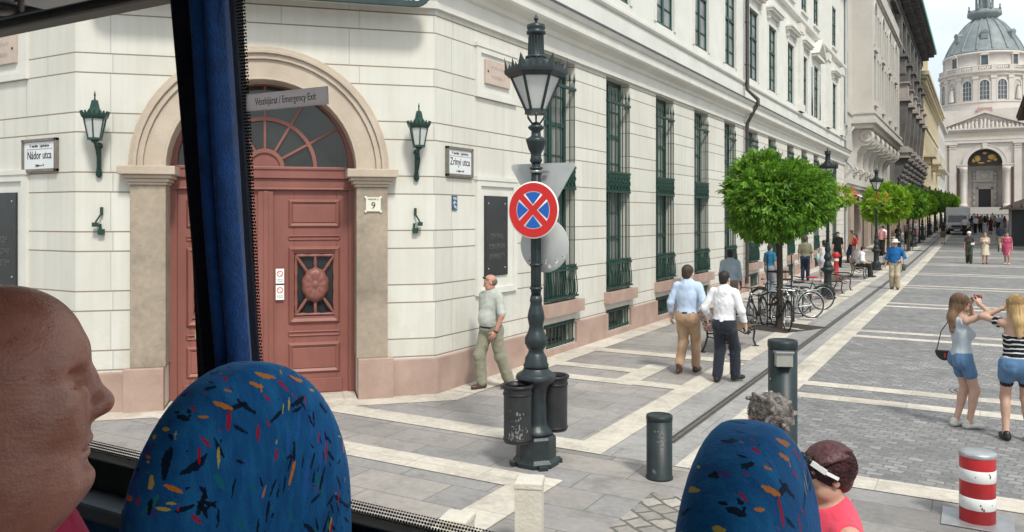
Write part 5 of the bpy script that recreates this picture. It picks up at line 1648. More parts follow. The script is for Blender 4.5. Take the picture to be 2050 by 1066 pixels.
for i in range(6):
    x = bay[i] + 2.8
    w = MB()     # tapered pillar, wider towards the top
    for (za, zb, h0, h1, p0, p1) in ((9.5, 13.9, 0.55, 0.85, 0.75, 1.1),):
        w.add([(x - h0, -p0, za), (x + h0, -p0, za), (x + h0, 0.02, za), (x - h0, 0.02, za), (x - h1, -p1, zb), (x + h1, -p1, zb), (x + h1, 0.02, zb), (x - h1, 0.02, zb)], [(0, 3, 2, 1), (4, 5, 6, 7), (0, 1, 5, 4), (1, 2, 6, 5), (2, 3, 7, 6), (3, 0, 4, 7)], False)
    w.build('tapered_pillar', m_h3, r3, M3)
    w = MB(); w.box(x - 0.8, x + 0.8, -1.15, 0.02, 14.15, 15.6); w.box(x - 1.05, x + 1.05, -1.4, 0.02, 13.9, 14.15); w.box(x - 1.0, x + 1.0, -1.3, 0.02, 15.6, 15.75); w.build('pillar_block', m_h3l, r3, M3)
    w = MB(); w.box(x - 0.7, x + 0.7, -0.9, 0.02, 16.6, 18.2); w.box(x - 0.95, x + 0.95, -1.15, 0.02, 18.2, 18.5); w.box(x - 0.55, x + 0.55, -0.6, 0.02, 18.5, 22.5); w.build('upper_pilaster', m_h3, r3, M3)
    w = MB(); w.box(x - 1.1, x + 1.1, -1.5, 0.02, 8.9, 9.3); w.box(x - 0.85, x + 0.85, -1.2, 0.02, 9.3, 9.5); w.box(x - 0.95, x + 0.95, -1.3, 0.02, 8.4, 8.9); w.build('console_slab', m_h3l, r3, M3)
    pr = [(0.02, 5.4), (-0.2, 5.4), (-0.35, 5.9), (-0.6, 6.4), (-0.75, 7.0), (-1.0, 7.5), (-1.25, 8.0), (-1.25, 8.4), (0.02, 8.4)]
    n_ = len(pr); w = MB()
    vs = [(x - 0.6, p[0], p[1]) for p in pr] + [(x + 0.6, p[0], p[1]) for p in pr]
    w.add(vs, [tuple(range(n_))[::-1], tuple(range(n_, 2 * n_))] + [(k, (k + 1) % n_, n_ + (k + 1) % n_, n_ + k) for k in range(n_)], False)
    for k in range(6):
        f = k / 5
        w.ball((x - 0.6, -0.3 - 0.9 * f, 5.7 + 2.4 * f), (0.12, 0.2, 0.22), 8); w.ball((x + 0.6, -0.3 - 0.9 * f, 5.7 + 2.4 * f), (0.12, 0.2, 0.22), 8); w.ball((x, -0.34 - 0.92 * f, 5.7 + 2.4 * f), (0.5, 0.16, 0.24), 8)
    w.build('console', m_h3, r3, M3)
w = MB(); w.box(0, LB, -0.35, 0.02, 9.0, 9.35); w.box(0, LB, -0.35, 0.02, 15.75, 16.1); w.box(0, LB, -0.5, 0.02, 19.6, 19.95); w.box(0, LB, -0.4, 0.02, 22.6, 23.0); w.box(0, LB, -0.25, 0.02, 5.2, 5.6); w.build('string_course', m_h3, r3, M3)
w = MB()
w.box(-0.3, LB + 0.3, -2.0, 0.3, 24.5, 24.9)
for i in range(28):
    x = 0.3 + i * 1.5
    w.prism([(x, 23.0), (x + 0.35, 23.0), (x + 0.35, 24.5), (x, 24.5)], -0.5, 0.0)
    w.box(x, x + 0.35, -1.85, -0.2, 24.15, 24.5); w.box(x, x + 0.35, -1.2, -0.2, 23.75, 24.15)
w.build('eaves', m_h3, r3, M3)
w = MB(); w.box(-0.4, LB + 0.4, -2.15, -1.95, 24.55, 25.0); w.add([(-0.4, -2.1, 25.0), (LB + 0.4, -2.1, 25.0), (LB + 0.4, 5, 29), (-0.4, 5, 29)], [(0, 1, 2, 3)], False); w.build('copper_roof', m_copper, r3, M3)

# ---- yellow house with the domed turret
m_h4 = mat('yellow_cream_stucco', (0.52, 0.44, 0.29), 0.8, 0.08, 1.0, 0.1, 10)
m_h4t = mat('yellow_cream_trim', (0.56, 0.49, 0.35), 0.8, 0.08, 1.0)
m_slate = mat('blue_grey_slate', (0.20, 0.25, 0.29), 0.6, 0.15, 2)
r4 = thing('yellow_house', 'tall yellow cream house with a pointed domed turret', 'building', (-7.2, 124, 0))
M4 = street_frame(124)
L4 = 56
ws4 = [(x, x + 1.5, z, z + 2.8) for x in [2 + 3.6 * i for i in range(15)] for z in (3.4, 8.2, 12.6, 17.0)]
w = MB(); w.wall(0, L4, 0, 22.0, ws4, 0.35); w.box(0, 0.02, 0, 12, 0, 22); w.box(L4 - .02, L4, 0, 12, 0, 22); w.box(0, L4, 0, 12, 21.9, 22); w.build('wall', m_h4, r4, M4)
put_windows(r4, M4 @ Matrix.Translation((0, 0.2, 0)), [(q[0], q[2]) for q in ws4], far_window(1.5, 2.8, m_f=m_h4t))
w = MB()
for (o, za, zb) in ((0.2, 20.6, 21.0), (0.5, 21.0, 21.5), (1.0, 21.5, 21.9), (1.25, 21.9, 22.4)): w.box(-o, L4 + o, -o, 0.02, za, zb)
w.box(0, L4, -0.25, 0.02, 7.2, 7.6); w.box(0, L4, -0.2, 0.02, 16.2, 16.5)
for i in range(46): w.box(0.4 + 1.22 * i, 0.9 + 1.22 * i, -0.85, 0.02, 21.05, 21.49)
w.build('cornice', m_h4t, r4, M4)
for x in (10, 30, 47):
    w = MB(); w.box(x, x + 6, -1.5, 0, 11.5, 11.8); w.box(x, x + 6, -1.5, -1.4, 12.7, 12.9)
    for i in range(16): w.box(x + 0.1 + i * 0.38, x + 0.28 + i * 0.38, -1.48, -1.42, 11.8, 12.7)
    w.prism([(x + .5, 10.5), (x + 1, 10.5), (x + 1, 11.5), (x + .5, 11.5)], -0.9, 0); w.prism([(x + 5, 10.5), (x + 5.5, 10.5), (x + 5.5, 11.5), (x + 5, 11.5)], -0.9, 0)
    w.build('balcony', m_h4t, r4, M4)
w = MB(); w.lathe([(3.2, 22.3), (3.2, 24.2), (3.4, 24.4), (3.1, 24.8), (2.9, 26.2), (2.2, 27.6), (1.9, 27.9)], 8, (12, 3.2, 0), math.pi / 8, False); w.box(11.2, 12.8, -0.4, 0.6, 24.4, 26.0); w.build('turret', m_h4, r4, M4)
w = MB(); w.lathe([(1.95, 27.85), (0.9, 29.4), (0.05, 31.0), (0.0, 32.2)], 8, (12, 3.2, 0), math.pi / 8, False); w.build('turret_roof', m_slate, r4, M4)
w = MB(); w.lathe([(3.1, 22.3), (3.1, 23.6), (2.4, 26.6), (1.0, 28.4), (0.0, 28.8)], 12, (L4 - 4, 3.2, 0)); w.build('dome', m_copper, r4, M4)

# ---- pale house before the square
m_h5 = mat('pale_house_render', (0.50, 0.48, 0.44), 0.8, 0.06, 1.0)
r5 = thing('pale_house', 'pale narrow looking house at the end of the row before the church', 'building', (-7.2, 181, 0))
M5 = street_frame(181)
ws5 = [(x, x + 1.5, z, z + 2.6) for x in [2 + 3.4 * i for i in range(10)] for z in (4.6, 9.0, 13.2, 17.0)]
w = MB(); w.wall(0, 36, 0, 22.6, ws5, 0.3); w.box(0, 0.02, 0, 12, 0, 22.6); w.box(0, 36, 0, 12, 22.5, 22.6); w.box(35.98, 36, 0, 12, 0, 22.6); w.build('wall', m_h5, r5, M5)
put_windows(r5, M5 @ Matrix.Translation((0, 0.2, 0)), [(q[0], q[2]) for q in ws5], far_window(1.5, 2.6, m_f=m_h5))
w = MB(); w.box(-0.5, 36.5, -0.6, 0.02, 22.0, 22.6); w.box(0, 36, -0.2, 0.02, 8.0, 8.4); w.box(0, 36, -0.9, 0.02, 12.4, 12.7); w.build('cornice', m_h5, r5, M5)

# ---- house across the street: only the eaves show at the right edge
r6 = thing('house_across', 'house across the street, only its brown eaves showing at the right edge', 'building', (7.0, 60, 0))
w = MB(); w.box(7.0, 18, 60, 151, 0, 18.3); w.build('wall', m_h5, r6, I4)
w = MB(); w.box(5.0, 7.2, 59, 152, 18.25, 18.5); w.add([(4.9, 58.9, 18.5), (4.9, 152.1, 18.5), (11, 152.1, 22.5), (11, 58.9, 22.5), (4.9, 58.9, 18.35), (4.9, 152.1, 18.35)], [(0, 3, 2, 1), (0, 1, 5, 4)], False)
for i in range(60): w.box(5.1, 7.0, 60 + i * 1.53, 60.4 + i * 1.53, 17.8, 18.25)
w.build('eaves', mat('brown_eaves', (0.13, 0.085, 0.07), 0.7, 0.2, 2), r6, I4)
MR6 = Matrix.Translation((7.0, 151, 0)) @ Matrix.Rotation(R(-90), 4, 'Z')
put_windows(r6, MR6 @ Matrix.Translation((0, -0.09, 0)), [(3 + 4.4 * i, z) for i in range(20) for z in (6, 10, 14)], far_window(1.5, 2.6, m_f=m_h5))

# ------------------------------------------------------------------ the domed church at the end of the street
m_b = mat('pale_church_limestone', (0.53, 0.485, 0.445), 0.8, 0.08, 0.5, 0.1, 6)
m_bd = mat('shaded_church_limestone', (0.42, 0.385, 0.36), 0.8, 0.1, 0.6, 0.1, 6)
m_bp = mat('dull_red_marble', (0.16, 0.09, 0.08), 0.6, 0.2)
m_dome = mat('grey_green_lead_dome', (0.15, 0.178, 0.185), 0.55, 0.2, 0.7, col2=(0.235, 0.262, 0.268))
m_bw = mat('blue_grey_church_glass', (0.07, 0.095, 0.115), 0.3, 0.2, 1.0)
m_gold = mat('gold_mosaic', (0.55, 0.36, 0.09), 0.5, 0.25, 3)
rb = thing('domed_church', 'large pale domed church with a pedimented arched portico', 'building', (1.0, 230, 3.2))
MBs = wm(rb).copy()
B = lambda w_, nm, m_, bevel=0, parent=None: w_.build(nm, m_, parent or rb, MBs, bevel)
w = MB()
for k in range(12): w.box(-8.5 - 0.0 * k, 8.5, -7.5 + 0.55 * k, 0, 0.15 * k, 0.15 * (k + 1))
B(w, 'steps', mat('worn_church_steps', (0.36, 0.34, 0.32), 0.8, 0.1))
w = MB(); w.arch_wall(-10.2, 10.2, 0.0, 17.8, 0, 3.75, 12.4, 0, 1.6, 32); w.box(-10.2, 10.2, 1.6, 30, 17.6, 26); w.box(-10.2, -9.9, 1.6, 30, 0, 17.6); w.box(9.9, 10.2, 1.6, 30, 0, 17.6)
B(w, 'front_wall', m_b)
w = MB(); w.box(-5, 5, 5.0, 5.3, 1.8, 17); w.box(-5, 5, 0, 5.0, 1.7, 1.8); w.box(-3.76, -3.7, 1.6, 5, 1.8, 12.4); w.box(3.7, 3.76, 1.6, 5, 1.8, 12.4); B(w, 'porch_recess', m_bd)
w = MB()
w.ring(0, 12.4, 3.75, 4.6, -0.25, 0.01); w.ring(0, 12.4, 4.6, 4.8, -0.35, 0.01)
w.box(-6.0, -3.75, -0.35, 0.01, 11.6, 12.4); w.box(3.75, 6.0, -0.35, 0.01, 11.6, 12.4); w.box(-6.1, -3.6, -0.5, 0.01, 12.1, 12.4); w.box(3.6, 6.1, -0.5, 0.01, 12.1, 12.4)
w.prism([(-0.4, 16.1), (0.4, 16.1), (0.55, 17.5), (-0.55, 17.5)], -0.6, 0.0)
B(w, 'archivolt', m_b)
w = MB(); w.add([(3.7 * math.cos(math.pi * i / 24), 1.9, 12.4 + 3.7 * math.sin(math.pi * i / 24)) for i in range(25)], [tuple(range(25))[::-1]], False); lun = B(w, 'lunette', mat('dark_mosaic_ground', (0.03, 0.025, 0.03), 0.5, 0.3, 2))
w = MB()
for (x, z, rx_, rz_) in ((-1.6, 13.9, .75, .8), (1.5, 14.2, .85, .7), (-2.4, 13.4, .4, .5), (2.3, 13.6, .4, .4), (0, 15.2, .5, .3), (0.9, 13.2, .5, .25), (-0.8, 12.8, .8, .2)):
    w.lathe([(0, 0), (1, 0), (1, .03), (0, .03)], 14, T=MBs.inverted() @ MBs @ Matrix.Translation((x, 1.87, z)) @ Matrix.Rotation(R(90), 4, 'X') @ Matrix.Diagonal((rx_, rz_, 1, 1)))
B(w, 'gold_figures', m_gold, parent=lun)
w = MB(); w.box(-1.35, 1.35, 4.9, 5.0, 1.8, 6.4); B(w, 'doorway', mat('black_doorway', (0.02, 0.02, 0.022), 0.6))
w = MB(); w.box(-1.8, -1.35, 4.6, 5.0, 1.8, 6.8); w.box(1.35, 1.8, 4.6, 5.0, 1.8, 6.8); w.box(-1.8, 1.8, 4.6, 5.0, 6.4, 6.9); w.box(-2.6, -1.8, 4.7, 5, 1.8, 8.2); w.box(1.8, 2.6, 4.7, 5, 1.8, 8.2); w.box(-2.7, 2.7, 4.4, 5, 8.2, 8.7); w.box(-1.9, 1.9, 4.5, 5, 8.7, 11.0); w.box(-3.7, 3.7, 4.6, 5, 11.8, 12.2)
w.lathe([(0.0, 0), (1.0, 0), (1.0, .1), (0.7, .2), (0, .2)], 20, T=Matrix.Translation((0, 4.5, 9.8)) @ Matrix.Rotation(R(90), 4, 'X'))
for s in (-1, 1):
    for z in (2.6, 4.0, 5.6, 7.2, 9.2, 10.2): w.ball((s * 2.3, 4.55, z), (.35, .2, .5), 8)
B(w, 'door_surround', m_bd)
for s in (-1, 1):
    w = MB(); w.lathe([(0.9, 1.8), (0.9, 2.4), (0.7, 2.5), (0.66, 2.8), (0.62, 6.5), (0.54, 10.2), (0.62, 10.3), (0.8, 10.9), (0.9, 11.2), (0.9, 11.6)], 20, (s * 4.55, -0.75, 0)); B(w, 'column', m_b)
    w = MB(); w.box(min(s * 5.4, s * 6.0), max(s * 5.4, s * 6.0), -0.03, 0.0, 1.8, 11.4); B(w, 'red_marble_strip', m_bp)
    for x in (6.9, 9.0):
        w = MB(); X0, X1 = sorted((s * (x - 0.75), s * (x + 0.75)))
        w.box(X0, X1, -0.5, 0.01, 1.8, 16.2); w.box(X0 - .15, X1 + .15, -0.65, 0.01, 0, 2.6); w.box(X0 - .1, X1 + .1, -0.6, 0.01, 16.2, 16.5); w.box(X0 - .3, X1 + .3, -0.8, 0.01, 17.2, 17.6)
        for k in range(4): w.ball((X0 + .2 + .37 * k, -0.55, 16.85), (.24, .2, .32), 8)
        B(w, 'pilaster', m_b)
w = MB()
for (o, za, zb) in ((0.55, 17.6, 18.3), (0.65, 18.3, 18.4), (0.5, 18.4, 20.3), (0.9, 20.3, 20.6), (1.2, 20.6, 20.8), (1.4, 20.8, 21.1)): w.box(-10.2 - o * .5, 10.2 + o * .5, -o, 0.02, za, zb)
for i in range(34): w.box(-10.3 + i * .615, -10.0 + i * .615, -1.05, 0, 20.25, 20.55)
B(w, 'entablature', m_b)
text('EGO SUM VIA VERITAS ET VITA', 1.0, m_gold, rb, MBs @ Matrix.Translation((0, -0.505, 19.35)) @ RX, 0.9)
w = MB(); w.prism([(-10.3, 21.1), (10.3, 21.1), (0, 24.7)], -0.5, 1.0)
w.prism([(-11.0, 21.1), (-10.0, 21.1), (0, 24.8), (0, 25.5)], -1.4, 1.0); w.prism([(10.0, 21.1), (11.0, 21.1), (0, 25.5), (0, 24.8)], -1.4, 1.0); B(w, 'pediment', m_b)
w = MB(); rr = random.Random(4)
for i in range(19):
    x = -7.6 + i * 0.845; hh = 3.0 * (1 - abs(x) / 10.3) * rr.uniform(.75, 1.0)
    w.path([(x, -0.7, 21.15), (x + rr.uniform(-.2, .2), -0.8, 21.2 + hh * .5), (x + rr.uniform(-.2, .2), -0.75, 21.2 + hh * .8)], [.42, .34, .2], 8); w.ball((x, -0.78, 21.2 + hh * .93), .2, 8)
    w.path([(x, -.8, 21.2 + hh * .6), (x + rr.uniform(-.6, .6), -.9, 21.2 + hh * .5)], .12, 6)
B(w, 'relief_figures', m_b)
w = MB(); w.box(-1.6, 1.6, 1.2, 1.5, 25.2, 26.4); B(w, 'attic_block', mat('dull_pink_stone', (0.38, 0.25, 0.22), 0.8, 0.1))
dc = (0, 18, 0)
w = MB()
w.lathe([(10.8, 20), (10.8, 25.4), (11.0, 25.5), (11.0, 26.0), (10.5, 26.1), (10.5, 28.4), (10.7, 28.5), (10.7, 28.9), (10.0, 29.0), (10.0, 35.2), (10.4, 35.3), (10.4, 35.9), (10.9, 36.2), (10.9, 36.7), (9.9, 36.75)], 64, dc, 0, False)
B(w, 'drum', m_b)
w = MB(); w.lathe([(10.0, 36.75), (9.3, 36.8), (9.3, 40.9), (9.6, 41.0), (9.6, 41.6), (9.0, 41.7)], 64, dc); B(w, 'upper_drum', m_b)
for k in range(16):
    a = R(-90 + 22.5 * k)
    if math.sin(a) > 0.35: continue
    T = Matrix.Translation((dc[0] + 10.0 * math.cos(a), dc[1] + 10.0 * math.sin(a), 0)) @ Matrix.Rotation(a + R(90), 4, 'Z')
    niche = k in (2, 14)
    w = MB()
    po = [(-1.05, 29.3), (1.05, 29.3)] + [(1.05 * math.cos(math.pi * i / 12), 33.1 + 1.05 * math.sin(math.pi * i / 12)) for i in range(13)]
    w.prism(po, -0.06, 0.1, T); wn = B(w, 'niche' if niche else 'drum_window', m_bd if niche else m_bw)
    w = MB(); q = [T @ Vector((0, 0, 0))]
    vs_ = MB(); vs_.ring(0, 33.1, 1.05, 1.4, -0.22, 0.1, 0, 180, 14); vs_.box(-1.4, -1.05, -0.22, 0.1, 29.0, 33.1); vs_.box(1.05, 1.4, -0.22, 0.1, 29.0, 33.1)
    if not niche:
        for x in (-.35, .35): vs_.box(x - .05, x + .05, -0.09, 0, 29.3, 33.9)
        for z in (30.3, 31.4, 32.5): vs_.box(-1.05, 1.05, -0.09, 0, z, z + .08)
    w.add([T @ Vector(p) for p in vs_.v], vs_.f, False); B(w, 'window_surround', m_b, parent=wn)
    if niche:
        w = MB(); w.path([T @ Vector(p) for p in ((0, -.4, 29.2), (0, -.5, 31.0), (.1, -.45, 32.3))], [.7, .55, .35], 10); w.ball(T @ Vector((0.1, -.45, 32.8)), .3, 8); B(w, 'statue', m_b, parent=wn)
    a2 = a + R(11.25)
    T2 = Matrix.Translation((dc[0] + 10.0 * math.cos(a2), dc[1] + 10.0 * math.sin(a2), 0)) @ Matrix.Rotation(a2 + R(90), 4, 'Z')
    w = MB(); w.box(-0.55, 0.55, -0.45, 0.2, 28.9, 35.2, T2); w.box(-0.7, 0.7, -0.6, 0.2, 34.5, 35.2, T2); w.box(-0.6, 0.6, -0.7, 0.2, 35.9, 37.9, T2); B(w, 'drum_pilaster', m_b)
    w = MB()
    for j in range(7):
        a3 = a + R(-9 + 3 * j); w.lathe([(.12, 36.75), (.2, 37.1), (.12, 37.6)], 6, (dc[0] + 10.4 * math.cos(a3), dc[1] + 10.4 * math.sin(a3), 0))
    pts = [(dc[0] + 10.4 * math.cos(a + R(-11.25 + 2.25 * j)), dc[1] + 10.4 * math.sin(a + R(-11.25 + 2.25 * j)), 37.75) for j in range(11)]
    w.path(pts, 0.18, 6); B(w, 'balustrade', m_b)
    if k % 2 == 0:
        T3 = Matrix.Translation((dc[0] + 9.3 * math.cos(a), dc[1] + 9.3 * math.sin(a), 0)) @ Matrix.Rotation(a + R(90), 4, 'Z')
        w = MB(); w.box(-0.75, 0.75, -0.12, 0.1, 38.2, 40.4, T3); dw = B(w, 'small_window', m_bw)
        w = MB(); w.prism([(-1.2, 40.6), (1.2, 40.6), (0, 41.7)], -0.5, 0.2, T3); w.box(-1.0, -.75, -.35, .1, 38, 40.6, T3); w.box(.75, 1.0, -.35, .1, 38, 40.6, T3); B(w, 'window_surround', m_b, parent=dw)
DOME = [(9.1, 42.2), (8.65, 43.2), (8.0, 44.6), (7.2, 46.0), (6.4, 47.3), (5.55, 48.6), (4.5, 49.9), (3.5, 50.8), (2.7, 51.4)]
w = MB()
w.lathe([(9.55, 41.6), (9.5, 42.0)] + DOME, 48, dc); dm = B(w, 'dome', m_dome)
w = MB()
for k in range(16):
    a = R(11.25 + 22.5 * k)
    w.path([(dc[0] + (r_ + .05) * math.cos(a), dc[1] + (r_ + .05) * math.sin(a), z_) for r_, z_ in DOME], 0.26, 6)
B(w, 'dome_rib', m_dome, parent=dm)
for a in (-90, -35, -145):
    c_ = Vector((dc[0] + 7.0 * math.cos(R(a)), dc[1] + 7.0 * math.sin(R(a)), 46.0)); T = Matrix.Translation(c_) @ Matrix.Rotation(R(a + 90), 4, 'Z')
    w = MB(); w.box(-.7, .7, -.9, 1.2, -.9, .7, T); w.ring(0, .7, 0, .8, -1.0, 1.2, 0, 180, 10); 
    q_ = MB(); q_.box(-.75, .75, -.9, 1.2, -.9, .7); q_.ring(0, .7, 0, .85, -1.0, 1.2, 0, 180, 10)
    w = MB(); w.add([T @ Vector(p) for p in q_.v], q_.f, False); dmr = B(w, 'dome_dormer', m_dome, parent=dm)
LZ = 0.85
w = MB(); w.lathe([(2.9, 50.2), (3.0, 51.0), (4.0, 51.6), (4.0, 52.6), (3.7, 52.7), (3.7, 52.9), (2.2, 53.0), (2.0, 53.2), (1.4, 53.4), (1.4, 57.6), (2.2, 57.8), (2.2, 58.2), (1.6, 59.4), (0.5, 61.5), (0.15, 62.0), (0.0, 65.0)], 24, dc)
for k in range(8):
    a = R(22.5 + 45 * k); w.path([(dc[0] + 2.0 * math.cos(a), dc[1] + 2.0 * math.sin(a), 53.0), (dc[0] + 2.0 * math.cos(a), dc[1] + 2.0 * math.sin(a), 57.7)], 0.28, 8)
    w.lathe([(.3, 52.7), (.35, 53.1), (.15, 53.5), (.25, 53.9), (0, 54.4)], 8, (dc[0] + 3.8 * math.cos(a), dc[1] + 3.8 * math.sin(a), 0))
w.v = [(x, y, z + LZ) for x, y, z in w.v]
B(w, 'lantern', m_dome)

# ------------------------------------------------------------------ kiosk and delivery truck
k0 = Vector((1.85, 70.0, gz(70)))
t = thing('kiosk', 'dark kiosk with a brown roof and wooden counter at the right edge', 'kiosk', tuple(k0))
w = MB(); w.box(0.05, 4.2, 0.0, 3.0, 0.0, 2.75); w.build('wall', mat('charcoal_kiosk_panels', (0.028, 0.03, 0.034), 0.5, 0.2, 2), t)
w = MB(); w.box(0.0, 0.16, -0.02, 0.14, 0, 2.8); w.box(4.1, 4.26, -0.02, 0.14, 0, 2.8); w.box(0, 4.26, -0.03, 0.14, 2.65, 2.8); w.build('corner_post', mat('pinkish_grey_post', (0.33, 0.27, 0.26), 0.6, 0.1), t)
w = MB(); w.box(1.1, 4.0, -0.03, 0.0, 1.1, 2.5); w.build('window', m_glass_dark, t)
w = MB(); w.box(1.0, 4.1, -0.12, -0.0, 0.2, 1.0); w.box(0.95, 4.15, -0.3, 0.0, 1.0, 1.08); w.build('counter', mat('brown_kiosk_wood', (0.17, 0.075, 0.04), 0.55, 0.2, 5), t)
w = MB(); w.add([(-0.5, -0.7, 2.75), (4.7, -0.7, 2.75), (4.7, 3.6, 2.75), (-0.5, 3.6, 2.75), (0.4, 0.4, 3.25), (3.8, 0.4, 3.25), (3.8, 2.6, 3.25), (0.4, 2.6, 3.25), (1.3, 1.0, 3.62), (3.2, 1.0, 3.62), (3.2, 2.0, 3.62), (1.3, 2.0, 3.62)], [(0, 1, 2, 3), (0, 4, 5, 1), (1, 5, 6, 2), (2, 6, 7, 3), (3, 7, 4, 0), (4, 8, 9, 5), (5, 9, 10, 6), (6, 10, 11, 7), (7, 11, 8, 4), (8, 11, 10, 9)], False)
w.box(-0.55, 4.75, -0.75, -0.6, 2.68, 2.82); w.box(-0.55, -0.4, -0.6, 3.6, 2.68, 2.82)
w.build('roof', mat('brown_kiosk_roof', (0.20, 0.15, 0.12), 0.8, 0.25, 6, 0.3, 20), t)
w = MB()
for i in range(9): w.lathe([(.04, 2.8), (.06, 2.9), (.02, 2.95), (.03, 3.0), (0, 3.1)], 6, (-0.45 + .6 * i, -.66, 0))
w.build('finials', m_black, t)

m_vg = mat('silver_grey_truck_paint', (0.42, 0.435, 0.43), 0.35, 0.06, 2, coat=0.5)
t = thing('delivery_truck', 'silver fronted delivery truck with a tall white box, parked by the trees', 'truck', (-1.95, 92, gz(92)))
w = MB(); w.box(-1.05, 1.05, 1.3, 5.4, 0.75, 2.72); w.build('cargo_box', m_white, t, None, 0.03)
w = MB()
sec = [(-0.9, 0.35), (-0.95, 0.75), (-0.9, 1.05), (-0.2, 1.22), (0.35, 1.95), (0.6, 2.0), (1.25, 2.0), (1.25, 0.35)]
vs = [(-0.98, p[0], p[1]) for p in sec] + [(0.98, p[0], p[1]) for p in sec]; n_ = len(sec)
w.add(vs, [tuple(range(n_)), tuple(range(n_, 2 * n_))[::-1]] + [(k, n_ + k, n_ + (k + 1) % n_, (k + 1) % n_) for k in range(n_)], False); w.build('cab', m_vg, t, None, 0.04)
w = MB(); w.add([(-0.86, -0.17, 1.26), (0.86, -0.17, 1.26), (0.8, 0.30, 1.90), (-0.8, 0.30, 1.90)], [(0, 1, 2, 3)], False, Matrix.Translation((0, -0.035, 0.012))); w.build('windscreen', m_glass_dark, t)
for s in (-1, 1):
    w = MB(); w.box(s * 0.99 - .01, s * 0.99 + .01, 0.25, 1.0, 1.28, 1.85); w.build('side_window', m_glass_dark, t)
    w = MB(); w.box(min(s * .6, s * .9), max(s * .6, s * .9), -0.975, -0.93, 0.72, 0.92); w.build('headlight', m_frost, t, None, 0.02)
    w = MB(); w.box(min(s * 1.0, s * 1.22), max(s * 1.0, s * 1.22), 0.0, 0.1, 1.3, 1.6); w.build('mirror', m_black, t)
    for y in (-0.1, 4.2):
        w = MB(); w.lathe([(0.15, -0.1), (0.32, -0.12), (0.36, -0.08), (0.36, 0.08), (0.32, 0.12), (0.15, 0.1)], 24, T=Matrix.Translation((s * 0.86, y, 0.36)) @ Matrix.Rotation(R(90), 4, 'Y')); wh = w.build('wheel', m_tyre, t)
        w = MB(); w.lathe([(0, -0.11), (0.2, -0.1), (0.2, 0.1), (0, 0.11)], 16, T=Matrix.Translation((s * 0.86, y, 0.36)) @ Matrix.Rotation(R(90), 4, 'Y')); w.build('rim', m_grey, wh)
w = MB(); w.box(-0.99, 0.99, -1.0, -0.85, 0.32, 0.62); w.box(-0.5, 0.5, -0.965, -0.93, 0.7, 0.95); w.build('bumper', m_black, t, None, 0.02)
w = MB(); w.box(-0.26, 0.26, -1.012, -1.0, 0.42, 0.53); w.build('number_plate', m_white, t)

# ------------------------------------------------------------------ the tour bus we look out of
m_bus = mat('white_bus_paint', (0.7, 0.7, 0.69), 0.3, 0.05, coat=0.6)
m_busgrey = mat('warm_grey_bus_plastic', (0.15, 0.135, 0.125), 0.6, 0.12, 8, 0.1, 150)
m_busblue = mat('blue_grey_plastic', (0.16, 0.19, 0.22), 0.5, 0.1, 6, 0.08, 150)
m_rubber = mat('black_rubber', (0.008, 0.008, 0.009), 0.55, 0.2)
m_navy = mat('curtain_shade_navy', (0.006, 0.009, 0.022), 0.9, 0.3, 30, 0.2, 200)  # shade on the curtain put into a near-black colour
m_velvet = mat('blue_curtain_velvet', (0.005, 0.066, 0.25), 0.85, 0.4, 25, 0.25, 160, sheen=0.3)
m_panel = mat('blue_side_panel', (0.012, 0.085, 0.25), 0.6, 0.12, 8)
m_darkp = mat('dark_rack_plastic', (0.03, 0.028, 0.027), 0.4, 0.3)

g = NG('bus_window_glass')
tr = g.n.new('ShaderNodeBsdfTransparent'); tr.inputs['Color'].default_value = (0.965, 0.98, 0.97, 1)
gl_ = g.n.new('ShaderNodeBsdfGlossy'); gl_.inputs['Roughness'].default_value = 0.02
lw_ = g.n.new('ShaderNodeLayerWeight'); lw_.inputs['Blend'].default_value = 0.5
class _F: pass
fr_ = _F(); fr_.outputs = [g.math('MULTIPLY_ADD', g.math('POWER', lw_.outputs['Facing'], 5.0), 0.5, 0.012)]
ms_ = g.n.new('ShaderNodeMixShader')
g.lk(fr_.outputs[0], ms_.inputs[0]); g.lk(tr.outputs[0], ms_.inputs[1]); g.lk(gl_.outputs[0], ms_.inputs[2]); g.lk(ms_.outputs[0], g.out.inputs['Surface'])
m_busglass = g.m

g = NG('frit_dots')          # printed black dots on the glass
x, y, z = g.sep(g.tc.outputs['Object'])
s_ = 0.0066
k_ = g.math('MODULO', g.math('FLOOR', g.math('DIVIDE', g.math('ADD', z, 10.0), s_)), 2.0)
fx_ = g.math('SUBTRACT', g.math('FRACT', g.math('ADD', g.math('DIVIDE', g.math('ADD', x, 50.0), s_), g.math('MULTIPLY', k_, 0.5))), 0.5)
fz_ = g.math('SUBTRACT', g.math('FRACT', g.math('DIVIDE', g.math('ADD', z, 10.0), s_)), 0.5)
d_ = g.math('SQRT', g.math('ADD', g.math('MULTIPLY', fx_, fx_), g.math('MULTIPLY', fz_, fz_)))
dot = g.math('LESS_THAN', d_, 0.35)
g.done((0.006, 0.006, 0.007), 0.5, 0.3)
tr = g.n.new('ShaderNodeBsdfTransparent'); ms_ = g.n.new('ShaderNodeMixShader')
g.lk(dot, ms_.inputs[0]); g.lk(tr.outputs[0], ms_.inputs[1]); g.lk(g.b.outputs[0], ms_.inputs[2]); g.lk(ms_.outputs[0], g.out.inputs['Surface'])
m_frit = g.m

bus = thing('tour_bus', 'tour bus interior with a dark window post and grey luggage rack framing the view', 'bus', (-1.0, 0, 0))
Yw = lambda z: 1.2 - 0.052 * (z - 2.13)
XA, XB = -5.2, 2.6


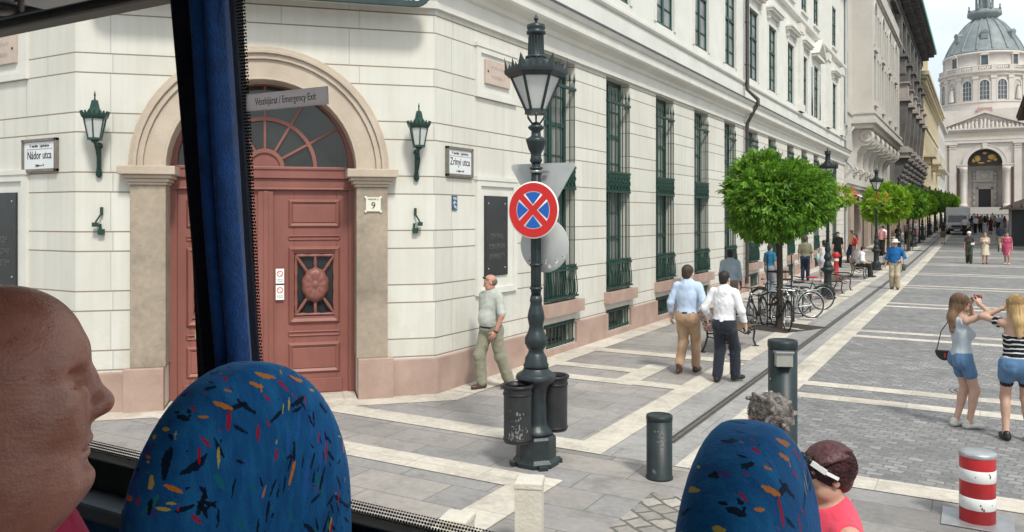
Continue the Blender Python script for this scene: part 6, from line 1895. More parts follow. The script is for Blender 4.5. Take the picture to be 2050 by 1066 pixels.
def slant(mb, x0, x1, z0, z1, t0, t1, X0=None, X1=None):
    """a slab in the slanting plane of the window, from t0 to t1 behind it; X0/X1: other x at the top"""
    X0 = x0 if X0 is None else X0; X1 = x1 if X1 is None else X1
    vs = [(x0, Yw(z0) + t0, z0), (x1, Yw(z0) + t0, z0), (x1, Yw(z0) + t1, z0), (x0, Yw(z0) + t1, z0), (X0, Yw(z1) + t0, z1), (X1, Yw(z1) + t0, z1), (X1, Yw(z1) + t1, z1), (X0, Yw(z1) + t1, z1)]
    mb.add(vs, [(0, 3, 2, 1), (4, 5, 6, 7), (0, 1, 5, 4), (1, 2, 6, 5), (2, 3, 7, 6), (3, 0, 4, 7)], False)


w = MB(); w.box(XA, XB, 1.215, 1.27, 0.35, 2.06); w.box(XA, XB, -1.32, -1.27, 0.35, 3.5); w.box(XA, XA + .05, -1.27, 1.215, 0.35, 3.5); w.box(XB - .05, XB, -1.27, 1.215, 0.35, 1.7)  # unseen far side closed solid, front end left open, to shape the light inside
w.build('body_shell', m_bus, bus, I4)
w = MB(); w.box(XA, XB, -1.27, 1.215, 3.50, 3.56); w.box(XA, XB, -1.32, -1.22, 3.0, 3.5); w.box(XA, XB, 1.13, 1.24, 3.30, 3.5); w.build('roof', m_bus, bus, I4)
w = MB(); w.box(XA + .05, XB - .05, -1.27, 1.215, 1.38, 1.42); w.build('floor', mat('grey_bus_floor', (0.09, 0.09, 0.10), 0.7, 0.15), bus, I4)
w = MB(); w.box(XA + .05, XB, 1.185, 1.215, 1.42, 2.03); w.build('side_panel', m_panel, bus, I4)
w = MB(); w.box(XA + .05, XB, 1.10, 1.20, 2.015, 2.055); w.build('sill_ledge', m_busblue, bus, I4, 0.008)
w = MB(); w.box(XA + .05, XB, 1.165, 1.215, 2.056, 2.128); w.build('window_gasket', m_rubber, bus, I4, 0.004)
gp1 = MB(); slant(gp1, XA + .05, -1.40, 2.128, 3.2, 0.004, 0.009); gp1.build('window_pane', m_busglass, bus, I4)
gp2 = MB(); slant(gp2, -1.35, XB, 2.128, 3.2, 0.004, 0.009); gp2.build('window_pane', m_busglass, bus, I4)
w = MB(); slant(w, XA + .05, -1.40, 2.128, 2.154, 0.001, 0.0025); slant(w, -1.285, XB, 2.128, 2.154, 0.001, 0.0025); slant(w, -1.305, -1.274, 2.154, 3.2, 0.001, 0.0025, -1.315, -1.288); w.build('frit_band', m_frit, bus, I4)
w = MB(); slant(w, -1.44, -1.305, 2.128, 3.2, -0.03, 0.02, -1.44, -1.315); w.build('window_post', m_rubber, bus, I4)
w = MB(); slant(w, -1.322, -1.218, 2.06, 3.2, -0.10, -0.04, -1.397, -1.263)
w.build('curtain_shade_half', m_navy, bus, I4, 0.012)  # the curtain's shaded half, built as a separate near-black piece
w = MB(); w.box(XA + .05, XB, 1.155, 1.22, 3.185, 3.31); w.build('header', m_busgrey, bus, I4, 0.01)
w = MB(); w.box(XA + .05, XB, 0.60, 1.145, 3.215, 3.47); w.box(XA + .05, XB, 1.13, 1.145, 3.20, 3.22); rk = w.build('luggage_rack', m_busblue, bus, I4, 0.012)
for xo in (-1.78, -0.95, -2.6):
    w = MB(); w.box(xo - 0.16, xo + 0.20, 0.70, 1.085, 3.196, 3.217); sp = w.build('service_panel', m_darkp, rk, I4, 0.012)
    w = MB(); w.box(xo - 0.12, xo + 0.06, 1.03, 1.10, 3.186, 3.20); w.path([(xo + 0.0 + 0.06 * math.cos(R(20 * k)), 0.97 + 0.03 * math.sin(R(20 * k)), 3.186) for k in range(18)], 0.006, 6, closed=True); w.path([(xo + 0.13 + 0.035 * math.cos(R(20 * k)), 1.02 + 0.035 * math.sin(R(20 * k)), 3.19) for k in range(18)], 0.007, 6, closed=True); w.build('reading_light', m_grey, rk, I4)
    w = MB(); w.lathe([(0.0, 3.195), (0.03, 3.197), (0.042, 3.204), (0.042, 3.22)], 20, (xo - 0.30, 1.085, 0)); w.lathe([(0.0, 3.206), (0.012, 3.207), (0.012, 3.22)], 12, (xo - 0.19, 1.10, 0)); w.build('air_nozzle', m_darkp, rk, I4)
    w = MB(); w.path([(xo - 0.1, 0.9, 3.20), (xo - 0.09, 0.95, 3.165), (xo - 0.02, 0.99, 3.15), (xo + 0.05, 0.95, 3.165), (xo + 0.06, 0.9, 3.20)], 0.007, 6); w.build('grab_strap', m_busgrey, rk, I4)
# curtain hanging at the post
cs = [(-1.258, 1.060), (-1.252, 1.035), (-1.240, 1.024), (-1.228, 1.030), (-1.219, 1.052), (-1.210, 1.036), (-1.200, 1.034), (-1.192, 1.050), (-1.190, 1.075)]
w = MB(); vs = []; nz_ = 26
for j in range(nz_ + 1):
    z = 2.08 + 1.11 * j / nz_; f = j / nz_
    for i, (x_, y_) in enumerate(cs + [(x_ - .002, y_ + .012) for x_, y_ in cs[::-1]]):
        vs.append((-1.19 + (x_ + 1.19) * 0.68 + 0.002 * math.sin(3 * z + i) - 0.008 - 0.05 * f, y_ + 0.035 - 0.052 * (z - 2.13) + 0.004 * math.sin(5 * z + 2 * i), z))
N_ = len(cs) * 2
w.add(vs, [(j * N_ + i, j * N_ + (i + 1) % N_, (j + 1) * N_ + (i + 1) % N_, (j + 1) * N_ + i) for j in range(nz_) for i in range(N_)], True)
cu_ = w.build('curtain', m_velvet, None, I4); tag(cu_, 'bright blue velvet curtain gathered beside the dark window post', 'curtain')
# emergency exit plate on the pane: thin film that lets daylight through
g = NG('grey_translucent_sticker'); g.done((0.50, 0.47, 0.475), 0.5, 0.3)
tl_ = g.n.new('ShaderNodeBsdfTranslucent'); tl_.inputs['Color'].default_value = (0.80, 0.76, 0.77, 1); ms_ = g.n.new('ShaderNodeMixShader'); ms_.inputs[0].default_value = 0.75
g.lk(g.b.outputs[0], ms_.inputs[1]); g.lk(tl_.outputs[0], ms_.inputs[2]); g.lk(ms_.outputs[0], g.out.inputs['Surface']); m_stick = g.m
w = MB()
zc_ = 2.930; Tn = Matrix.Translation((-1.177, Yw(zc_) - 0.003, zc_)) @ Matrix.Rotation(math.atan(0.052), 4, 'X')
w.box(-0.112, 0.107, -0.001, 0.002, -0.017, 0.017)
ee = w.build('emergency_exit_sign', m_stick, None, Tn); tag(ee, 'grey bilingual emergency exit sticker on the bus window', 'sign')
text('Vészkijárat / Emergency Exit', 0.0205, mat('green_sticker_ink', (0.035, 0.10, 0.02), 0.6, 0.05), ee, Tn @ Matrix.Translation((-0.004, -0.0014, 0.0)) @ RX, 0.70, ext=0.0002)


# ---- seats: blue velour with scattered coloured strokes
def velour(name):
    g = NG(name)
    co = g.tc.outputs['Object']
    n1 = g.noise(g.mapping(co, (1.0, 1.6, 0.5)), 22, 6, 0.7)
    col = g.ramp(n1.outputs['Fac'], [(0.3, (0.008, 0.085, 0.25)), (0.5, (0.013, 0.14, 0.37)), (0.72, (0.022, 0.22, 0.48))])
    wob = g.noise(co, 7.0, 3)
    k = g.n.new('ShaderNodeVectorMath'); k.operation = 'SCALE'; k.inputs['Scale'].default_value = 0.035
    g.lk(wob.outputs['Color'], k.inputs[0])
    ad = g.n.new('ShaderNodeVectorMath'); ad.operation = 'ADD'; g.lk(co, ad.inputs[0]); g.lk(k.outputs[0], ad.inputs[1])
    rg = random.Random(8)
    layers = [((0.012, 0.20, 0.25), -25, 11, 0.39, 0.22), ((0.02, 0.24, 0.20), 35, 12, 0.31, 0.20), ((0.03, 0.15, 0.50), 12, 9, 0.59, 0.24), ((0.07, 0.06, 0.24), -15, 14, 0.39, 0.20),
              ((0.004, 0.005, 0.012), 25, 13, 0.55, 0.22), ((0.004, 0.005, 0.012), -48, 14, 0.52, 0.22), ((0.004, 0.005, 0.012), 72, 13, 0.47, 0.22),
              ((0.004, 0.005, 0.012), 8, 16, 0.42, 0.20), ((0.004, 0.005, 0.012), -20, 17, 0.40, 0.20),
              ((0.75, 0.24, 0.012), -62, 14, 0.29, 0.22), ((0.80, 0.26, 0.02), 20, 15, 0.31, 0.20), ((0.50, 0.012, 0.03), 8, 15, 0.36, 0.20), ((0.50, 0.012, 0.03), -35, 16, 0.31, 0.18), ((0.65, 0.50, 0.06), -78, 17, 0.23, 0.18), ((0.65, 0.52, 0.07), 15, 18, 0.23, 0.18)]
    for i, (c_, ang, sc, prob, wd_) in enumerate(layers):
        v = g.mapping(ad.outputs[0], (1, 1, 1), (R(ang), 0, 0), (0.37 * i, 0.61 * i, 0.23 * i))
        v = g.mapping(v, (sc * 1.7, sc * 4.0, sc * 0.80))
        vo = g.n.new('ShaderNodeTexVoronoi'); vo.feature = 'F1'; vo.inputs['Scale'].default_value = 1; vo.inputs['Randomness'].default_value = 0.9
        g.lk(v, vo.inputs['Vector'])
        rs = g.sep(vo.outputs['Color'])
        keep = g.math('LESS_THAN', rs[0], prob)
        size = g.math('MULTIPLY', g.math('ADD', g.math('MULTIPLY', rs[1], 0.7), 0.5), wd_)
        rag = g.math('MULTIPLY', g.math('SUBTRACT', g.noise(co, 150, 3).outputs['Fac'], 0.5), 0.30)
        m_ = g.math('MULTIPLY', g.math('LESS_THAN', g.math('ADD', vo.outputs['Distance'], rag), size), keep)
        col = g.mix(g.math('MULTIPLY', m_, 0.92), col, c_)
    n2 = g.noise(co, 260, 2)
    g.bump(n2.outputs['Fac'], 0.25, 0.004)
    g.b.inputs['Sheen Weight'].default_value = 0.35; g.b.inputs['Sheen Roughness'].default_value = 0.4
    g.b.inputs['Sheen Tint'].default_value = (0.3, 0.55, 1.0, 1)
    return g.done(col, 0.9, 0.15)


m_vel = velour('patterned_blue_velour')
m_shell = mat('black_seat_shell', (0.008, 0.008, 0.011), 0.75, 0.3, 30, 0.15, 150)


def seat(loc, lab, group='patterned coach seats'):
    """faces +x; local z from the bus floor"""
    t = thing('coach_seat', lab, 'seat', loc, 0, group)
    ztop = 1.04; zc = 0.76
    def ring_(z, shrink=0.0, back=False):
        if z > zc: k = max(0.0, 1 - ((z - zc) / (ztop - zc)) ** 2) ** 0.5
        else: k = 1.0
        hw = 0.228 * k ** 0.96 - shrink; ht = 0.060 * k ** 0.7 - shrink
        low = max(0.0, 0.55 - z)
        pts = []
        for i in range(40):
            a = 2 * math.pi * i / 40
            c_, s_ = math.cos(a), math.sin(a)
            e = 2 / 2.5
            x_ = ht * math.copysign(abs(c_) ** e, c_); y_ = hw * math.copysign(abs(s_) ** e, s_)
            pts.append((x_ - 0.06 * (z - 0.6) + (0.015 * c_ * math.sin(z * 8)) , y_, z))
        return pts
    zs = [0.40 + 0.36 * i / 14 for i in range(15)] + [zc + (ztop - zc) * math.sin(math.pi / 2 * i / 18) for i in range(1, 19)]
    vs = []
    for z in zs: vs += ring_(min(z, ztop - 0.00004))
    F_ = []; mi = []
    for j in range(len(zs) - 1):
        for i in range(40):
            F_.append((j * 40 + i, j * 40 + (i + 1) % 40, (j + 1) * 40 + (i + 1) % 40, (j + 1) * 40 + i))
    w = MB(); w.sm = True; w.add(vs, F_ + [tuple(range(len(vs) - 40, len(vs)))], True); w.add(vs[:40], [tuple(range(40))[::-1]], False)
    w.build('backrest', m_vel, t)
    # hard back shell hugging the rear half
    vs = []; idx = list(range(13, 28))
    for z in zs[:-14]:
        p = ring_(z)
        for i in idx:
            x_, y_, zz = p[i]; c0 = -0.06 * (z - 0.6)
            vs.append(((x_ - c0) * 1.06 + c0 - 0.004, y_ * 1.0, zz))
    n_ = len(idx); w = MB()
    w.add(vs, [(j * n_ + i, j * n_ + i + 1, (j + 1) * n_ + i + 1, (j + 1) * n_ + i) for j in range(len(zs) - 15) for i in range(n_ - 1)], True)
    w.build('back_shell', m_shell, t)
    w = MB(); w.box(-0.02, 0.48, -0.23, 0.23, 0.36, 0.50); w.build('cushion', m_vel, t, None, 0.05)
    w = MB(); w.box(0.05, 0.40, -0.2, 0.2, 0.0, 0.36); w.build('base', m_shell, t, None, 0.01)
    return t


s1 = seat((-1.02, 0.93, 1.42), 'patterned blue coach seat in the middle of the view, under the dark window post')
s2 = dup(s1, (-0.217, 0.978, 1.412), 0, 'patterned blue coach seat at the right, hiding the grey haired woman')
s3 = dup(s1, (-1.16, 0.44, 1.42), 0, 'patterned blue coach seat behind the bald man')

# ------------------------------------------------------------------ people: smooth bodies polygonised from blended solids
def V3(*a): return np.array(a, dtype=float)


def sdf_eval(prims, vox, cuts=()):
    lo = np.full(3, 1e9); hi = np.full(3, -1e9); bb = []
    for p in prims:
        if p[0] == 'c':
            _, a, b, ra, rb = p[:5]; r = max(ra, rb)
            l = np.minimum(a, b) - r; h = np.maximum(a, b) + r
        else:
            _, c, rad, Rm = p[:4]
            e = np.abs(Rm) @ np.abs(rad) if Rm is not None else np.asarray(rad)
            l = c - e; h = c + e
        bb.append((l, h))
        if p[6] > 0: lo = np.minimum(lo, l); hi = np.maximum(hi, h)
    lo -= 3 * vox; hi += 3 * vox
    n = np.ceil((hi - lo) / vox).astype(int) + 1
    F = np.full(n, 1.0, dtype=np.float32)
    ax = [lo[i] + vox * np.arange(n[i]) for i in range(3)]
    for p, (l, h) in zip(prims, bb):
        k, op = p[5], p[6]
        m = k + 3 * vox
        i0 = np.clip(np.floor((l - m - lo) / vox).astype(int), 0, n); i1 = np.clip(np.ceil((h + m - lo) / vox).astype(int) + 1, 0, n)
        if np.any(i1 <= i0): continue
        sl = tuple(slice(i0[i], i1[i]) for i in range(3))
        X, Y, Z = np.meshgrid(ax[0][sl[0]], ax[1][sl[1]], ax[2][sl[2]], indexing='ij')
        P = np.stack((X, Y, Z), -1)
        if p[0] == 'c':
            a, b, ra, rb = p[1:5]
            ab = b - a; L2 = max(1e-12, ab @ ab)
            t = np.clip(((P - a) @ ab) / L2, 0, 1)
            d = np.linalg.norm(P - a - t[..., None] * ab, axis=-1) - (ra + (rb - ra) * t)
        else:
            c, rad, Rm = p[1:4]
            q = P - c
            if Rm is not None: q = q @ Rm
            q0 = q / rad; k0 = np.linalg.norm(q0, axis=-1); k1 = np.linalg.norm(q / (np.asarray(rad) ** 2), axis=-1)
            d = np.where(k0 < 1e-6, -min(rad), k0 * (k0 - 1) / np.maximum(k1, 1e-6))
        G = F[sl]
        if op > 0:
            hh = np.maximum(k - np.abs(G - d), 0) / max(k, 1e-6)
            F[sl] = np.minimum(G, d) - hh * hh * k / 4
        else:
            d = -d
            hh = np.maximum(k - np.abs(G - d), 0) / max(k, 1e-6)
            F[sl] = np.maximum(G, d) + hh * hh * k / 4
    if cuts:
        X, Y, Z = np.meshgrid(*ax, indexing='ij')
        for (nx, ny, nz_, d) in cuts:          # keep n.p < d
            F = np.maximum(F, (nx * X + ny * Y + nz_ * Z - d).astype(np.float32))
    return F, lo


def surface_nets(F, lo, vox):
    s = F < 0
    n = np.array(F.shape)
    c = [(i, j, k) for i in (0, 1) for j in (0, 1) for k in (0, 1)]
    sh = lambda A, o: A[o[0]:n[0] - 1 + o[0], o[1]:n[1] - 1 + o[1], o[2]:n[2] - 1 + o[2]]
    cnt = sum(sh(s, o).astype(np.int8) for o in c)
    act = (cnt > 0) & (cnt < 8)
    idx = np.full(act.shape, -1, dtype=np.int64)
    cells = np.argwhere(act)
    idx[act] = np.arange(len(cells))
    acc = np.zeros((len(cells), 3)); num = np.zeros(len(cells))
    vals = {o: sh(F, o)[act] for o in c}
    for a in c:
        for axis in range(3):
            if a[axis]: continue
            b = tuple(a[i] + (1 if i == axis else 0) for i in range(3))
            fa, fb = vals[a], vals[b]
            x = (fa < 0) != (fb < 0)
            t = np.where(x, fa / np.where(x, fa - fb, 1), 0)
            for i in range(3):
                acc[:, i] += np.where(x, a[i] + (t if i == axis else 0), 0)
            num += x
    V = lo + vox * (cells + acc / num[:, None])
    Q = []
    for axis in range(3):
        u, v = [(1, 2), (2, 0), (0, 1)][axis]
        A = s; d = [slice(None)] * 3; e = [slice(None)] * 3
        d[axis] = slice(0, n[axis] - 1); e[axis] = slice(1, n[axis])
        d[u] = e[u] = slice(1, n[u] - 1); d[v] = e[v] = slice(1, n[v] - 1)
        a_, b_ = A[tuple(d)], A[tuple(e)]
        x = np.argwhere(a_ != b_)
        if not len(x): continue
        ins = a_[tuple(x.T)]
        g = x.copy(); g[:, u] += 1; g[:, v] += 1
        def cell(du, dv):
            q = g.copy(); q[:, u] -= du; q[:, v] -= dv
            return idx[tuple(q.T)]
        q = np.stack((cell(1, 1), cell(0, 1), cell(0, 0), cell(1, 0)), 1)
        q[~ins] = q[~ins][:, ::-1]
        Q.append(q)
    Q = np.concatenate(Q); Q = Q[(Q >= 0).all(1)]
    return V, Q


def solid(prims, vox, cuts=(), folds=0.0, seed=1):
    F, lo = sdf_eval(prims, vox, () if folds else cuts)
    if folds:                                   # soft creases in cloth
        rg = np.random.RandomState(seed)
        X, Y, Z = np.meshgrid(*[lo[i] + vox * np.arange(F.shape[i]) for i in range(3)], indexing='ij')
        N = np.zeros_like(F)
        for _ in range(7):
            d = rg.normal(size=3); d[2] *= 0.8; d *= rg.uniform(28, 62) / np.linalg.norm(d)
            N += np.sin(d[0] * X + d[1] * Y + d[2] * Z + rg.uniform(0, 6.3) + 1.3 * np.sin(9 * Z + rg.uniform(0, 6))).astype(np.float32)
        F = F - folds * (np.abs(N) * 0.55 - 0.45).astype(np.float32)
        for (nx, ny, nz_, d) in cuts: F = np.maximum(F, (nx * X + ny * Y + nz_ * Z - d).astype(np.float32))
    V, Q = surface_nets(F, lo, vox)
    return V, Q


def cap(a, b, ra, rb, k=0.03, op=1): return ('c', np.asarray(a, float), np.asarray(b, float), ra, rb, k, op)
def ell(c, r, Rm=None, k=0.03, op=1): return ('e', np.asarray(c, float), np.asarray(r, float), Rm, None, k, op)


def rotm(yaw=0, pitch=0, roll=0):
    return np.array(Matrix.Rotation(R(yaw), 3, 'Z') @ Matrix.Rotation(R(pitch), 3, 'X') @ Matrix.Rotation(R(roll), 3, 'Y'))


def ik(A, T, l1, l2, pole):
    A = np.asarray(A, float); T = np.asarray(T, float); d = T - A; L = np.linalg.norm(d)
    if L > (l1 + l2) * 0.999: T = A + d / L * (l1 + l2) * 0.999; d = T - A; L = np.linalg.norm(d)
    u = d / L; a = (l1 * l1 - l2 * l2 + L * L) / (2 * L); h = math.sqrt(max(0, l1 * l1 - a * a))
    p = np.asarray(pole, float); p = p - u * (p @ u); p /= max(1e-6, np.linalg.norm(p))
    return A + u * a + p * h, T


# one open, relaxed hand with five fingers; wrist at the origin, fingers +x, thumb +y, palm -z
def hand_solid(curl=0.5):
    pr = [cap((-0.03, 0, 0), (0.02, 0, 0), 0.024, 0.026, 0.02), ell((0.05, -0.002, 0), (0.048, 0.042, 0.015), None, 0.02), ell((0.03, 0.022, -0.008), (0.032, 0.016, 0.015), None, 0.02)]
    for (y, l, r_) in ((0.030, 0.070, 0.0088), (0.010, 0.078, 0.0092), (-0.011, 0.072, 0.0088), (-0.030, 0.056, 0.0078)):
        p = np.array([0.088 - abs(y) * 0.25, y, 0.0]); a = -0.25 * curl; seg = (0.45, 0.32, 0.25); rr = r_
        for j, f in enumerate(seg):
            a -= curl * (0.55 + 0.25 * j)
            q = p + l * f * np.array([math.cos(a), (y * 0.9) * 0.35, math.sin(a)])
            pr.append(cap(p, q, rr, rr * 0.9, 0.004)); p = q; rr *= 0.9
    pr += [cap((0.025, 0.028, -0.008), (0.055, 0.056, -0.018), 0.013, 0.0105, 0.008), cap((0.055, 0.056, -0.018), (0.082, 0.064, -0.026), 0.0105, 0.0085, 0.004)]
    return solid(pr, 0.0042)


HAND = {c_: hand_solid(c_) for c_ in (0.45, 1.15)}


def hand_mesh(wrist, direction, thumb, right, s=1.0, curl=0.45):
    X = np.asarray(direction, float); X = X / np.linalg.norm(X)
    Y = np.asarray(thumb, float); Y = Y - X * (Y @ X); Y /= np.linalg.norm(Y)
    Z = np.cross(X, Y) * (1 if right else -1)
    V, Q = HAND[curl]
    M = np.stack((X, Y, Z), 1)
    return np.asarray(wrist) + (V * s) @ M.T, (Q if right else Q[:, ::-1])


def join(parts):
    V = []; Q = []; n = 0
    for v, q in parts:
        V.append(v); Q.append(q + n); n += len(v)
    return np.concatenate(V), np.concatenate(Q)


def cloth(name, c, var=0.14, rough=0.85, c2=None):
    return mat(name, c, rough, var, 9, 0.45, 26, spec=0.15, col2=c2, stretch=(1, 1, 0.45), sheen=0.15)


m_skin = mat('light_skin', (0.50, 0.31, 0.235), 0.5, 0.12, 10, 0.08, 90, sss=0.12)
m_skin_r = mat('ruddy_skin', (0.46, 0.235, 0.175), 0.5, 0.14, 10, 0.08, 90, sss=0.12)
m_skin_d = mat('dark_brown_skin', (0.10, 0.05, 0.035), 0.5, 0.15, 10, 0.08, 90, sss=0.05)
m_hair_b = mat('brown_hair', (0.045, 0.026, 0.018), 0.6, 0.35, 40, 0.5, 60, stretch=(1, 1, .3))
m_hair_k = mat('dark_hair', (0.016, 0.012, 0.011), 0.55, 0.35, 40, 0.5, 60, stretch=(1, 1, .3))
m_hair_g = mat('grey_hair', (0.05, 0.04, 0.034), 0.7, 0.4, 26, 0.6, 50, col2=(0.30, 0.27, 0.25))
m_hair_y = mat('blonde_hair', (0.42, 0.27, 0.12), 0.5, 0.3, 30, 0.6, 60, stretch=(1.5, 1.5, .2), col2=(0.58, 0.40, 0.19))
m_hair_lb = mat('light_brown_hair', (0.19, 0.115, 0.068), 0.5, 0.3, 30, 0.6, 60, stretch=(1.5, 1.5, .2))
m_hair_r = mat('dark_auburn_hair', (0.030, 0.008, 0.009), 0.42, 0.4, 55, 0.5, 60, col2=(0.11, 0.030, 0.030))
m_shoe_br = mat('brown_leather_shoe', (0.065, 0.03, 0.02), 0.4, 0.2, 10)
m_shoe_bk = mat('black_leather_shoe', (0.012, 0.011, 0.011), 0.35, 0.2, 10)
m_shoe_w = mat('off_white_canvas_shoe', (0.55, 0.53, 0.50), 0.7, 0.1, 10)
m_eye = mat('dark_eye', (0.02, 0.015, 0.012), 0.3, 0.1)
m_belt = mat('black_belt', (0.01, 0.01, 0.011), 0.5, 0.1)


def head_prims(c, Rm, s=1.0, fem=False):
    """c: centre of the head (about eye height minus 1 cm); faces +y before Rm"""
    P = lambda x, y, z: c + Rm @ (np.array([x, y, z]) * s)
    E = lambda p, r, k=0.02, op=1: ell(P(*p), np.array(r) * s, Rm, k * s, op)
    jw = 0.9 if fem else 1.0
    pr = [E((0, -0.018, 0.035), (0.076, 0.096, 0.088)), E((0, 0.012, -0.03), (0.064 * jw, 0.078, 0.088), 0.03), E((0, 0.062, -0.088), (0.030 * jw, 0.026, 0.024), 0.03),
          E((0.045, 0.02, -0.065), (0.022, 0.045, 0.03), 0.03), E((-0.045, 0.02, -0.065), (0.022, 0.045, 0.03), 0.03),
          cap(P(0.0, 0.078, 0.022), P(0, 0.103, -0.022), 0.008 * s, 0.012 * s, 0.012 * s), E((0.012, 0.088, -0.027), (0.008, 0.012, 0.008), 0.008), E((-0.012, 0.088, -0.027), (0.008, 0.012, 0.008), 0.008),
          cap(P(-0.04, 0.066, 0.032), P(0.04, 0.066, 0.032), 0.012 * s, 0.012 * s, 0.02 * s),
          E((0.032, 0.082, 0.008), (0.018, 0.014, 0.011), 0.012, -1), E((-0.032, 0.082, 0.008), (0.018, 0.014, 0.011), 0.012, -1),
          E((0.034, 0.062, -0.018), (0.022, 0.02, 0.018), 0.02), E((-0.034, 0.062, -0.018), (0.022, 0.02, 0.018), 0.02),
          E((0, 0.083, -0.054), (0.022, 0.010, 0.005), 0.008), E((0, 0.081, -0.066), (0.019, 0.010, 0.006), 0.008),
          E((0.078, -0.012, -0.005), (0.009, 0.022, 0.033), 0.006), E((-0.078, -0.012, -0.005), (0.009, 0.022, 0.033), 0.006)]
    return pr, P


def hair_strands(kind, n, hc, Rh, k):
    """fine separate strands laid over the scalp"""
    rg = np.random.RandomState(n + len(kind))
    c0 = np.array([0, -0.026, 0.042]); rad = np.array([0.088, 0.106, 0.097])
    d = rg.normal(size=(n * 6, 3)); d /= np.linalg.norm(d, axis=1)[:, None]
    p = c0 + d * rad
    ok = (0.6 * p[:, 1] - 0.8 * p[:, 2] < 0.028) & (p[:, 2] > -0.06)
    p = p[ok][:n]; n = len(p)
    m = 7 if kind != 'long' else 12
    L = rg.uniform(0.05, 0.11, n) if kind in ('swept', 'short', 'thick') else rg.uniform(0.03, 0.06, n) if kind == 'curly' else rg.uniform(0.14, 0.36, n)
    flow = {'swept': (0, -1, -0.45), 'short': (0, -0.3, -1), 'thick': (0.2, -0.8, -0.6), 'curly': (0, -0.5, -0.2), 'long': (0, -0.35, -1)}[kind]
    lift = rg.uniform(1.015, 1.10, n) if kind != 'curly' else rg.uniform(1.04, 1.2, n)
    jit = rg.normal(size=(n, 3)) * (0.22 if kind != 'curly' else 0.9)
    pts = [c0 + (p - c0) * 1.0]
    for j in range(1, m):
        q = pts[-1]; nr = (q - c0) / rad ** 2; nr /= np.linalg.norm(nr, axis=1)[:, None]
        f = np.array(flow) + jit + (0.9 * np.stack((np.sin(j * 1.9 + 9 * jit[:, 0]), np.cos(j * 1.7 + 9 * jit[:, 1]), np.sin(j * 2.1 + 7 * jit[:, 2])), 1) if kind == 'curly' else 0)
        out = (((q - c0) / rad) ** 2).sum(1) > 1.35
        tn = f - nr * (f * nr).sum(1)[:, None] * (0 if False else 1)
        tn = np.where(out[:, None] & (kind == 'long'), np.array([0, -0.12, -1.0]) + jit * 0.35, tn)
        tn /= np.linalg.norm(tn, axis=1)[:, None]
        q2 = q + tn * (L / (m - 1))[:, None]
        e = (q2 - c0) / rad; le = np.linalg.norm(e, axis=1)
        q2 = np.where((le < lift)[:, None], c0 + e / le[:, None] * np.minimum(lift, 1 + 0.05 * j)[:, None] * rad, q2)
        pts.append(q2)
    A = np.stack(pts, 1)
    A = hc + (A * k) @ Rh.T
    tan = np.gradient(A, axis=1); tan /= np.maximum(1e-9, np.linalg.norm(tan, axis=2))[..., None]
    s1 = np.cross(tan, rg.normal(size=(n, 1, 3))); s1 /= np.maximum(1e-9, np.linalg.norm(s1, axis=2))[..., None]
    s2 = np.cross(tan, s1)
    w = (np.linspace(1, 0.2, m) * (0.0026 if kind != 'long' else 0.0019))[None, :, None]
    V = np.stack([A + (s1 * math.cos(a) + s2 * math.sin(a)) * w for a in (0, 2.094, 4.189)], 2).reshape(-1, 3)
    b = (np.arange(n) * m * 3)[:, None, None] + (np.arange(m - 1) * 3)[None, :, None]
    Q = np.concatenate([np.stack(np.broadcast_arrays(b + i, b + (i + 1) % 3, b + 3 + (i + 1) % 3, b + 3 + i), -1).reshape(-1, 4) for i in range(3)])
    return V, Q


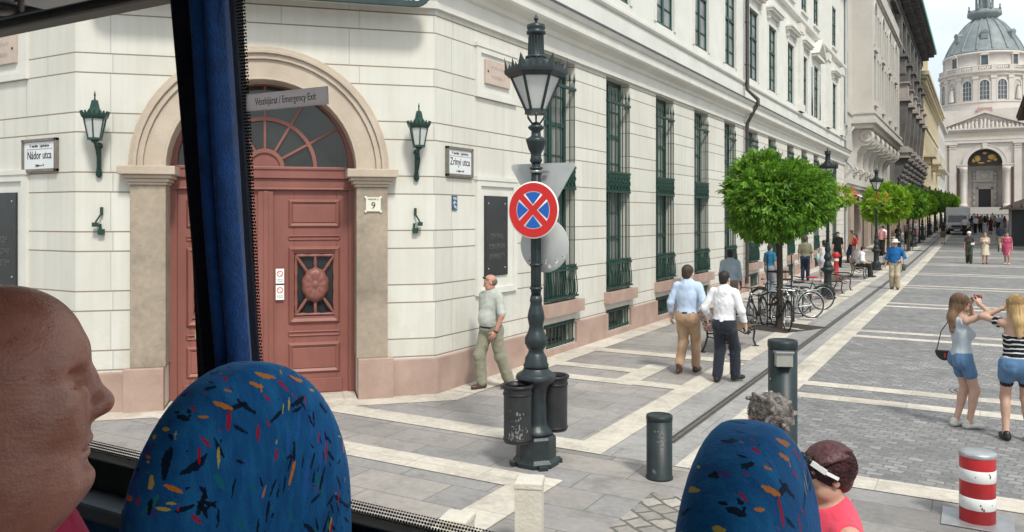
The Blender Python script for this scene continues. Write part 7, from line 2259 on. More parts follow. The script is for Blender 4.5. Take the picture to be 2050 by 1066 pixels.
def person(label, loc, th, h=1.75, fem=False, skin=None, hair=('short', None), wide=1.0, belly=0.0, pose=None, wear=(), vox=0.012, shoes=None, hands=True, scale_head=1.0, cat='person', name='person', group=None, eyes=True, curl=0.45, custom_head=None, strands=0):
    q = dict(pz=0.0, lean=(0, 0), twist=0, LF=(-0.10, 0, 0.085), RF=(0.10, 0, 0.085), LH=None, RH=None, LE=(-0.5, -1, 0), RE=(0.5, -1, 0), yaw=0, pitch=0, LT=(0, 1, 0), RT=(0, 1, 0), LK=(0, 1, 0), RK=(0, 1, 0), toe=(0, 0), LD=None, RD=None)
    q.update(pose or {})
    skin = skin or m_skin
    s = h / 1.75
    t = thing(name, label, cat, loc, th, group)
    sw = (0.158 if fem else 0.176) * (0.5 + 0.5 * wide)
    pel = np.array([0, 0, 0.935 + q['pz']])
    top = pel + np.array([q['lean'][0], q['lean'][1], 0.50])
    rt = rotm(q['twist'])
    shL = top + rt @ V3(-sw, 0, -0.022); shR = top + rt @ V3(sw, 0, -0.022)
    hipL = pel + V3(-0.09, 0, -0.02); hipR = pel + V3(0.09, 0, -0.02)
    LH = q['LH'] or tuple(shL + V3(-0.07, 0.05, -0.54)); RH = q['RH'] or tuple(shR + V3(0.07, 0.05, -0.54))
    elL, LH = ik(shL, LH, 0.29, 0.26, q['LE']); elR, RH = ik(shR, RH, 0.29, 0.26, q['RE'])
    knL, LF = ik(hipL, q['LF'], 0.435, 0.425, q['LK']); knR, RF = ik(hipR, q['RF'], 0.435, 0.425, q['RK'])
    chest = pel + (top - pel) * 0.66; bel = pel + (top - pel) * 0.28
    neck = top + V3(0, 0.0, 0.03); hc = top + V3(q['lean'][0] * .1, 0.025 + q['lean'][1] * .12, 0.19)
    Rh = rotm(q['yaw'], q['pitch'])

    def torso(o=0.0, k=0.06):
        hw = 0.168 if fem else 0.160
        pr = [ell(pel + V3(0, -0.005, 0.0), (hw * wide + o, 0.118 * wide + o, 0.13 + o), None, k),
              ell(bel + V3(0, 0.012 + belly * .6, 0), ((0.132 if fem else 0.15) * wide + o, 0.105 * wide + belly + o, 0.17 + o), None, k),
              ell(chest, ((0.142 if fem else 0.168) * wide + o, 0.113 * wide + o, 0.19 + o), rt, k),
              cap(shL + rt @ V3(0.035, 0, 0.0), top, 0.056 + o, 0.066 + o, k), cap(shR + rt @ V3(-0.035, 0, 0.0), top, 0.056 + o, 0.066 + o, k),
              cap(top + V3(0, -0.01, -0.02), top + V3(0, 0.0, 0.05), 0.085 + o, 0.058 + o * .6, k)]
        if fem:
            for x in (-0.065, 0.065): pr.append(ell(chest + rt @ V3(x, 0.085, -0.03), (0.06 + o, 0.06 + o, 0.065 + o), None, 0.04))
        return pr

    def butt(o=0.0):
        return [ell(pel + V3(x, -0.055, -0.045), (0.088 * wide + o, 0.085 * wide + o, 0.10 + o), None, 0.05) for x in (-0.075, 0.075)]

    def arm(sh, el, wr, o=0.0, frac=1.0, k=0.03):
        w_ = 0.9 if fem else 1.0
        pr = [cap(sh, el, 0.052 * w_ + o, 0.041 * w_ + o, k)]
        if frac > 1.0:
            e = el + (wr - el) * (frac - 1.0)
            pr.append(cap(el, e, 0.042 * w_ + o, (0.042 - 0.014 * (frac - 1)) * w_ + o, k))
        else:
            e = sh + (el - sh) * frac; pr = [cap(sh, e, 0.053 * w_ + o, 0.046 * w_ + o * 1.4, k)]
        return pr

    def leg(hp, kn, an, o=0.0, frac=2.0, k=0.04, loose=0.0):
        if frac <= 1.0:
            return [cap(hp, hp + (kn - hp) * frac, 0.088 * wide + o, (0.088 - 0.03 * frac) * wide + o + loose, k)]
        e = kn + (an - kn) * (frac - 1)
        sh_ = kn + (an - kn) * 0.28; d = an - kn
        back = np.array([0, -1.0, 0])
        return [cap(hp, kn, 0.088 * wide + o, 0.056 + o + loose * .5, k), cap(kn, e, 0.053 + o + loose * .6, 0.036 + o + loose, k), ell(sh_ + back * 0.018, (0.045 + o, 0.05 + o, 0.11), None, 0.04)]

    body = torso() + butt() + arm(shL, elL, LH, 0, 2.0) + arm(shR, elR, RH, 0, 2.0) + leg(hipL, knL, LF) + leg(hipR, knR, RF) + [cap(neck, hc + V3(0, -0.025, -0.05), 0.056 if not fem else 0.048, 0.054 if not fem else 0.046, 0.03)]
    hp, HP = head_prims(hc, Rh, scale_head, fem)
    if custom_head is None: body += hp
    feet = []
    for an, kn, i in ((LF, knL, 0), (RF, knR, 1)):
        hd = q['LFD'] if (i == 0 and 'LFD' in q) else q['RFD'] if (i == 1 and 'RFD' in q) else (0, 1, 0)
        hd = np.asarray(hd, float); hd /= np.linalg.norm(hd)
        side = 0.22 * (-1 if i == 0 else 1)
        hd = hd + V3(side * 0.6, 0, 0); hd /= np.linalg.norm(hd)
        feet.append((an, hd))
        body += [cap(an + V3(0, 0, -0.02), an + hd * 0.13 + V3(0, 0, -0.055), 0.034, 0.026, 0.03)]
    V, Q = solid(body, vox)
    parts = [(V, Q)]
    if hands:
        for (wr, el, th_, rgt, dd) in ((LH, elL, q['LT'], False, q['LD']), (RH, elR, q['RT'], True, q['RD'])):
            d_ = dd if dd is not None else wr - el
            if abs(np.dot(d_ / np.linalg.norm(d_), np.asarray(th_, float) / np.linalg.norm(th_))) > 0.95: th_ = (0.3, 0.2, 1)
            parts.append(hand_mesh(wr, d_, th_, rgt, 0.98 if not fem else 0.88, curl))
    V, Q = join(parts)
    mesh_np('body', V * s, Q, skin, t)

    # shoes
    if shoes:
        for an, hd in feet:
            up = V3(0, 0, 1)
            zz = hd[2]
            pr = [ell(an + hd * 0.05 + V3(0, 0, -0.045), (0.047, 0.135, 0.036), np.array([[hd[1], hd[0], 0], [-hd[0], hd[1], 0], [0, 0, 1]]) if abs(zz) < .2 else None, 0.02),
                  cap(an + V3(0, 0, -0.01) - hd * 0.03, an - hd * 0.035 + V3(0, 0, -0.05), 0.044, 0.042, 0.03), cap(an + hd * 0.13 + V3(0, 0, -0.055), an + hd * 0.165 + V3(0, 0, -0.058), 0.036, 0.028, 0.03)]
            zb = an[2] - 0.083
            v, q_ = solid(pr, min(vox, 0.010), ((0, 0, -1, -zb),) if abs(zz) < .25 else ())
            mesh_np('shoe', v * s, q_, shoes, t)
    out = dict(root=t, LH=LH * s, RH=RH * s, hc=hc * s, HP=HP, Rh=Rh, s=s, elL=elL * s, elR=elR * s, shL=shL * s, shR=shR * s, top=top * s, pel=pel * s, knL=knL * s, knR=knR * s)
    for item in wear:
        kind, m_ = item[0], item[1]; o = dict(item[2]) if len(item) > 2 else {}
        cuts = []
        cvox = o.get('vox', vox)
        if kind == 'shirt':
            f = o.get('sleeve', 2.0); of = o.get('off', 0.012)
            pr = torso(of) + (butt(of * .6) if o.get('bottom', -0.05) < 0 else [])
            if f > 0:
                pr += arm(shL, elL, LH, of * 0.7 + 0.002, f if f <= 1 else min(f, 1.93)) + arm(shR, elR, RH, of * 0.7 + 0.002, f if f <= 1 else min(f, 1.93))
            else:
                pr += [cap(shL, shL + (elL - shL) * .02, 0.05, 0.05, .03, -1), cap(shR, shR + (elR - shR) * .02, 0.05, 0.05, .03, -1)] if False else []
            zt = top[2] + o.get('neck', 0.105)
            cuts = [(0, 0, -1, -(pel[2] + o.get('bottom', -0.05)))]
            if o.get('collar', True): pr.append(cap(top + V3(0, -0.012, 0.0), top + V3(0, 0.005, 0.075), 0.082, 0.066, 0.03))
            cuts.append((0, o.get('nslope', 0.35), 1, zt + o.get('nslope', 0.35) * (top[1])))
            if f == 0:
                xx = sw + o.get('arm', -0.012)
                cuts += [(1, 0, 0.15, top[0] + xx + 0.15 * top[2]), (-1, 0, 0.15, -top[0] + xx + 0.15 * top[2])]
            nm = o.get('name', 'shirt')
        elif kind == 'trousers':
            of = o.get('off', 0.014); fr = o.get('frac', 1.93); lo_ = o.get('loose', 0.02)
            pr = [p for p in torso(of)[:2]] + butt(of) + leg(hipL, knL, LF, of, fr, 0.04, lo_) + leg(hipR, knR, RF, of, fr, 0.04, lo_)
            lean_y = 0
            cuts = [(0, 0, 1, pel[2] + o.get('waist', 0.075))]
            nm = o.get('name', 'trousers')
        elif kind == 'skirt':
            zb = o.get('bottom', -0.42)
            pr = [p for p in torso(0.015)[:2]] + butt(0.015) + [cap(pel + V3(0, -0.01, 0.0), pel + V3(0, 0.0, zb), 0.15 * wide, o.get('hem', 0.2), 0.05)]
            cuts = [(0, 0, 1, pel[2] + o.get('waist', 0.12)), (0, 0, -1, -(pel[2] + zb))]
            nm = o.get('name', 'skirt')
        elif kind == 'belt':
            pr = torso(o.get('off', 0.021))[:2]
            z_ = pel[2] + o.get('z', 0.075)
            cuts = [(0, 0, 1, z_ + 0.018), (0, 0, -1, -(z_ - 0.018))]; cvox = min(vox, 0.010)
            nm = 'belt'
        v, q_ = solid(pr, cvox, cuts, folds=o.get('folds', 0.0032 if kind in ('shirt', 'trousers', 'skirt') else 0), seed=len(wear) + int(h * 1000))
        mesh_np(nm, v * s, q_, m_, t)
    # hair
    hk, hm = hair
    if hk and custom_head is None:
        E = lambda p, r, k=0.02, op=1: ell(hc + Rh @ (np.array(p) * scale_head), np.array(r) * scale_head, Rh, k, op)
        hv = min(vox, 0.010)
        base = [E((0, -0.022, 0.042), (0.084, 0.103, 0.094))]
        nn = Rh @ V3(0, 0.60, -0.80)
        off = lambda d: float(nn @ hc) + d * scale_head
        if hk == 'short':
            base += [E((0, -0.06, -0.03), (0.066, 0.055, 0.06), 0.03)]
            cuts = [(*nn, off(0.022))]
        elif hk == 'thick':
            base = [E((0, -0.025, 0.045), (0.094, 0.112, 0.102)), E((0, -0.065, -0.03), (0.078, 0.06, 0.07), 0.03)]
            cuts = [(*nn, off(0.03))]
        elif hk == 'curly':
            rg = np.random.RandomState(3); base = [E((0, -0.03, 0.04), (0.088, 0.098, 0.092))]
            for _ in range(150):
                d = rg.normal(size=3); d /= np.linalg.norm(d)
                if d[1] * 0.6 - d[2] * 0.8 > 0.25 or (d[1] > 0.55 and d[2] < 0.45): continue
                p_ = np.array([0, -0.03, 0.04]) + d * np.array([0.092, 0.104, 0.098]); g_ = rg.normal(size=3) * 0.022
                a_ = hc + Rh @ p_; base.append(cap(a_ - Rh @ d * 0.006, a_ + Rh @ (g_ * 0.8), 0.015, 0.011, 0.012))
            cuts = [(*nn, off(0.045))]
        elif hk == 'swept':
            rg = np.random.RandomState(6); base = [E((0, -0.03, 0.042), (0.083, 0.102, 0.094)), E((0, -0.065, -0.02), (0.068, 0.055, 0.065), 0.03)]
            for _ in range(120):
                a0 = rg.uniform(-1.3, 1.3); t0 = rg.uniform(0.35, 1.5); L_ = rg.uniform(0.5, 1.0); pts_ = []
                for q3 in range(4):
                    t_ = t0 + L_ * q3 / 3 * 1.2
                    pts_.append(hc + Rh @ (np.array([0, -0.03, 0.035]) + np.array([0.094 * math.sin(a0) * math.sin(t_ + .3), 0.112 * math.cos(t_), 0.104 * math.sin(t_) * math.cos(a0 * .8) if t_ < 2.4 else 0.104 * math.sin(t_)])))
                for q3 in range(3): base.append(cap(pts_[q3], pts_[q3 + 1], 0.0075, 0.006 if q3 < 2 else 0.003, 0.006))
            cuts = [(*nn, off(0.034))]
        elif hk == 'balding':
            base = [E((0, -0.03, 0.0), (0.082, 0.092, 0.07))]
            n2 = Rh @ V3(0, 0.8, -0.6); cuts = [(*n2, float(n2 @ hc) - 0.0), (*(Rh @ V3(0, 0, 1)), float((Rh @ V3(0, 0, 1)) @ hc) + 0.055)]
        elif hk in ('long', 'pony', 'bun'):
            base = [E((0, -0.024, 0.045), (0.088, 0.108, 0.098)), E((0, -0.055, -0.02), (0.082, 0.07, 0.085), 0.03)]
            if hk == 'long':
                b0 = hc + Rh @ V3(0, -0.08, -0.02)
                base += [cap(b0, b0 + V3(0, -0.05, -0.16), 0.075, 0.062, 0.04), cap(b0 + V3(0.0, -0.05, -0.14), b0 + V3(0.01, -0.06, -0.33), 0.06, 0.030, 0.04), cap(b0 + V3(0.03, -0.04, -0.1), b0 + V3(0.06, -0.05, -0.26), 0.035, 0.012, 0.03)]
            if hk == 'pony':
                b0 = hc + Rh @ V3(0, -0.10, 0.0); base += [cap(b0, b0 + Rh @ V3(0, -0.05, -0.04), 0.035, 0.04, 0.03), cap(b0 + Rh @ V3(0, -0.05, -0.04), b0 + Rh @ V3(0.0, -0.055, -0.2), 0.04, 0.02, 0.03)]
            if hk == 'bun': base += [E((0, -0.115, 0.045), (0.045, 0.04, 0.045), 0.02)]
            cuts = [(*nn, off(0.03))] if hk != 'long' else []
            if hk == 'long':
                base += [ell(hc + Rh @ V3(0, 0.085, -0.04), (0.066, 0.085, 0.10), Rh, 0.02, -1)]
        v, q_ = solid(base, hv, cuts)
        if strands:
            sv_, sq_ = hair_strands(hk, strands, hc, Rh, scale_head)
            v, q_ = join([(v, q_), (sv_, sq_)])
        mesh_np('hair', v * s, q_, hm, t)
    if eyes and custom_head is None and vox < 0.02:
        for x in (-0.032, 0.032):
            w = MB(); w.ball(tuple(HP(x, 0.0745, 0.007) * s), (0.0085 * s,) * 3, 10); w.build('eye', m_eye, t)
    return out


def child_lathe(info, nm, prof, m_, off=(0, 0, 0), n=24, tilt=0):
    """a lathe placed on the head"""
    c = Vector(info['HP'](*off) * info['s'])
    T = Matrix.Translation(c) @ Matrix([[*r] for r in info['Rh']]).to_4x4() @ Matrix.Rotation(R(tilt), 4, 'X')
    w = MB(); w.lathe(prof, n, T=T); return w.build(nm, m_, info['root'])


def at(u, v):
    p = gpt(u, v); return (p.x, p.y, p.z + 0.008)


DEG = R
# man in grey-green T-shirt walking along the wall
gp_ = person('bald man in pale grey T-shirt and khaki trousers walking past the black plaque', at(983, 779), DEG(163), 1.78, skin=m_skin_r, hair=('balding', mat('cropped_thin_hair', (0.15, 0.085, 0.062), 0.7, 0.2, 40)), wide=1.12, belly=0.035,
             pose=dict(RF=(0.10, 0.10, 0.085), LF=(-0.13, -0.26, 0.10), LH=(-0.235, 0.115, 0.90), LE=(-1, -0.35, 0), LD=(0.3, 0.5, -0.8), LT=(0.3, 0.9, 0.3), RH=(0.30, -0.06, 0.88), yaw=-36, pitch=-16),
             wear=(('shirt', cloth('pale_grey_green_cotton', (0.40, 0.42, 0.38)), dict(sleeve=0.85, bottom=-0.04, off=0.016)), ('trousers', cloth('khaki_olive_cotton', (0.235, 0.225, 0.165)), dict(loose=0.035, waist=0.07)), ('belt', m_belt, dict(z=0.02, off=0.02))), shoes=m_shoe_br, vox=0.011)
w = MB(); HPg = gp_['HP']; s_ = gp_['s']
for x in (-0.033, 0.033): w.ball(tuple(HPg(x, 0.062, 0.098) * s_), (0.028, 0.02, 0.018), 10)
w.path([tuple(HPg(-0.08, 0.01, 0.06) * s_), tuple(HPg(-0.07, 0.05, 0.09) * s_), tuple(HPg(0, 0.075, 0.10) * s_), tuple(HPg(0.07, 0.05, 0.09) * s_), tuple(HPg(0.08, 0.01, 0.06) * s_)], 0.005, 6)
w.build('sunglasses', m_black, gp_['root'])
w = MB(); d_ = (gp_['LH'] - gp_['elL']); d_ /= np.linalg.norm(d_); c_ = gp_['LH'] - d_ * 0.02
w.path([tuple(c_), tuple(c_ + d_ * 0.025)], 0.036, 14); w.build('watch', m_black, gp_['root'])

# two men in shirts walking away
blue_s = cloth('light_blue_shirt_cotton', (0.44, 0.54, 0.70)); white_s = cloth('white_shirt_cotton', (0.70, 0.70, 0.73))
pm_ = person('man in light blue shirt and tan trousers walking away, brown hair and lanyard', at(1377, 747), DEG(2), 1.84, hair=('thick', m_hair_b), wide=1.06, skin=m_skin,
             pose=dict(LF=(-0.10, -0.16, 0.13), RF=(0.10, 0.13, 0.085), LFD=(0, 0.75, -0.65), LH=(-0.30, 0.06, 0.90), RH=(0.33, -0.05, 0.91), yaw=-14),
             wear=(('shirt', blue_s, dict(sleeve=2.0, bottom=0.03, off=0.02)), ('trousers', cloth('tan_chino_cotton', (0.36, 0.235, 0.15)), dict(loose=0.02, waist=0.06)), ('belt', m_belt, dict(z=0.055, off=0.022))), shoes=m_shoe_br, vox=0.011)
w = MB(); tp = pm_['top']; w.path([(0.075 * math.cos(a_) , 0.075 * math.sin(a_) + float(tp[1]), float(tp[2]) + 0.075 - 0.02 * math.sin(a_)) for a_ in [R(20 * k) for k in range(18)]], 0.008, 6, closed=True); w.build('lanyard', mat('navy_ribbon', (0.02, 0.03, 0.16), 0.6), pm_['root'])
pw_ = person('man in white shirt and navy trousers walking away with a phone in his hand', at(1450, 766), DEG(-4), 1.80, hair=('short', m_hair_k), wide=1.0,
             pose=dict(LF=(-0.10, -0.05, 0.085), RF=(0.13, 0.14, 0.10), RFD=(0.35, 0.8, 0.1), LH=(-0.27, 0.12, 0.98), RH=(0.32, 0.06, 0.90), RD=(0.1, 0.35, -0.9), yaw=-6),
             wear=(('shirt', white_s, dict(sleeve=2.0, bottom=0.02, off=0.02)), ('trousers', cloth('navy_wool', (0.018, 0.022, 0.032)), dict(loose=0.03, waist=0.06)), ('belt', m_belt, dict(z=0.05, off=0.02))), shoes=m_shoe_bk, vox=0.011, curl=1.15)
Mw = wm(pw_['root']); q_ = Mw @ Vector(pw_['RH']) + Vector((0.01, 0.045, -0.075))
w = MB(); w.box(-0.035, 0.035, -0.005, 0.005, -0.07, 0.07); tag(w.build('phone', m_black, None, Matrix.Translation(q_) @ Matrix.Rotation(R(35), 4, 'Z') @ Matrix.Rotation(R(-40), 4, 'Y'), 0.004), 'black phone in the hand of the man in the white shirt', 'phone')
person('dark skinned man in pale blue shirt walking ahead of the other two', at(1462, 640), DEG(3), 1.82, skin=m_skin_d, hair=('short', m_hair_k), wide=1.06,
       pose=dict(LF=(-0.10, 0.12, 0.085), RF=(0.10, -0.12, 0.10)), wear=(('shirt', cloth('dusty_blue_shirt', (0.33, 0.41, 0.48)), dict(sleeve=2.0, bottom=0.03, off=0.024)), ('trousers', cloth('taupe_trousers', (0.22, 0.16, 0.12)), dict(loose=0.025)), ('belt', m_belt, dict(z=0.055, off=0.02))), shoes=m_shoe_br, vox=0.013)
# behind the tree
person('man in dark check shirt and jeans standing behind the bicycles', at(1612, 562), DEG(10), 1.78, hair=('short', m_hair_b), wide=1.08, wear=(('shirt', mat('olive_check_cotton', (0.10, 0.09, 0.05), 0.9, 0.5, 30, col2=(0.26, 0.25, 0.17)), dict(sleeve=0.9, bottom=0.0, off=0.022)), ('trousers', cloth('dark_denim', (0.02, 0.03, 0.055)), dict(loose=0.02))), shoes=m_shoe_bk, vox=0.016)
pb_ = person('woman in white top behind the second lamp post', at(1650, 566), DEG(30), 1.68, True, hair=('pony', m_hair_k), wear=(('shirt', cloth('white_top_cotton', (0.66, 0.67, 0.69)), dict(sleeve=0, bottom=-0.08, off=0.014, collar=False, neck=0.0)), ('skirt', cloth('pale_lavender_skirt', (0.50, 0.47, 0.56)), dict(bottom=-0.5))), shoes=m_shoe_w, vox=0.016)
q_ = wm(pb_['root']) @ Vector((-0.26, 0.0, 1.0))
w = MB(); w.ball((0, 0, 0), (0.07, 0.16, 0.17), 14); w.path([(0, -0.12, 0.1), (0.02, -0.05, 0.36), (0.02, 0.05, 0.36), (0, 0.12, 0.1)], 0.012, 6); tag(w.build('shoulder_bag', cloth('mint_canvas', (0.28, 0.44, 0.39)), None, Matrix.Translation(q_)), 'mint green shoulder bag of the woman behind the lamp post', 'bag')
person('person in turquoise top seen behind the tree trunk', at(1541, 590), DEG(-20), 1.70, True, hair=('short', m_hair_b), wear=(('shirt', cloth('turquoise_cotton', (0.02, 0.14, 0.24)), dict(sleeve=0.8, bottom=-0.08)), ('trousers', cloth('grey_blue_trousers', (0.2, 0.22, 0.26)), dict(loose=0.03))), shoes=m_shoe_bk, vox=0.016)
# seated man on bench 3
ps_ = person('man in white T-shirt and dark trousers sitting on the bench', (-4.52, 37.7, gz(37.7) + 0.02), DEG(-88), 1.72, hair=('short', m_hair_k), wide=1.12, belly=0.05,
       pose=dict(pz=-0.42, lean=(0, 0.14), LF=(-0.10, 0.50, 0.085), RF=(0.12, 0.44, 0.085), LH=(-0.14, 0.36, 0.62), RH=(0.14, 0.36, 0.62), pitch=-14),
       wear=(('shirt', white_s, dict(sleeve=0.9, bottom=-0.06, off=0.02)), ('trousers', cloth('black_cotton', (0.013, 0.013, 0.015)), dict(loose=0.025))), shoes=m_shoe_bk, vox=0.015)
# hat man
ph_ = person('man in white hat, blue shirt and beige trousers walking towards us', at(1792, 580), DEG(178), 1.78, skin=m_skin_r, hair=('short', m_hair_g), wide=1.1,
       pose=dict(LF=(-0.09, 0.06, 0.085), RF=(0.10, -0.04, 0.085), LH=(-0.16, 0.20, 1.02), LE=(-1, -0.6, 0), RH=(0.31, 0.02, 0.88), pitch=-6),
       wear=(('shirt', cloth('strong_blue_cotton', (0.012, 0.115, 0.33)), dict(sleeve=1.25, bottom=0.0, off=0.022)), ('trousers', cloth('beige_linen', (0.43, 0.36, 0.26)), dict(loose=0.035)), ('belt', m_belt, dict(z=0.03, off=0.022))), shoes=m_shoe_br, vox=0.013)
child_lathe(ph_, 'hat', [(0.17, 0.0), (0.175, 0.006), (0.10, 0.03), (0.092, 0.07), (0.075, 0.115), (0.0, 0.125)], mat('off_white_hat', (0.66, 0.63, 0.57), 0.8, 0.08), (0, -0.01, 0.055), tilt=4)
q_ = wm(ph_['root']) @ Vector((-0.30, 0.10, 0.80))
w = MB(); w.ball((0, 0, 0), (0.08, 0.05, 0.12), 12); w.path([(0, 0, 0.1), (-0.03, 0.02, 0.4), (-0.02, 0.0, 0.62), (0.03, -0.05, 0.68)], 0.008, 6); tag(w.build('shoulder_bag', cloth('olive_canvas', (0.06, 0.08, 0.035)), None, Matrix.Translation(q_) @ Matrix.Rotation(R(20), 4, 'Z')), 'olive shoulder bag of the man in the white hat', 'bag')

# woman taking a picture, in profile
denim = cloth('blue_denim', (0.085, 0.17, 0.30)); top_g = cloth('pale_grey_blue_jersey', (0.40, 0.45, 0.49))
pf_ = person('woman in grey tank top and denim shorts raising both arms to her face', at(1925, 857), DEG(-58), 1.70, True, hair=('long', m_hair_lb), wide=0.86, strands=900,
       pose=dict(LF=(-0.07, -0.03, 0.085), RF=(0.07, 0.06, 0.085), LH=(-0.085, 0.165, 1.615), RH=(0.07, 0.19, 1.63), LE=(-0.25, 1, -0.5), RE=(1, 0.05, -0.35), LD=(0.45, 0.15, 0.85), RD=(-0.4, 0.2, 0.9), LT=(0.2, -0.6, 0.6), RT=(-0.2, -0.6, 0.6), pitch=6, lean=(0, -0.02)),
       wear=(('shirt', top_g, dict(sleeve=0, bottom=-0.02, off=0.012, collar=False, neck=-0.045, nslope=0.9, name='tank_top')), ('trousers', denim, dict(frac=0.47, loose=0.012, waist=0.06, off=0.010, name='shorts'))), shoes=m_shoe_w, vox=0.010)
q_ = wm(pf_['root']) @ Vector((-0.0, 0.20, 1.66))
w = MB(); w.box(-0.048, 0.048, -0.014, 0.014, -0.03, 0.03); w.lathe([(0.028, 0), (0.03, 0.03), (0.0, 0.03)], 16, T=Matrix.Translation((0.01, 0.02, 0)) @ Matrix.Rotation(R(-90), 4, 'X'))
tag(w.build('camera', mat('red_camera_body', (0.20, 0.03, 0.035), 0.4, 0.1), None, Matrix.Translation(q_) @ Matrix.Rotation(R(-58), 4, 'Z'), 0.004), 'small red camera held by the woman in the grey tank top', 'camera')
Mb_ = wm(pf_['root'])
w = MB()
po_ = [(0.115 * math.cos(R(t_)) * (1.0 if math.sin(R(t_)) < 0 else 1), 0.13 * math.sin(R(t_))) for t_ in range(180, 361, 15)]
w.prism([(x_, z_) for x_, z_ in po_], -0.035, 0.035); bag_ = w.build('handbag', mat('black_leather', (0.014, 0.012, 0.012), 0.4, 0.2), None, Mb_ @ Matrix.Translation((-0.17, -0.12, 0.955)) @ Matrix.Rotation(R(62), 4, 'Z'), 0.012)
tag(bag_, 'half round black handbag hanging at the hip of the woman in the tank top', 'handbag')
w = MB(); w.box(-0.010, 0.010, -0.042, -0.036, -0.09, -0.03); w.box(-0.010, 0.010, 0.036, 0.042, -0.09, -0.03); w.build('tassel', m_red, bag_, Mb_ @ Matrix.Translation((-0.17, -0.12, 0.955)) @ Matrix.Rotation(R(62), 4, 'Z'))
w = MB()
sh_ = pf_['shL']
w.path([(-0.215, -0.20, 0.955), (-0.20, -0.15, 1.2), (float(sh_[0]) + 0.06, -0.085, float(sh_[2]) + 0.02), (float(sh_[0]) + 0.075, 0.0, float(sh_[2]) + 0.055), (float(sh_[0]) + 0.06, 0.11, float(sh_[2]) - 0.06), (-0.165, 0.10, 1.2), (-0.175, -0.03, 0.955)], 0.006, 6)
w.build('strap', m_belt, bag_, Mb_)

# blonde woman from behind
stripe = NG('black_white_stripes')
x_, y_, z_ = stripe.sep(stripe.tc.outputs['Object'])
wv = stripe.math('ADD', z_, stripe.math('MULTIPLY', stripe.noise(stripe.tc.outputs['Object'], 7, 2).outputs['Fac'], 0.05))
st_ = stripe.math('LESS_THAN', stripe.math('FRACT', stripe.math('DIVIDE', stripe.math('ADD', wv, 10), 0.052)), 0.30)
m_stripe = stripe.done(stripe.mix(st_, (0.012, 0.012, 0.014), (0.6, 0.6, 0.6)), 0.85, 0.15)
pl_ = person('blonde woman in striped black top and denim shorts seen from behind', at(2035, 884), DEG(8), 1.74, True, hair=('long', m_hair_y), wide=0.92, strands=900,
       pose=dict(LF=(-0.11, 0.0, 0.085), RF=(0.14, 0.03, 0.085), LH=(-0.10, 0.20, 1.575), RH=(0.10, 0.20, 1.575), LE=(-1, 0.1, -0.5), RE=(1, 0.1, -0.5), LD=(0.5, 0.5, 0.6), RD=(-0.5, 0.5, 0.6), LT=(0.2, -0.5, 0.8), RT=(-0.2, -0.5, 0.8)),
       wear=(('shirt', m_stripe, dict(sleeve=0, bottom=0.04, off=0.012, collar=False, neck=-0.155, nslope=-0.1, name='striped_top')), ('trousers', denim, dict(frac=0.34, loose=0.012, waist=0.07, name='shorts', off=0.018)), ('trousers', mat('black_lycra', (0.008, 0.008, 0.009), 0.6, 0.2), dict(frac=0.55, loose=0.0, waist=0.03, name='cycling_shorts', off=0.006))), shoes=m_shoe_bk, vox=0.010)
w = MB()
for sd, el in ((-1, 'elL'), (1, 'elR')):
    a_, b_ = pl_['shL' if sd < 0 else 'shR'], pl_[el]
    p0 = a_ + (b_ - a_) * 0.12; p1 = a_ + (b_ - a_) * 0.34
    w = MB(); w.path([tuple(p0), tuple(p1)], [0.068, 0.058], 14); w.build('sleeve', m_stripe, pl_['root'])
q_ = wm(pl_['root']) @ Vector((0.0, 0.22, 1.63))
w = MB(); w.box(-0.07, 0.07, -0.03, 0.03, -0.045, 0.045); w.lathe([(0.035, 0), (0.037, 0.06), (0.0, 0.06)], 16, T=Matrix.Translation((0, 0.03, 0)) @ Matrix.Rotation(R(-90), 4, 'X'))
tag(w.build('camera', m_black, None, Matrix.Translation(q_) @ Matrix.Rotation(R(8), 4, 'Z'), 0.005), 'black camera held up by the blonde woman', 'camera')
q_ = wm(pl_['root']) @ Vector((0.24, -0.02, 0.98))
w = MB(); w.ball((0, 0, 0), (0.07, 0.13, 0.15), 14); w.path([(0, -0.1, 0.1), (-0.1, -0.13, 0.35), (-0.22, -0.1, 0.52), (-0.25, 0.05, 0.5), (-0.1, 0.14, 0.3), (0, 0.1, 0.1)], 0.008, 6)
tag(w.build('shoulder_bag', mat('black_leather', (0.014, 0.012, 0.012)), None, Matrix.Translation(q_)), 'black shoulder bag at the right hip of the blonde woman', 'bag')

# strollers in the middle distance
pd_ = person('woman in dark grey top and green trousers with white cap walking towards us', at(1940, 528), DEG(182), 1.66, True, skin=m_skin_r, hair=('short', m_hair_b), vox=0.018, pose=dict(LF=(-0.08, 0.12, 0.085), RF=(0.08, -0.10, 0.09), LH=(-0.16, 0.20, 1.05)), shoes=m_shoe_bk,
       wear=(('shirt', cloth('charcoal_top', (0.04, 0.04, 0.042)), dict(sleeve=0.6, bottom=-0.06)), ('trousers', cloth('dark_green_trousers', (0.045, 0.058, 0.038)), dict(loose=0.035))))
child_lathe(pd_, 'cap', [(0.10, 0.0), (0.098, 0.05), (0.07, 0.10), (0, 0.115)], m_white, (0, -0.02, 0.045))
q_ = wm(pd_['root']) @ Vector((-0.16, 0.28, 1.04)); w = MB(); w.box(-0.08, 0.08, -0.03, 0.03, -0.05, 0.05); tag(w.build('purse', m_white, None, Matrix.Translation(q_), 0.01), 'small white purse of the woman in the green trousers', 'purse')
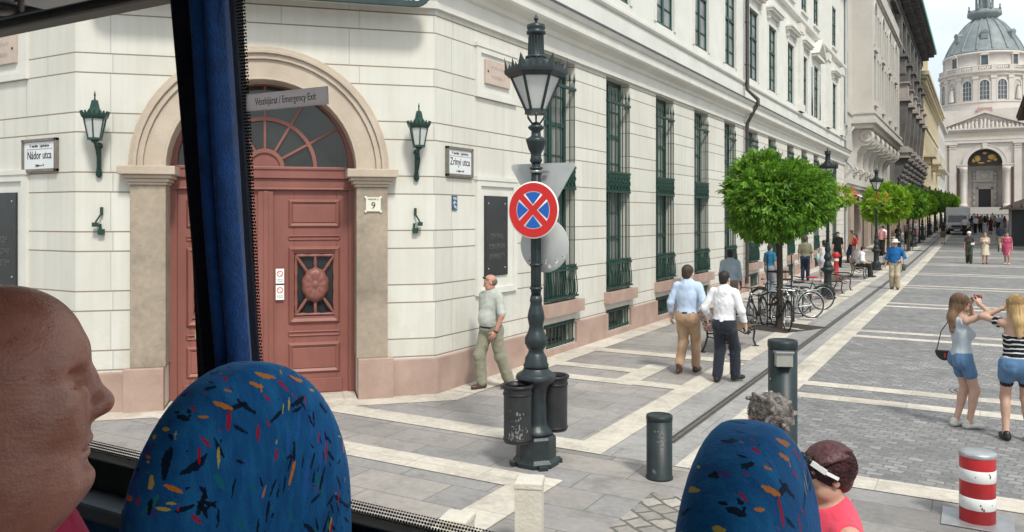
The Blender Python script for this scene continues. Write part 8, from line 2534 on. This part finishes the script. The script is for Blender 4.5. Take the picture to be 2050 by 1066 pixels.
person('woman in cream dress walking towards us', at(1972, 529), DEG(178), 1.66, True, skin=m_skin_r, hair=('short', m_hair_lb), vox=0.018, pose=dict(LF=(-0.08, -0.06, 0.09), RF=(0.08, 0.10, 0.085), LH=(-0.08, 0.2, 1.18), RH=(0.09, 0.2, 1.16)), shoes=m_shoe_br,
       wear=(('shirt', cloth('cream_dress_cotton', (0.56, 0.49, 0.38)), dict(sleeve=0.55, bottom=-0.02, collar=False, neck=0.01)), ('skirt', cloth('cream_dress_cotton', (0.56, 0.49, 0.38)), dict(bottom=-0.46, hem=0.24))))
person('man in navy T-shirt and khaki shorts walking just behind the woman in pink', at(2003, 505), DEG(190), 1.76, skin=m_skin_d, hair=('short', m_hair_k), vox=0.018, pose=dict(LF=(-0.09, 0.12, 0.085), RF=(0.09, -0.1, 0.09)), shoes=m_shoe_bk,
       wear=(('shirt', cloth('navy_cotton', (0.014, 0.02, 0.04)), dict(sleeve=0.8, bottom=-0.08)), ('trousers', cloth('khaki_cotton', (0.22, 0.18, 0.12)), dict(frac=0.95, loose=0.03, name='shorts'))))
pk_ = person('woman in pink dress walking towards us beside the kiosk', at(2016, 530), DEG(176), 1.68, True, skin=m_skin_r, hair=('short', m_hair_r), wide=1.15, vox=0.018, pose=dict(LF=(-0.08, 0.08, 0.085), RF=(0.08, -0.08, 0.09), RH=(0.27, 0.08, 0.9)), shoes=m_shoe_w,
       wear=(('shirt', cloth('raspberry_pink_cotton', (0.42, 0.065, 0.14)), dict(sleeve=0.7, bottom=-0.02, collar=False, neck=0.02)), ('skirt', cloth('raspberry_pink_cotton', (0.42, 0.065, 0.14)), dict(bottom=-0.42, hem=0.2))))
q_ = wm(pk_['root']) @ Vector((0.30, 0.10, 0.98)); w = MB(); w.box(-0.03, 0.03, -0.1, 0.1, -0.16, 0.12); tag(w.build('handbag', cloth('cream_bag', (0.55, 0.50, 0.44)), None, Matrix.Translation(q_), 0.02), 'cream handbag of the woman in the pink dress', 'handbag')
person('woman in black top and olive shorts walking away along the drain', at(1888, 489), DEG(5), 1.70, True, hair=('short', m_hair_k), vox=0.018, pose=dict(LF=(-0.08, -0.12, 0.1), RF=(0.08, 0.12, 0.085), RH=(0.26, 0.16, 1.05)), shoes=m_shoe_bk,
       wear=(('shirt', cloth('black_top_cotton', (0.012, 0.012, 0.013)), dict(sleeve=0.3, bottom=-0.06)), ('trousers', cloth('olive_shorts_cotton', (0.12, 0.105, 0.06)), dict(frac=0.7, loose=0.03, name='shorts'))))

# guests by the house fronts and the crowd before the church: three builds, copied
def sw(shirt, legs, hair_, skin_=None):
    d = {'shirt': shirt, 'trousers': legs, 'skirt': legs, 'hair': hair_}
    if skin_: d['body'] = skin_
    return d


cA = person('man in white shirt and black trousers at the front of the crowd by the truck', at(1953, 468), DEG(160), 1.78, hair=('short', m_hair_k), vox=0.024, hands=False, eyes=False, shoes=m_shoe_bk, pose=dict(LF=(-0.09, 0.12, 0.085), RF=(0.09, -0.1, 0.09)), wear=(('shirt', white_s, dict(sleeve=0.8, bottom=-0.06)), ('trousers', cloth('black_cotton', (0.013, 0.013, 0.015)), dict(loose=0.03))), group='people in the crowd before the church')
cB = person('woman in black top and dark red skirt in the crowd before the church', at(1983, 469), DEG(20), 1.66, True, hair=('long', m_hair_r), vox=0.024, hands=False, eyes=False, shoes=m_shoe_bk, wear=(('shirt', cloth('dark_red_top', (0.10, 0.02, 0.025)), dict(sleeve=0.8, bottom=-0.04)), ('skirt', cloth('wine_skirt', (0.06, 0.015, 0.022)), dict(bottom=-0.62, hem=0.23))), group='people in the crowd before the church')
cols = {'white': white_s, 'black': cloth('black_top_cotton', (0.012, 0.012, 0.013)), 'pale blue': blue_s, 'pink': cloth('rose_cotton', (0.55, 0.25, 0.26)), 'tan': cloth('tan_cotton', (0.40, 0.29, 0.18)), 'red': cloth('red_cotton', (0.42, 0.03, 0.035)), 'grey': cloth('grey_cotton', (0.2, 0.2, 0.21)), 'olive': cloth('olive_cotton', (0.11, 0.10, 0.06)), 'navy': cloth('navy_cotton', (0.014, 0.02, 0.04)), 'cream': cloth('cream_cotton', (0.56, 0.50, 0.40))}
crowd = [('A', 1931, 472, 170, 'white', 'black', m_hair_k, 'person in white top and dark trousers right in front of the truck'), ('A', 1945, 466, 20, 'black', 'grey', m_hair_k, 'person in black top and grey trousers right of the truck'),
         ('A', 1963, 467, 0, 'olive', 'black', m_hair_b, 'person in olive top and black trousers in the front of the crowd'), ('A', 1971, 466, 15, 'black', 'white', m_hair_k, 'person in black top and white trousers in the middle of the crowd'),
         ('A', 1957, 459, 190, 'red', 'navy', m_hair_b, 'person in red top and navy trousers deep in the crowd'), ('B', 1966, 457, 180, 'pink', 'cream', m_hair_lb, 'person in pink top and cream skirt deep in the crowd'),
         ('B', 1993, 461, 200, 'tan', 'olive', m_hair_b, 'person in tan top and olive skirt right of the crowd'), ('A', 1999, 464, 10, 'pale blue', 'navy', m_hair_k, 'person in pale blue shirt and navy trousers near the kiosk'),
         ('A', 2006, 462, 170, 'white', 'pale blue', m_hair_lb, 'person in white shirt and pale blue trousers near the kiosk'), ('B', 2011, 463, 30, 'red', 'grey', m_hair_b, 'person in red top and grey skirt against the kiosk wall'),
         ('B', 1976, 456, 20, 'grey', 'black', m_hair_k, 'person in grey top and black skirt at the back of the crowd'), ('A', 1987, 455, 180, 'cream', 'tan', m_hair_b, 'person in cream top and tan trousers at the back of the crowd'), ('A', 1950, 455, 10, 'pale blue', 'grey', m_hair_y, 'person in pale blue top and grey trousers at the back beside the truck')]
for (k_, u_, v_, th_, c1, c2, hr, lab) in crowd:
    dup({'A': cA['root'], 'B': cB['root']}[k_], at(u_, v_), DEG(th_), lab, swap=sw(cols[c1], cols[c2], hr))
cafe = [('A', -6.2, 43.5, 200, 'black', 'black', m_hair_k, 'person in black standing by the shop front behind the seated man'), ('B', -5.6, 45.2, 120, 'red', 'grey', m_hair_b, 'person in red top and grey skirt by the shop front'),
        ('A', -5.2, 54.2, 170, 'pink', 'black', m_hair_b, 'person in pink shirt and black trousers on the far footway'), ('A', -5.4, 57, 20, 'white', 'tan', m_hair_k, 'person in white shirt and tan trousers on the far footway'),
        ('B', -5.0, 63, 200, 'black', 'navy', m_hair_k, 'person in black top and navy skirt further up the footway'), ('A', -4.9, 70, 10, 'grey', 'black', m_hair_k, 'person in grey top and black trousers further up the footway'), ('A', -6.0, 47.0, 60, 'tan', 'navy', m_hair_lb, 'person in tan top and navy trousers by the shop front'), ('B', -4.9, 78, 190, 'white', 'red', m_hair_r, 'person in white top and red skirt near the end of the footway')]
for (k_, x_, y_, th_, c1, c2, hr, lab) in cafe:
    dup({'A': cA['root'], 'B': cB['root']}[k_], (x_, y_, gz(y_) + 0.008), DEG(th_), lab, 'people on the far footway', swap=sw(cols[c1], cols[c2], hr))

# the two women passing close below the window
pr_ = person('woman with dark auburn hair and white sunglasses in a bright pink sleeveless top', (-0.55, 3.69, 0.004), DEG(122), 1.71, True, strands=3200, scale_head=0.94, hair=('swept', m_hair_r), skin=mat('warm_skin', (0.50, 0.29, 0.21), 0.5, 0.08, 8, 0.05, 90, sss=0.12), wide=1.2, belly=0.03, vox=0.008, pose=dict(LH=(-0.25, 0.12, 0.92), RH=(0.3, -0.05, 0.88), LF=(-0.1, 0.15, 0.085), RF=(0.1, -0.15, 0.09), pitch=-4),
       wear=(('shirt', cloth('coral_pink_jersey', (0.72, 0.065, 0.11)), dict(sleeve=0, bottom=-0.1, off=0.012, collar=False, neck=0.088, nslope=0.45, name='sleeveless_top', arm=0.004)), ('trousers', cloth('white_trousers', (0.6, 0.6, 0.6)), dict(loose=0.03))), shoes=m_shoe_w, curl=0.45)
HPr = pr_['HP']; s_ = pr_['s']
w = MB()
for x in (-0.036, 0.036): w.ball(tuple(HPr(x, 0.090, 0.088) * s_), (0.027, 0.014, 0.018), 10)
w.build('sunglasses_lens', m_black, pr_['root'])
w = MB()
for sd in (-1, 1):
    p0, p1, p2 = Vector(HPr(sd * 0.070, 0.092, 0.088) * s_), Vector(HPr(sd * 0.104, 0.04, 0.048) * s_), Vector(HPr(sd * 0.102, -0.015, 0.014) * s_)
    w.bar(p0, p1, 0.006, 0.022); w.bar(p1, p2, 0.005, 0.014)
w.build('sunglasses_arm', m_white, pr_['root'])
person('grey haired woman half hidden behind the blue seat at the right', (-0.98, 4.48, 0.004), DEG(118), 1.72, True, strands=1500, hair=('curly', m_hair_g), skin=m_skin_r, wide=1.1, vox=0.009, wear=(('shirt', cloth('coral_red_jersey', (0.5, 0.06, 0.07)), dict(sleeve=0.8, bottom=-0.1)), ('trousers', cloth('grey_trousers', (0.2, 0.2, 0.21)), dict(loose=0.03))), shoes=m_shoe_bk)

# ------------------------------------------------------------------ the bald man in the bus, in profile
m_face = NG('man_face_skin')
o_c = m_face.tc.outputs['Object']
n1_ = m_face.noise(o_c, 26, 6, 0.65); n2_ = m_face.noise(o_c, 7, 4); n3_ = m_face.noise(o_c, 420, 3); n4_ = m_face.noise(m_face.mapping(o_c, (1, 1, 2.5)), 60, 4)
cc_ = m_face.ramp(n2_.outputs['Fac'], [(0.3, (0.46, 0.18, 0.125)), (0.5, (0.57, 0.27, 0.195)), (0.72, (0.64, 0.36, 0.275))])
cc_ = m_face.mix(0.8, cc_, m_face.ramp(n1_.outputs['Fac'], [(0.32, (0.72, 0.60, 0.56)), (0.55, (1.0, 0.97, 0.95)), (0.75, (1.1, 1.02, 1.0))]), 'MULTIPLY')
vr_ = m_face.n.new('ShaderNodeTexVoronoi'); vr_.inputs['Scale'].default_value = 330; m_face.lk(o_c, vr_.inputs['Vector'])
spots = m_face.math('GREATER_THAN', m_face.noise(o_c, 75, 2).outputs['Fac'], 0.70)
cc_ = m_face.mix(m_face.math('MULTIPLY', spots, 0.35), cc_, (0.22, 0.07, 0.05))
m_face.b.inputs['Subsurface Weight'].default_value = 0.10; m_face.b.inputs['Subsurface Radius'].default_value = (0.010, 0.004, 0.002)
m_face.bump(m_face.math('ADD', m_face.math('ADD', m_face.math('MULTIPLY', vr_.outputs['Distance'], 0.5), m_face.math('MULTIPLY', n4_.outputs['Fac'], 1.3)), m_face.math('MULTIPLY', n1_.outputs['Fac'], 0.7)), 0.30, 0.003)
m_face.done(cc_, m_face.ramp(n1_.outputs['Fac'], [(0.3, (0.30,) * 3), (0.7, (0.44,) * 3)]), 0.6)
nose_w = at_depth(226, 806, 0.83)
MAN_TH = DEG(-35)
bm = person('bald man in a crimson shirt in profile at the left edge inside the bus', (-0.945, 0.375, 1.40), DEG(-62), 1.80, skin=m_face.m, hair=(None, None), wide=1.25, belly=0.06, vox=0.012, custom_head=True,
            pose=dict(pz=-0.53, lean=(0.0, 0.0), LF=(-0.12, 0.55, 0.085), RF=(0.12, 0.55, 0.085), LH=(-0.16, 0.36, 0.62), RH=(0.16, 0.36, 0.62)),
            wear=(('shirt', cloth('crimson_cotton', (0.45, 0.025, 0.075)), dict(sleeve=0.9, bottom=-0.06, off=0.02, neck=0.06)), ('trousers', cloth('grey_trousers', (0.2, 0.2, 0.21)), dict(loose=0.03))), shoes=m_shoe_bk)
mm = 0.001
def hp_(x, y, z): return np.array([y, x, z]) * mm          # profile millimetres: x forward, y to the side, z up, nose tip at the origin
def HE(c, r, k=14, op=1, rm=None): return ell(hp_(*c), np.array([r[1], r[0], r[2]]) * mm, rm, k * mm, op)
def HC(a, b, ra, rb, k=10, op=1): return cap(hp_(*a), hp_(*b), ra * mm, rb * mm, k * mm, op)
HD = [HE((-107, 0, 38), (83, 77, 82)), HE((-84, 0, 60), (50, 62, 52), 30), HE((-88, 0, -30), (60, 63, 80), 40), HE((-48, 0, -72), (28, 31, 20), 24), HE((-36, 0, -70), (16, 19, 15), 14),
      HE((-75, 40, -62), (40, 22, 40), 30), HE((-75, -40, -62), (40, 22, 40), 30), HE((-88, 0, -84), (46, 52, 30), 34),
      HC((-122, 0, -60), (-150, 0, -230), 64, 74, 40),
      HC((-33, 0, 40), (-26, 0, 28), 8, 9, 12), HC((-26, 0, 28), (-13, 0, 3), 9, 12.5, 10), HE((-12.5, 0, 1), (12.5, 12, 11.5), 8), HE((-21, 14, -2), (11, 7.5, 9), 7), HE((-21, -14, -2), (11, 7.5, 9), 7), HE((-26, 0, -10), (12, 9, 8), 8),
      HC((-40, -12, 54), (-40, 12, 54), 11, 11, 16), HC((-39, 12, 54), (-60, 48, 47), 10, 9, 16), HC((-39, -12, 54), (-60, -48, 47), 10, 9, 16),
      HE((-31, 31, 31), (14, 18, 10), 14, -1), HE((-31, -31, 31), (14, 18, 10), 14, -1),
      HE((-48, 32, 25), (14, 16, 12), 5), HE((-48, -32, 25), (14, 16, 12), 5),
      HC((-38, 20, 24), (-52, 46, 25), 2.2, 2.0, 4), HC((-38, -20, 24), (-52, -46, 25), 2.2, 2.0, 4), HC((-38, 19, 20), (-50, 44, 18), 2.0, 2.0, 4), HC((-38, -19, 20), (-50, -44, 18), 2.0, 2.0, 4),
      HE((-54, 40, 2), (24, 22, 22), 22), HE((-54, -40, 2), (24, 22, 22), 22), HE((-46, 26, -20), (18, 16, 20), 20), HE((-46, -26, -20), (18, 16, 20), 20),
      HE((-33, 0, -26), (11, 22, 12), 10), HE((-28.5, 0, -33.5), (11, 23, 5.5), 5), HE((-30, 0, -47.5), (10, 21, 6.5), 5),
      HE((-22, 0, -40.5), (26, 26, 2.6), 2.5, -1), HC((-36, 20, -41), (-47, 30, -45), 2.2, 1.8, 4, -1), HC((-36, -20, -41), (-47, -30, -45), 2.2, 1.8, 4, -1), HE((-22, 0, -59), (9, 18, 5), 8, -1), HE((-41, 35, 24), (9, 12, 1.5), 1.5, -1), HE((-41, -35, 24), (9, 12, 1.5), 1.5, -1), HC((-40, 18, 37), (-56, 46, 36), 1.4, 1.2, 4, -1), HC((-40, -18, 37), (-56, -46, 36), 1.4, 1.2, 4, -1), HC((-38, 20, 13), (-52, 42, 8), 1.8, 1.2, 6, -1), HC((-38, -20, 13), (-52, -42, 8), 1.8, 1.2, 6, -1), HC((-52, -40, -52), (-62, -48, -84), 2.5, 2.0, 10, -1), HC((-52, 40, -52), (-62, 48, -84), 2.5, 2.0, 10, -1), HC((-60, -42, -88), (-105, -64, -66), 4, 5, 16, -1), HC((-60, 42, -88), (-105, 64, -66), 4, 5, 16, -1),
      HC((-28, 22, -4), (-44, 36, -36), 2.4, 2.0, 7, -1), HC((-28, -22, -4), (-44, -36, -36), 2.4, 2.0, 7, -1),
      HE((-16, 6.5, -11), (5, 3.2, 3), 3, -1), HE((-16, -6.5, -11), (5, 3.2, 3), 3, -1),
      HE((-125, 79, 8), (17, 8, 32), 8), HE((-125, -79, 8), (17, 8, 32), 8)]
rg_ = random.Random(4)
for sd in (-1, 1):       # crow's feet, forehead lines, veins on the temple
    for a_ in (-24, -6, 12): HD.append(HC((-61, sd * 51, 24), (-61 - 22 * math.cos(R(a_)), sd * 62, 24 + 22 * math.sin(R(a_))), 1.9, 1.3, 4, -1))
for z_, x_ in ((70, -43), (80, -51), (90, -59)): HD.append(HC((x_ + 2, -34, z_ - 2), (x_ + 2, 34, z_), 2.2, 2.2, 5, -1))
for (p_, q2) in (((-62, -52, 84), (-80, -60, 68)), ((-80, -60, 68), (-72, -66, 50)), ((-72, -58, 78), (-95, -62, 78))): HD.append(HC(p_, q2, 3.0, 2.6, 6))
HD += [HE((-60, -50, -70), (4, 3, 4), 3), HE((-38, -20, -58), (3, 3, 3), 3)]
vH, qH = solid(HD, 0.0022)
hd_M = Matrix.Translation(nose_w) @ Matrix.Rotation(MAN_TH, 4, 'Z')
vW = np.array([tuple(wm(bm['root']).inverted() @ hd_M @ Vector(p)) for p in vH])
bo = [c for c in bm['root'].children if c.name.startswith('body')][0]
me0 = bo.data; v0 = np.array([v.co[:] for v in me0.vertices]); f0 = np.array([list(p.vertices) for p in me0.polygons])
Vj, Qj = join([(v0, f0), (vW, qH)])
bpy.data.objects.remove(bo)
mesh_np('body', Vj, Qj, m_face.m, bm['root'])
w = MB()
for sd in (-1, 1): w.ball(tuple(hp_(-46.5, sd * 32.5, 24.5)), (0.0121,) * 3, 14, T=wm(bm['root']).inverted() @ hd_M)
w2 = MB(); w2.ball(tuple(hp_(-46.5, -32.5, 24.5)), (0.0121,) * 3, 14, T=wm(bm['root']).inverted() @ hd_M); w2.build('eye', mat('shaded_eye', (0.10, 0.07, 0.06), 0.2, 0.3), bm['root'])
w3 = MB(); rg_ = random.Random(12)
for k in range(70):
    f_ = rg_.random(); a_ = hp_(-37 - 20 * f_ ** 1.5, -14 - 36 * f_, 56 - 6 * f_ * f_ + rg_.uniform(-3, 3)); b_ = a_ + hp_(-2 - 3 * f_ + rg_.uniform(2, 5), -5, rg_.uniform(1, 5))
    w3.path([tuple(a_), tuple(b_)], [0.0010, 0.0003], 4, T=wm(bm['root']).inverted() @ hd_M)
w3.build('eyebrow', m_hair_b, bm['root'])
# ring of short dark hair round the back and sides
hr = [HE((-112, 0, 14), (90, 81, 70), 10), HE((-150, 0, -20), (45, 60, 45), 20)]
v_, q_ = solid(hr, 0.005, ((0, 0, 1, 0.05), (0, 1, 0.25, -0.090)))
ws = MB(); rs = random.Random(21)
for k in range(1500):
    x_, z_ = rs.gauss(-112, 17), rs.gauss(12, 21)
    e_ = 1 - ((x_ + 112) / 90) ** 2 - ((z_ - 14) / 70) ** 2
    if e_ < 0.05 or x_ > -76 - rs.random() * 14: continue
    y_ = -81 * math.sqrt(e_); a_ = hp_(x_, y_ + 1.0, z_); b_ = a_ + hp_(rs.uniform(-6, -1), rs.uniform(-2.2, 0.2), rs.uniform(-11, -4))
    ws.path([tuple(a_), tuple((a_ + b_) / 2 + hp_(0, -0.6, 0)), tuple(b_)], [0.0006, 0.0005, 0.0002], 3, cap=False)
sf = np.array(ws.f); v_, q_ = join([(v_, q_), (np.array([tuple(p) for p in ws.v]), sf)])
mesh_np('hair', np.array([tuple(wm(bm['root']).inverted() @ hd_M @ Vector(p)) for p in v_]), q_, m_hair_b, bm['root'])
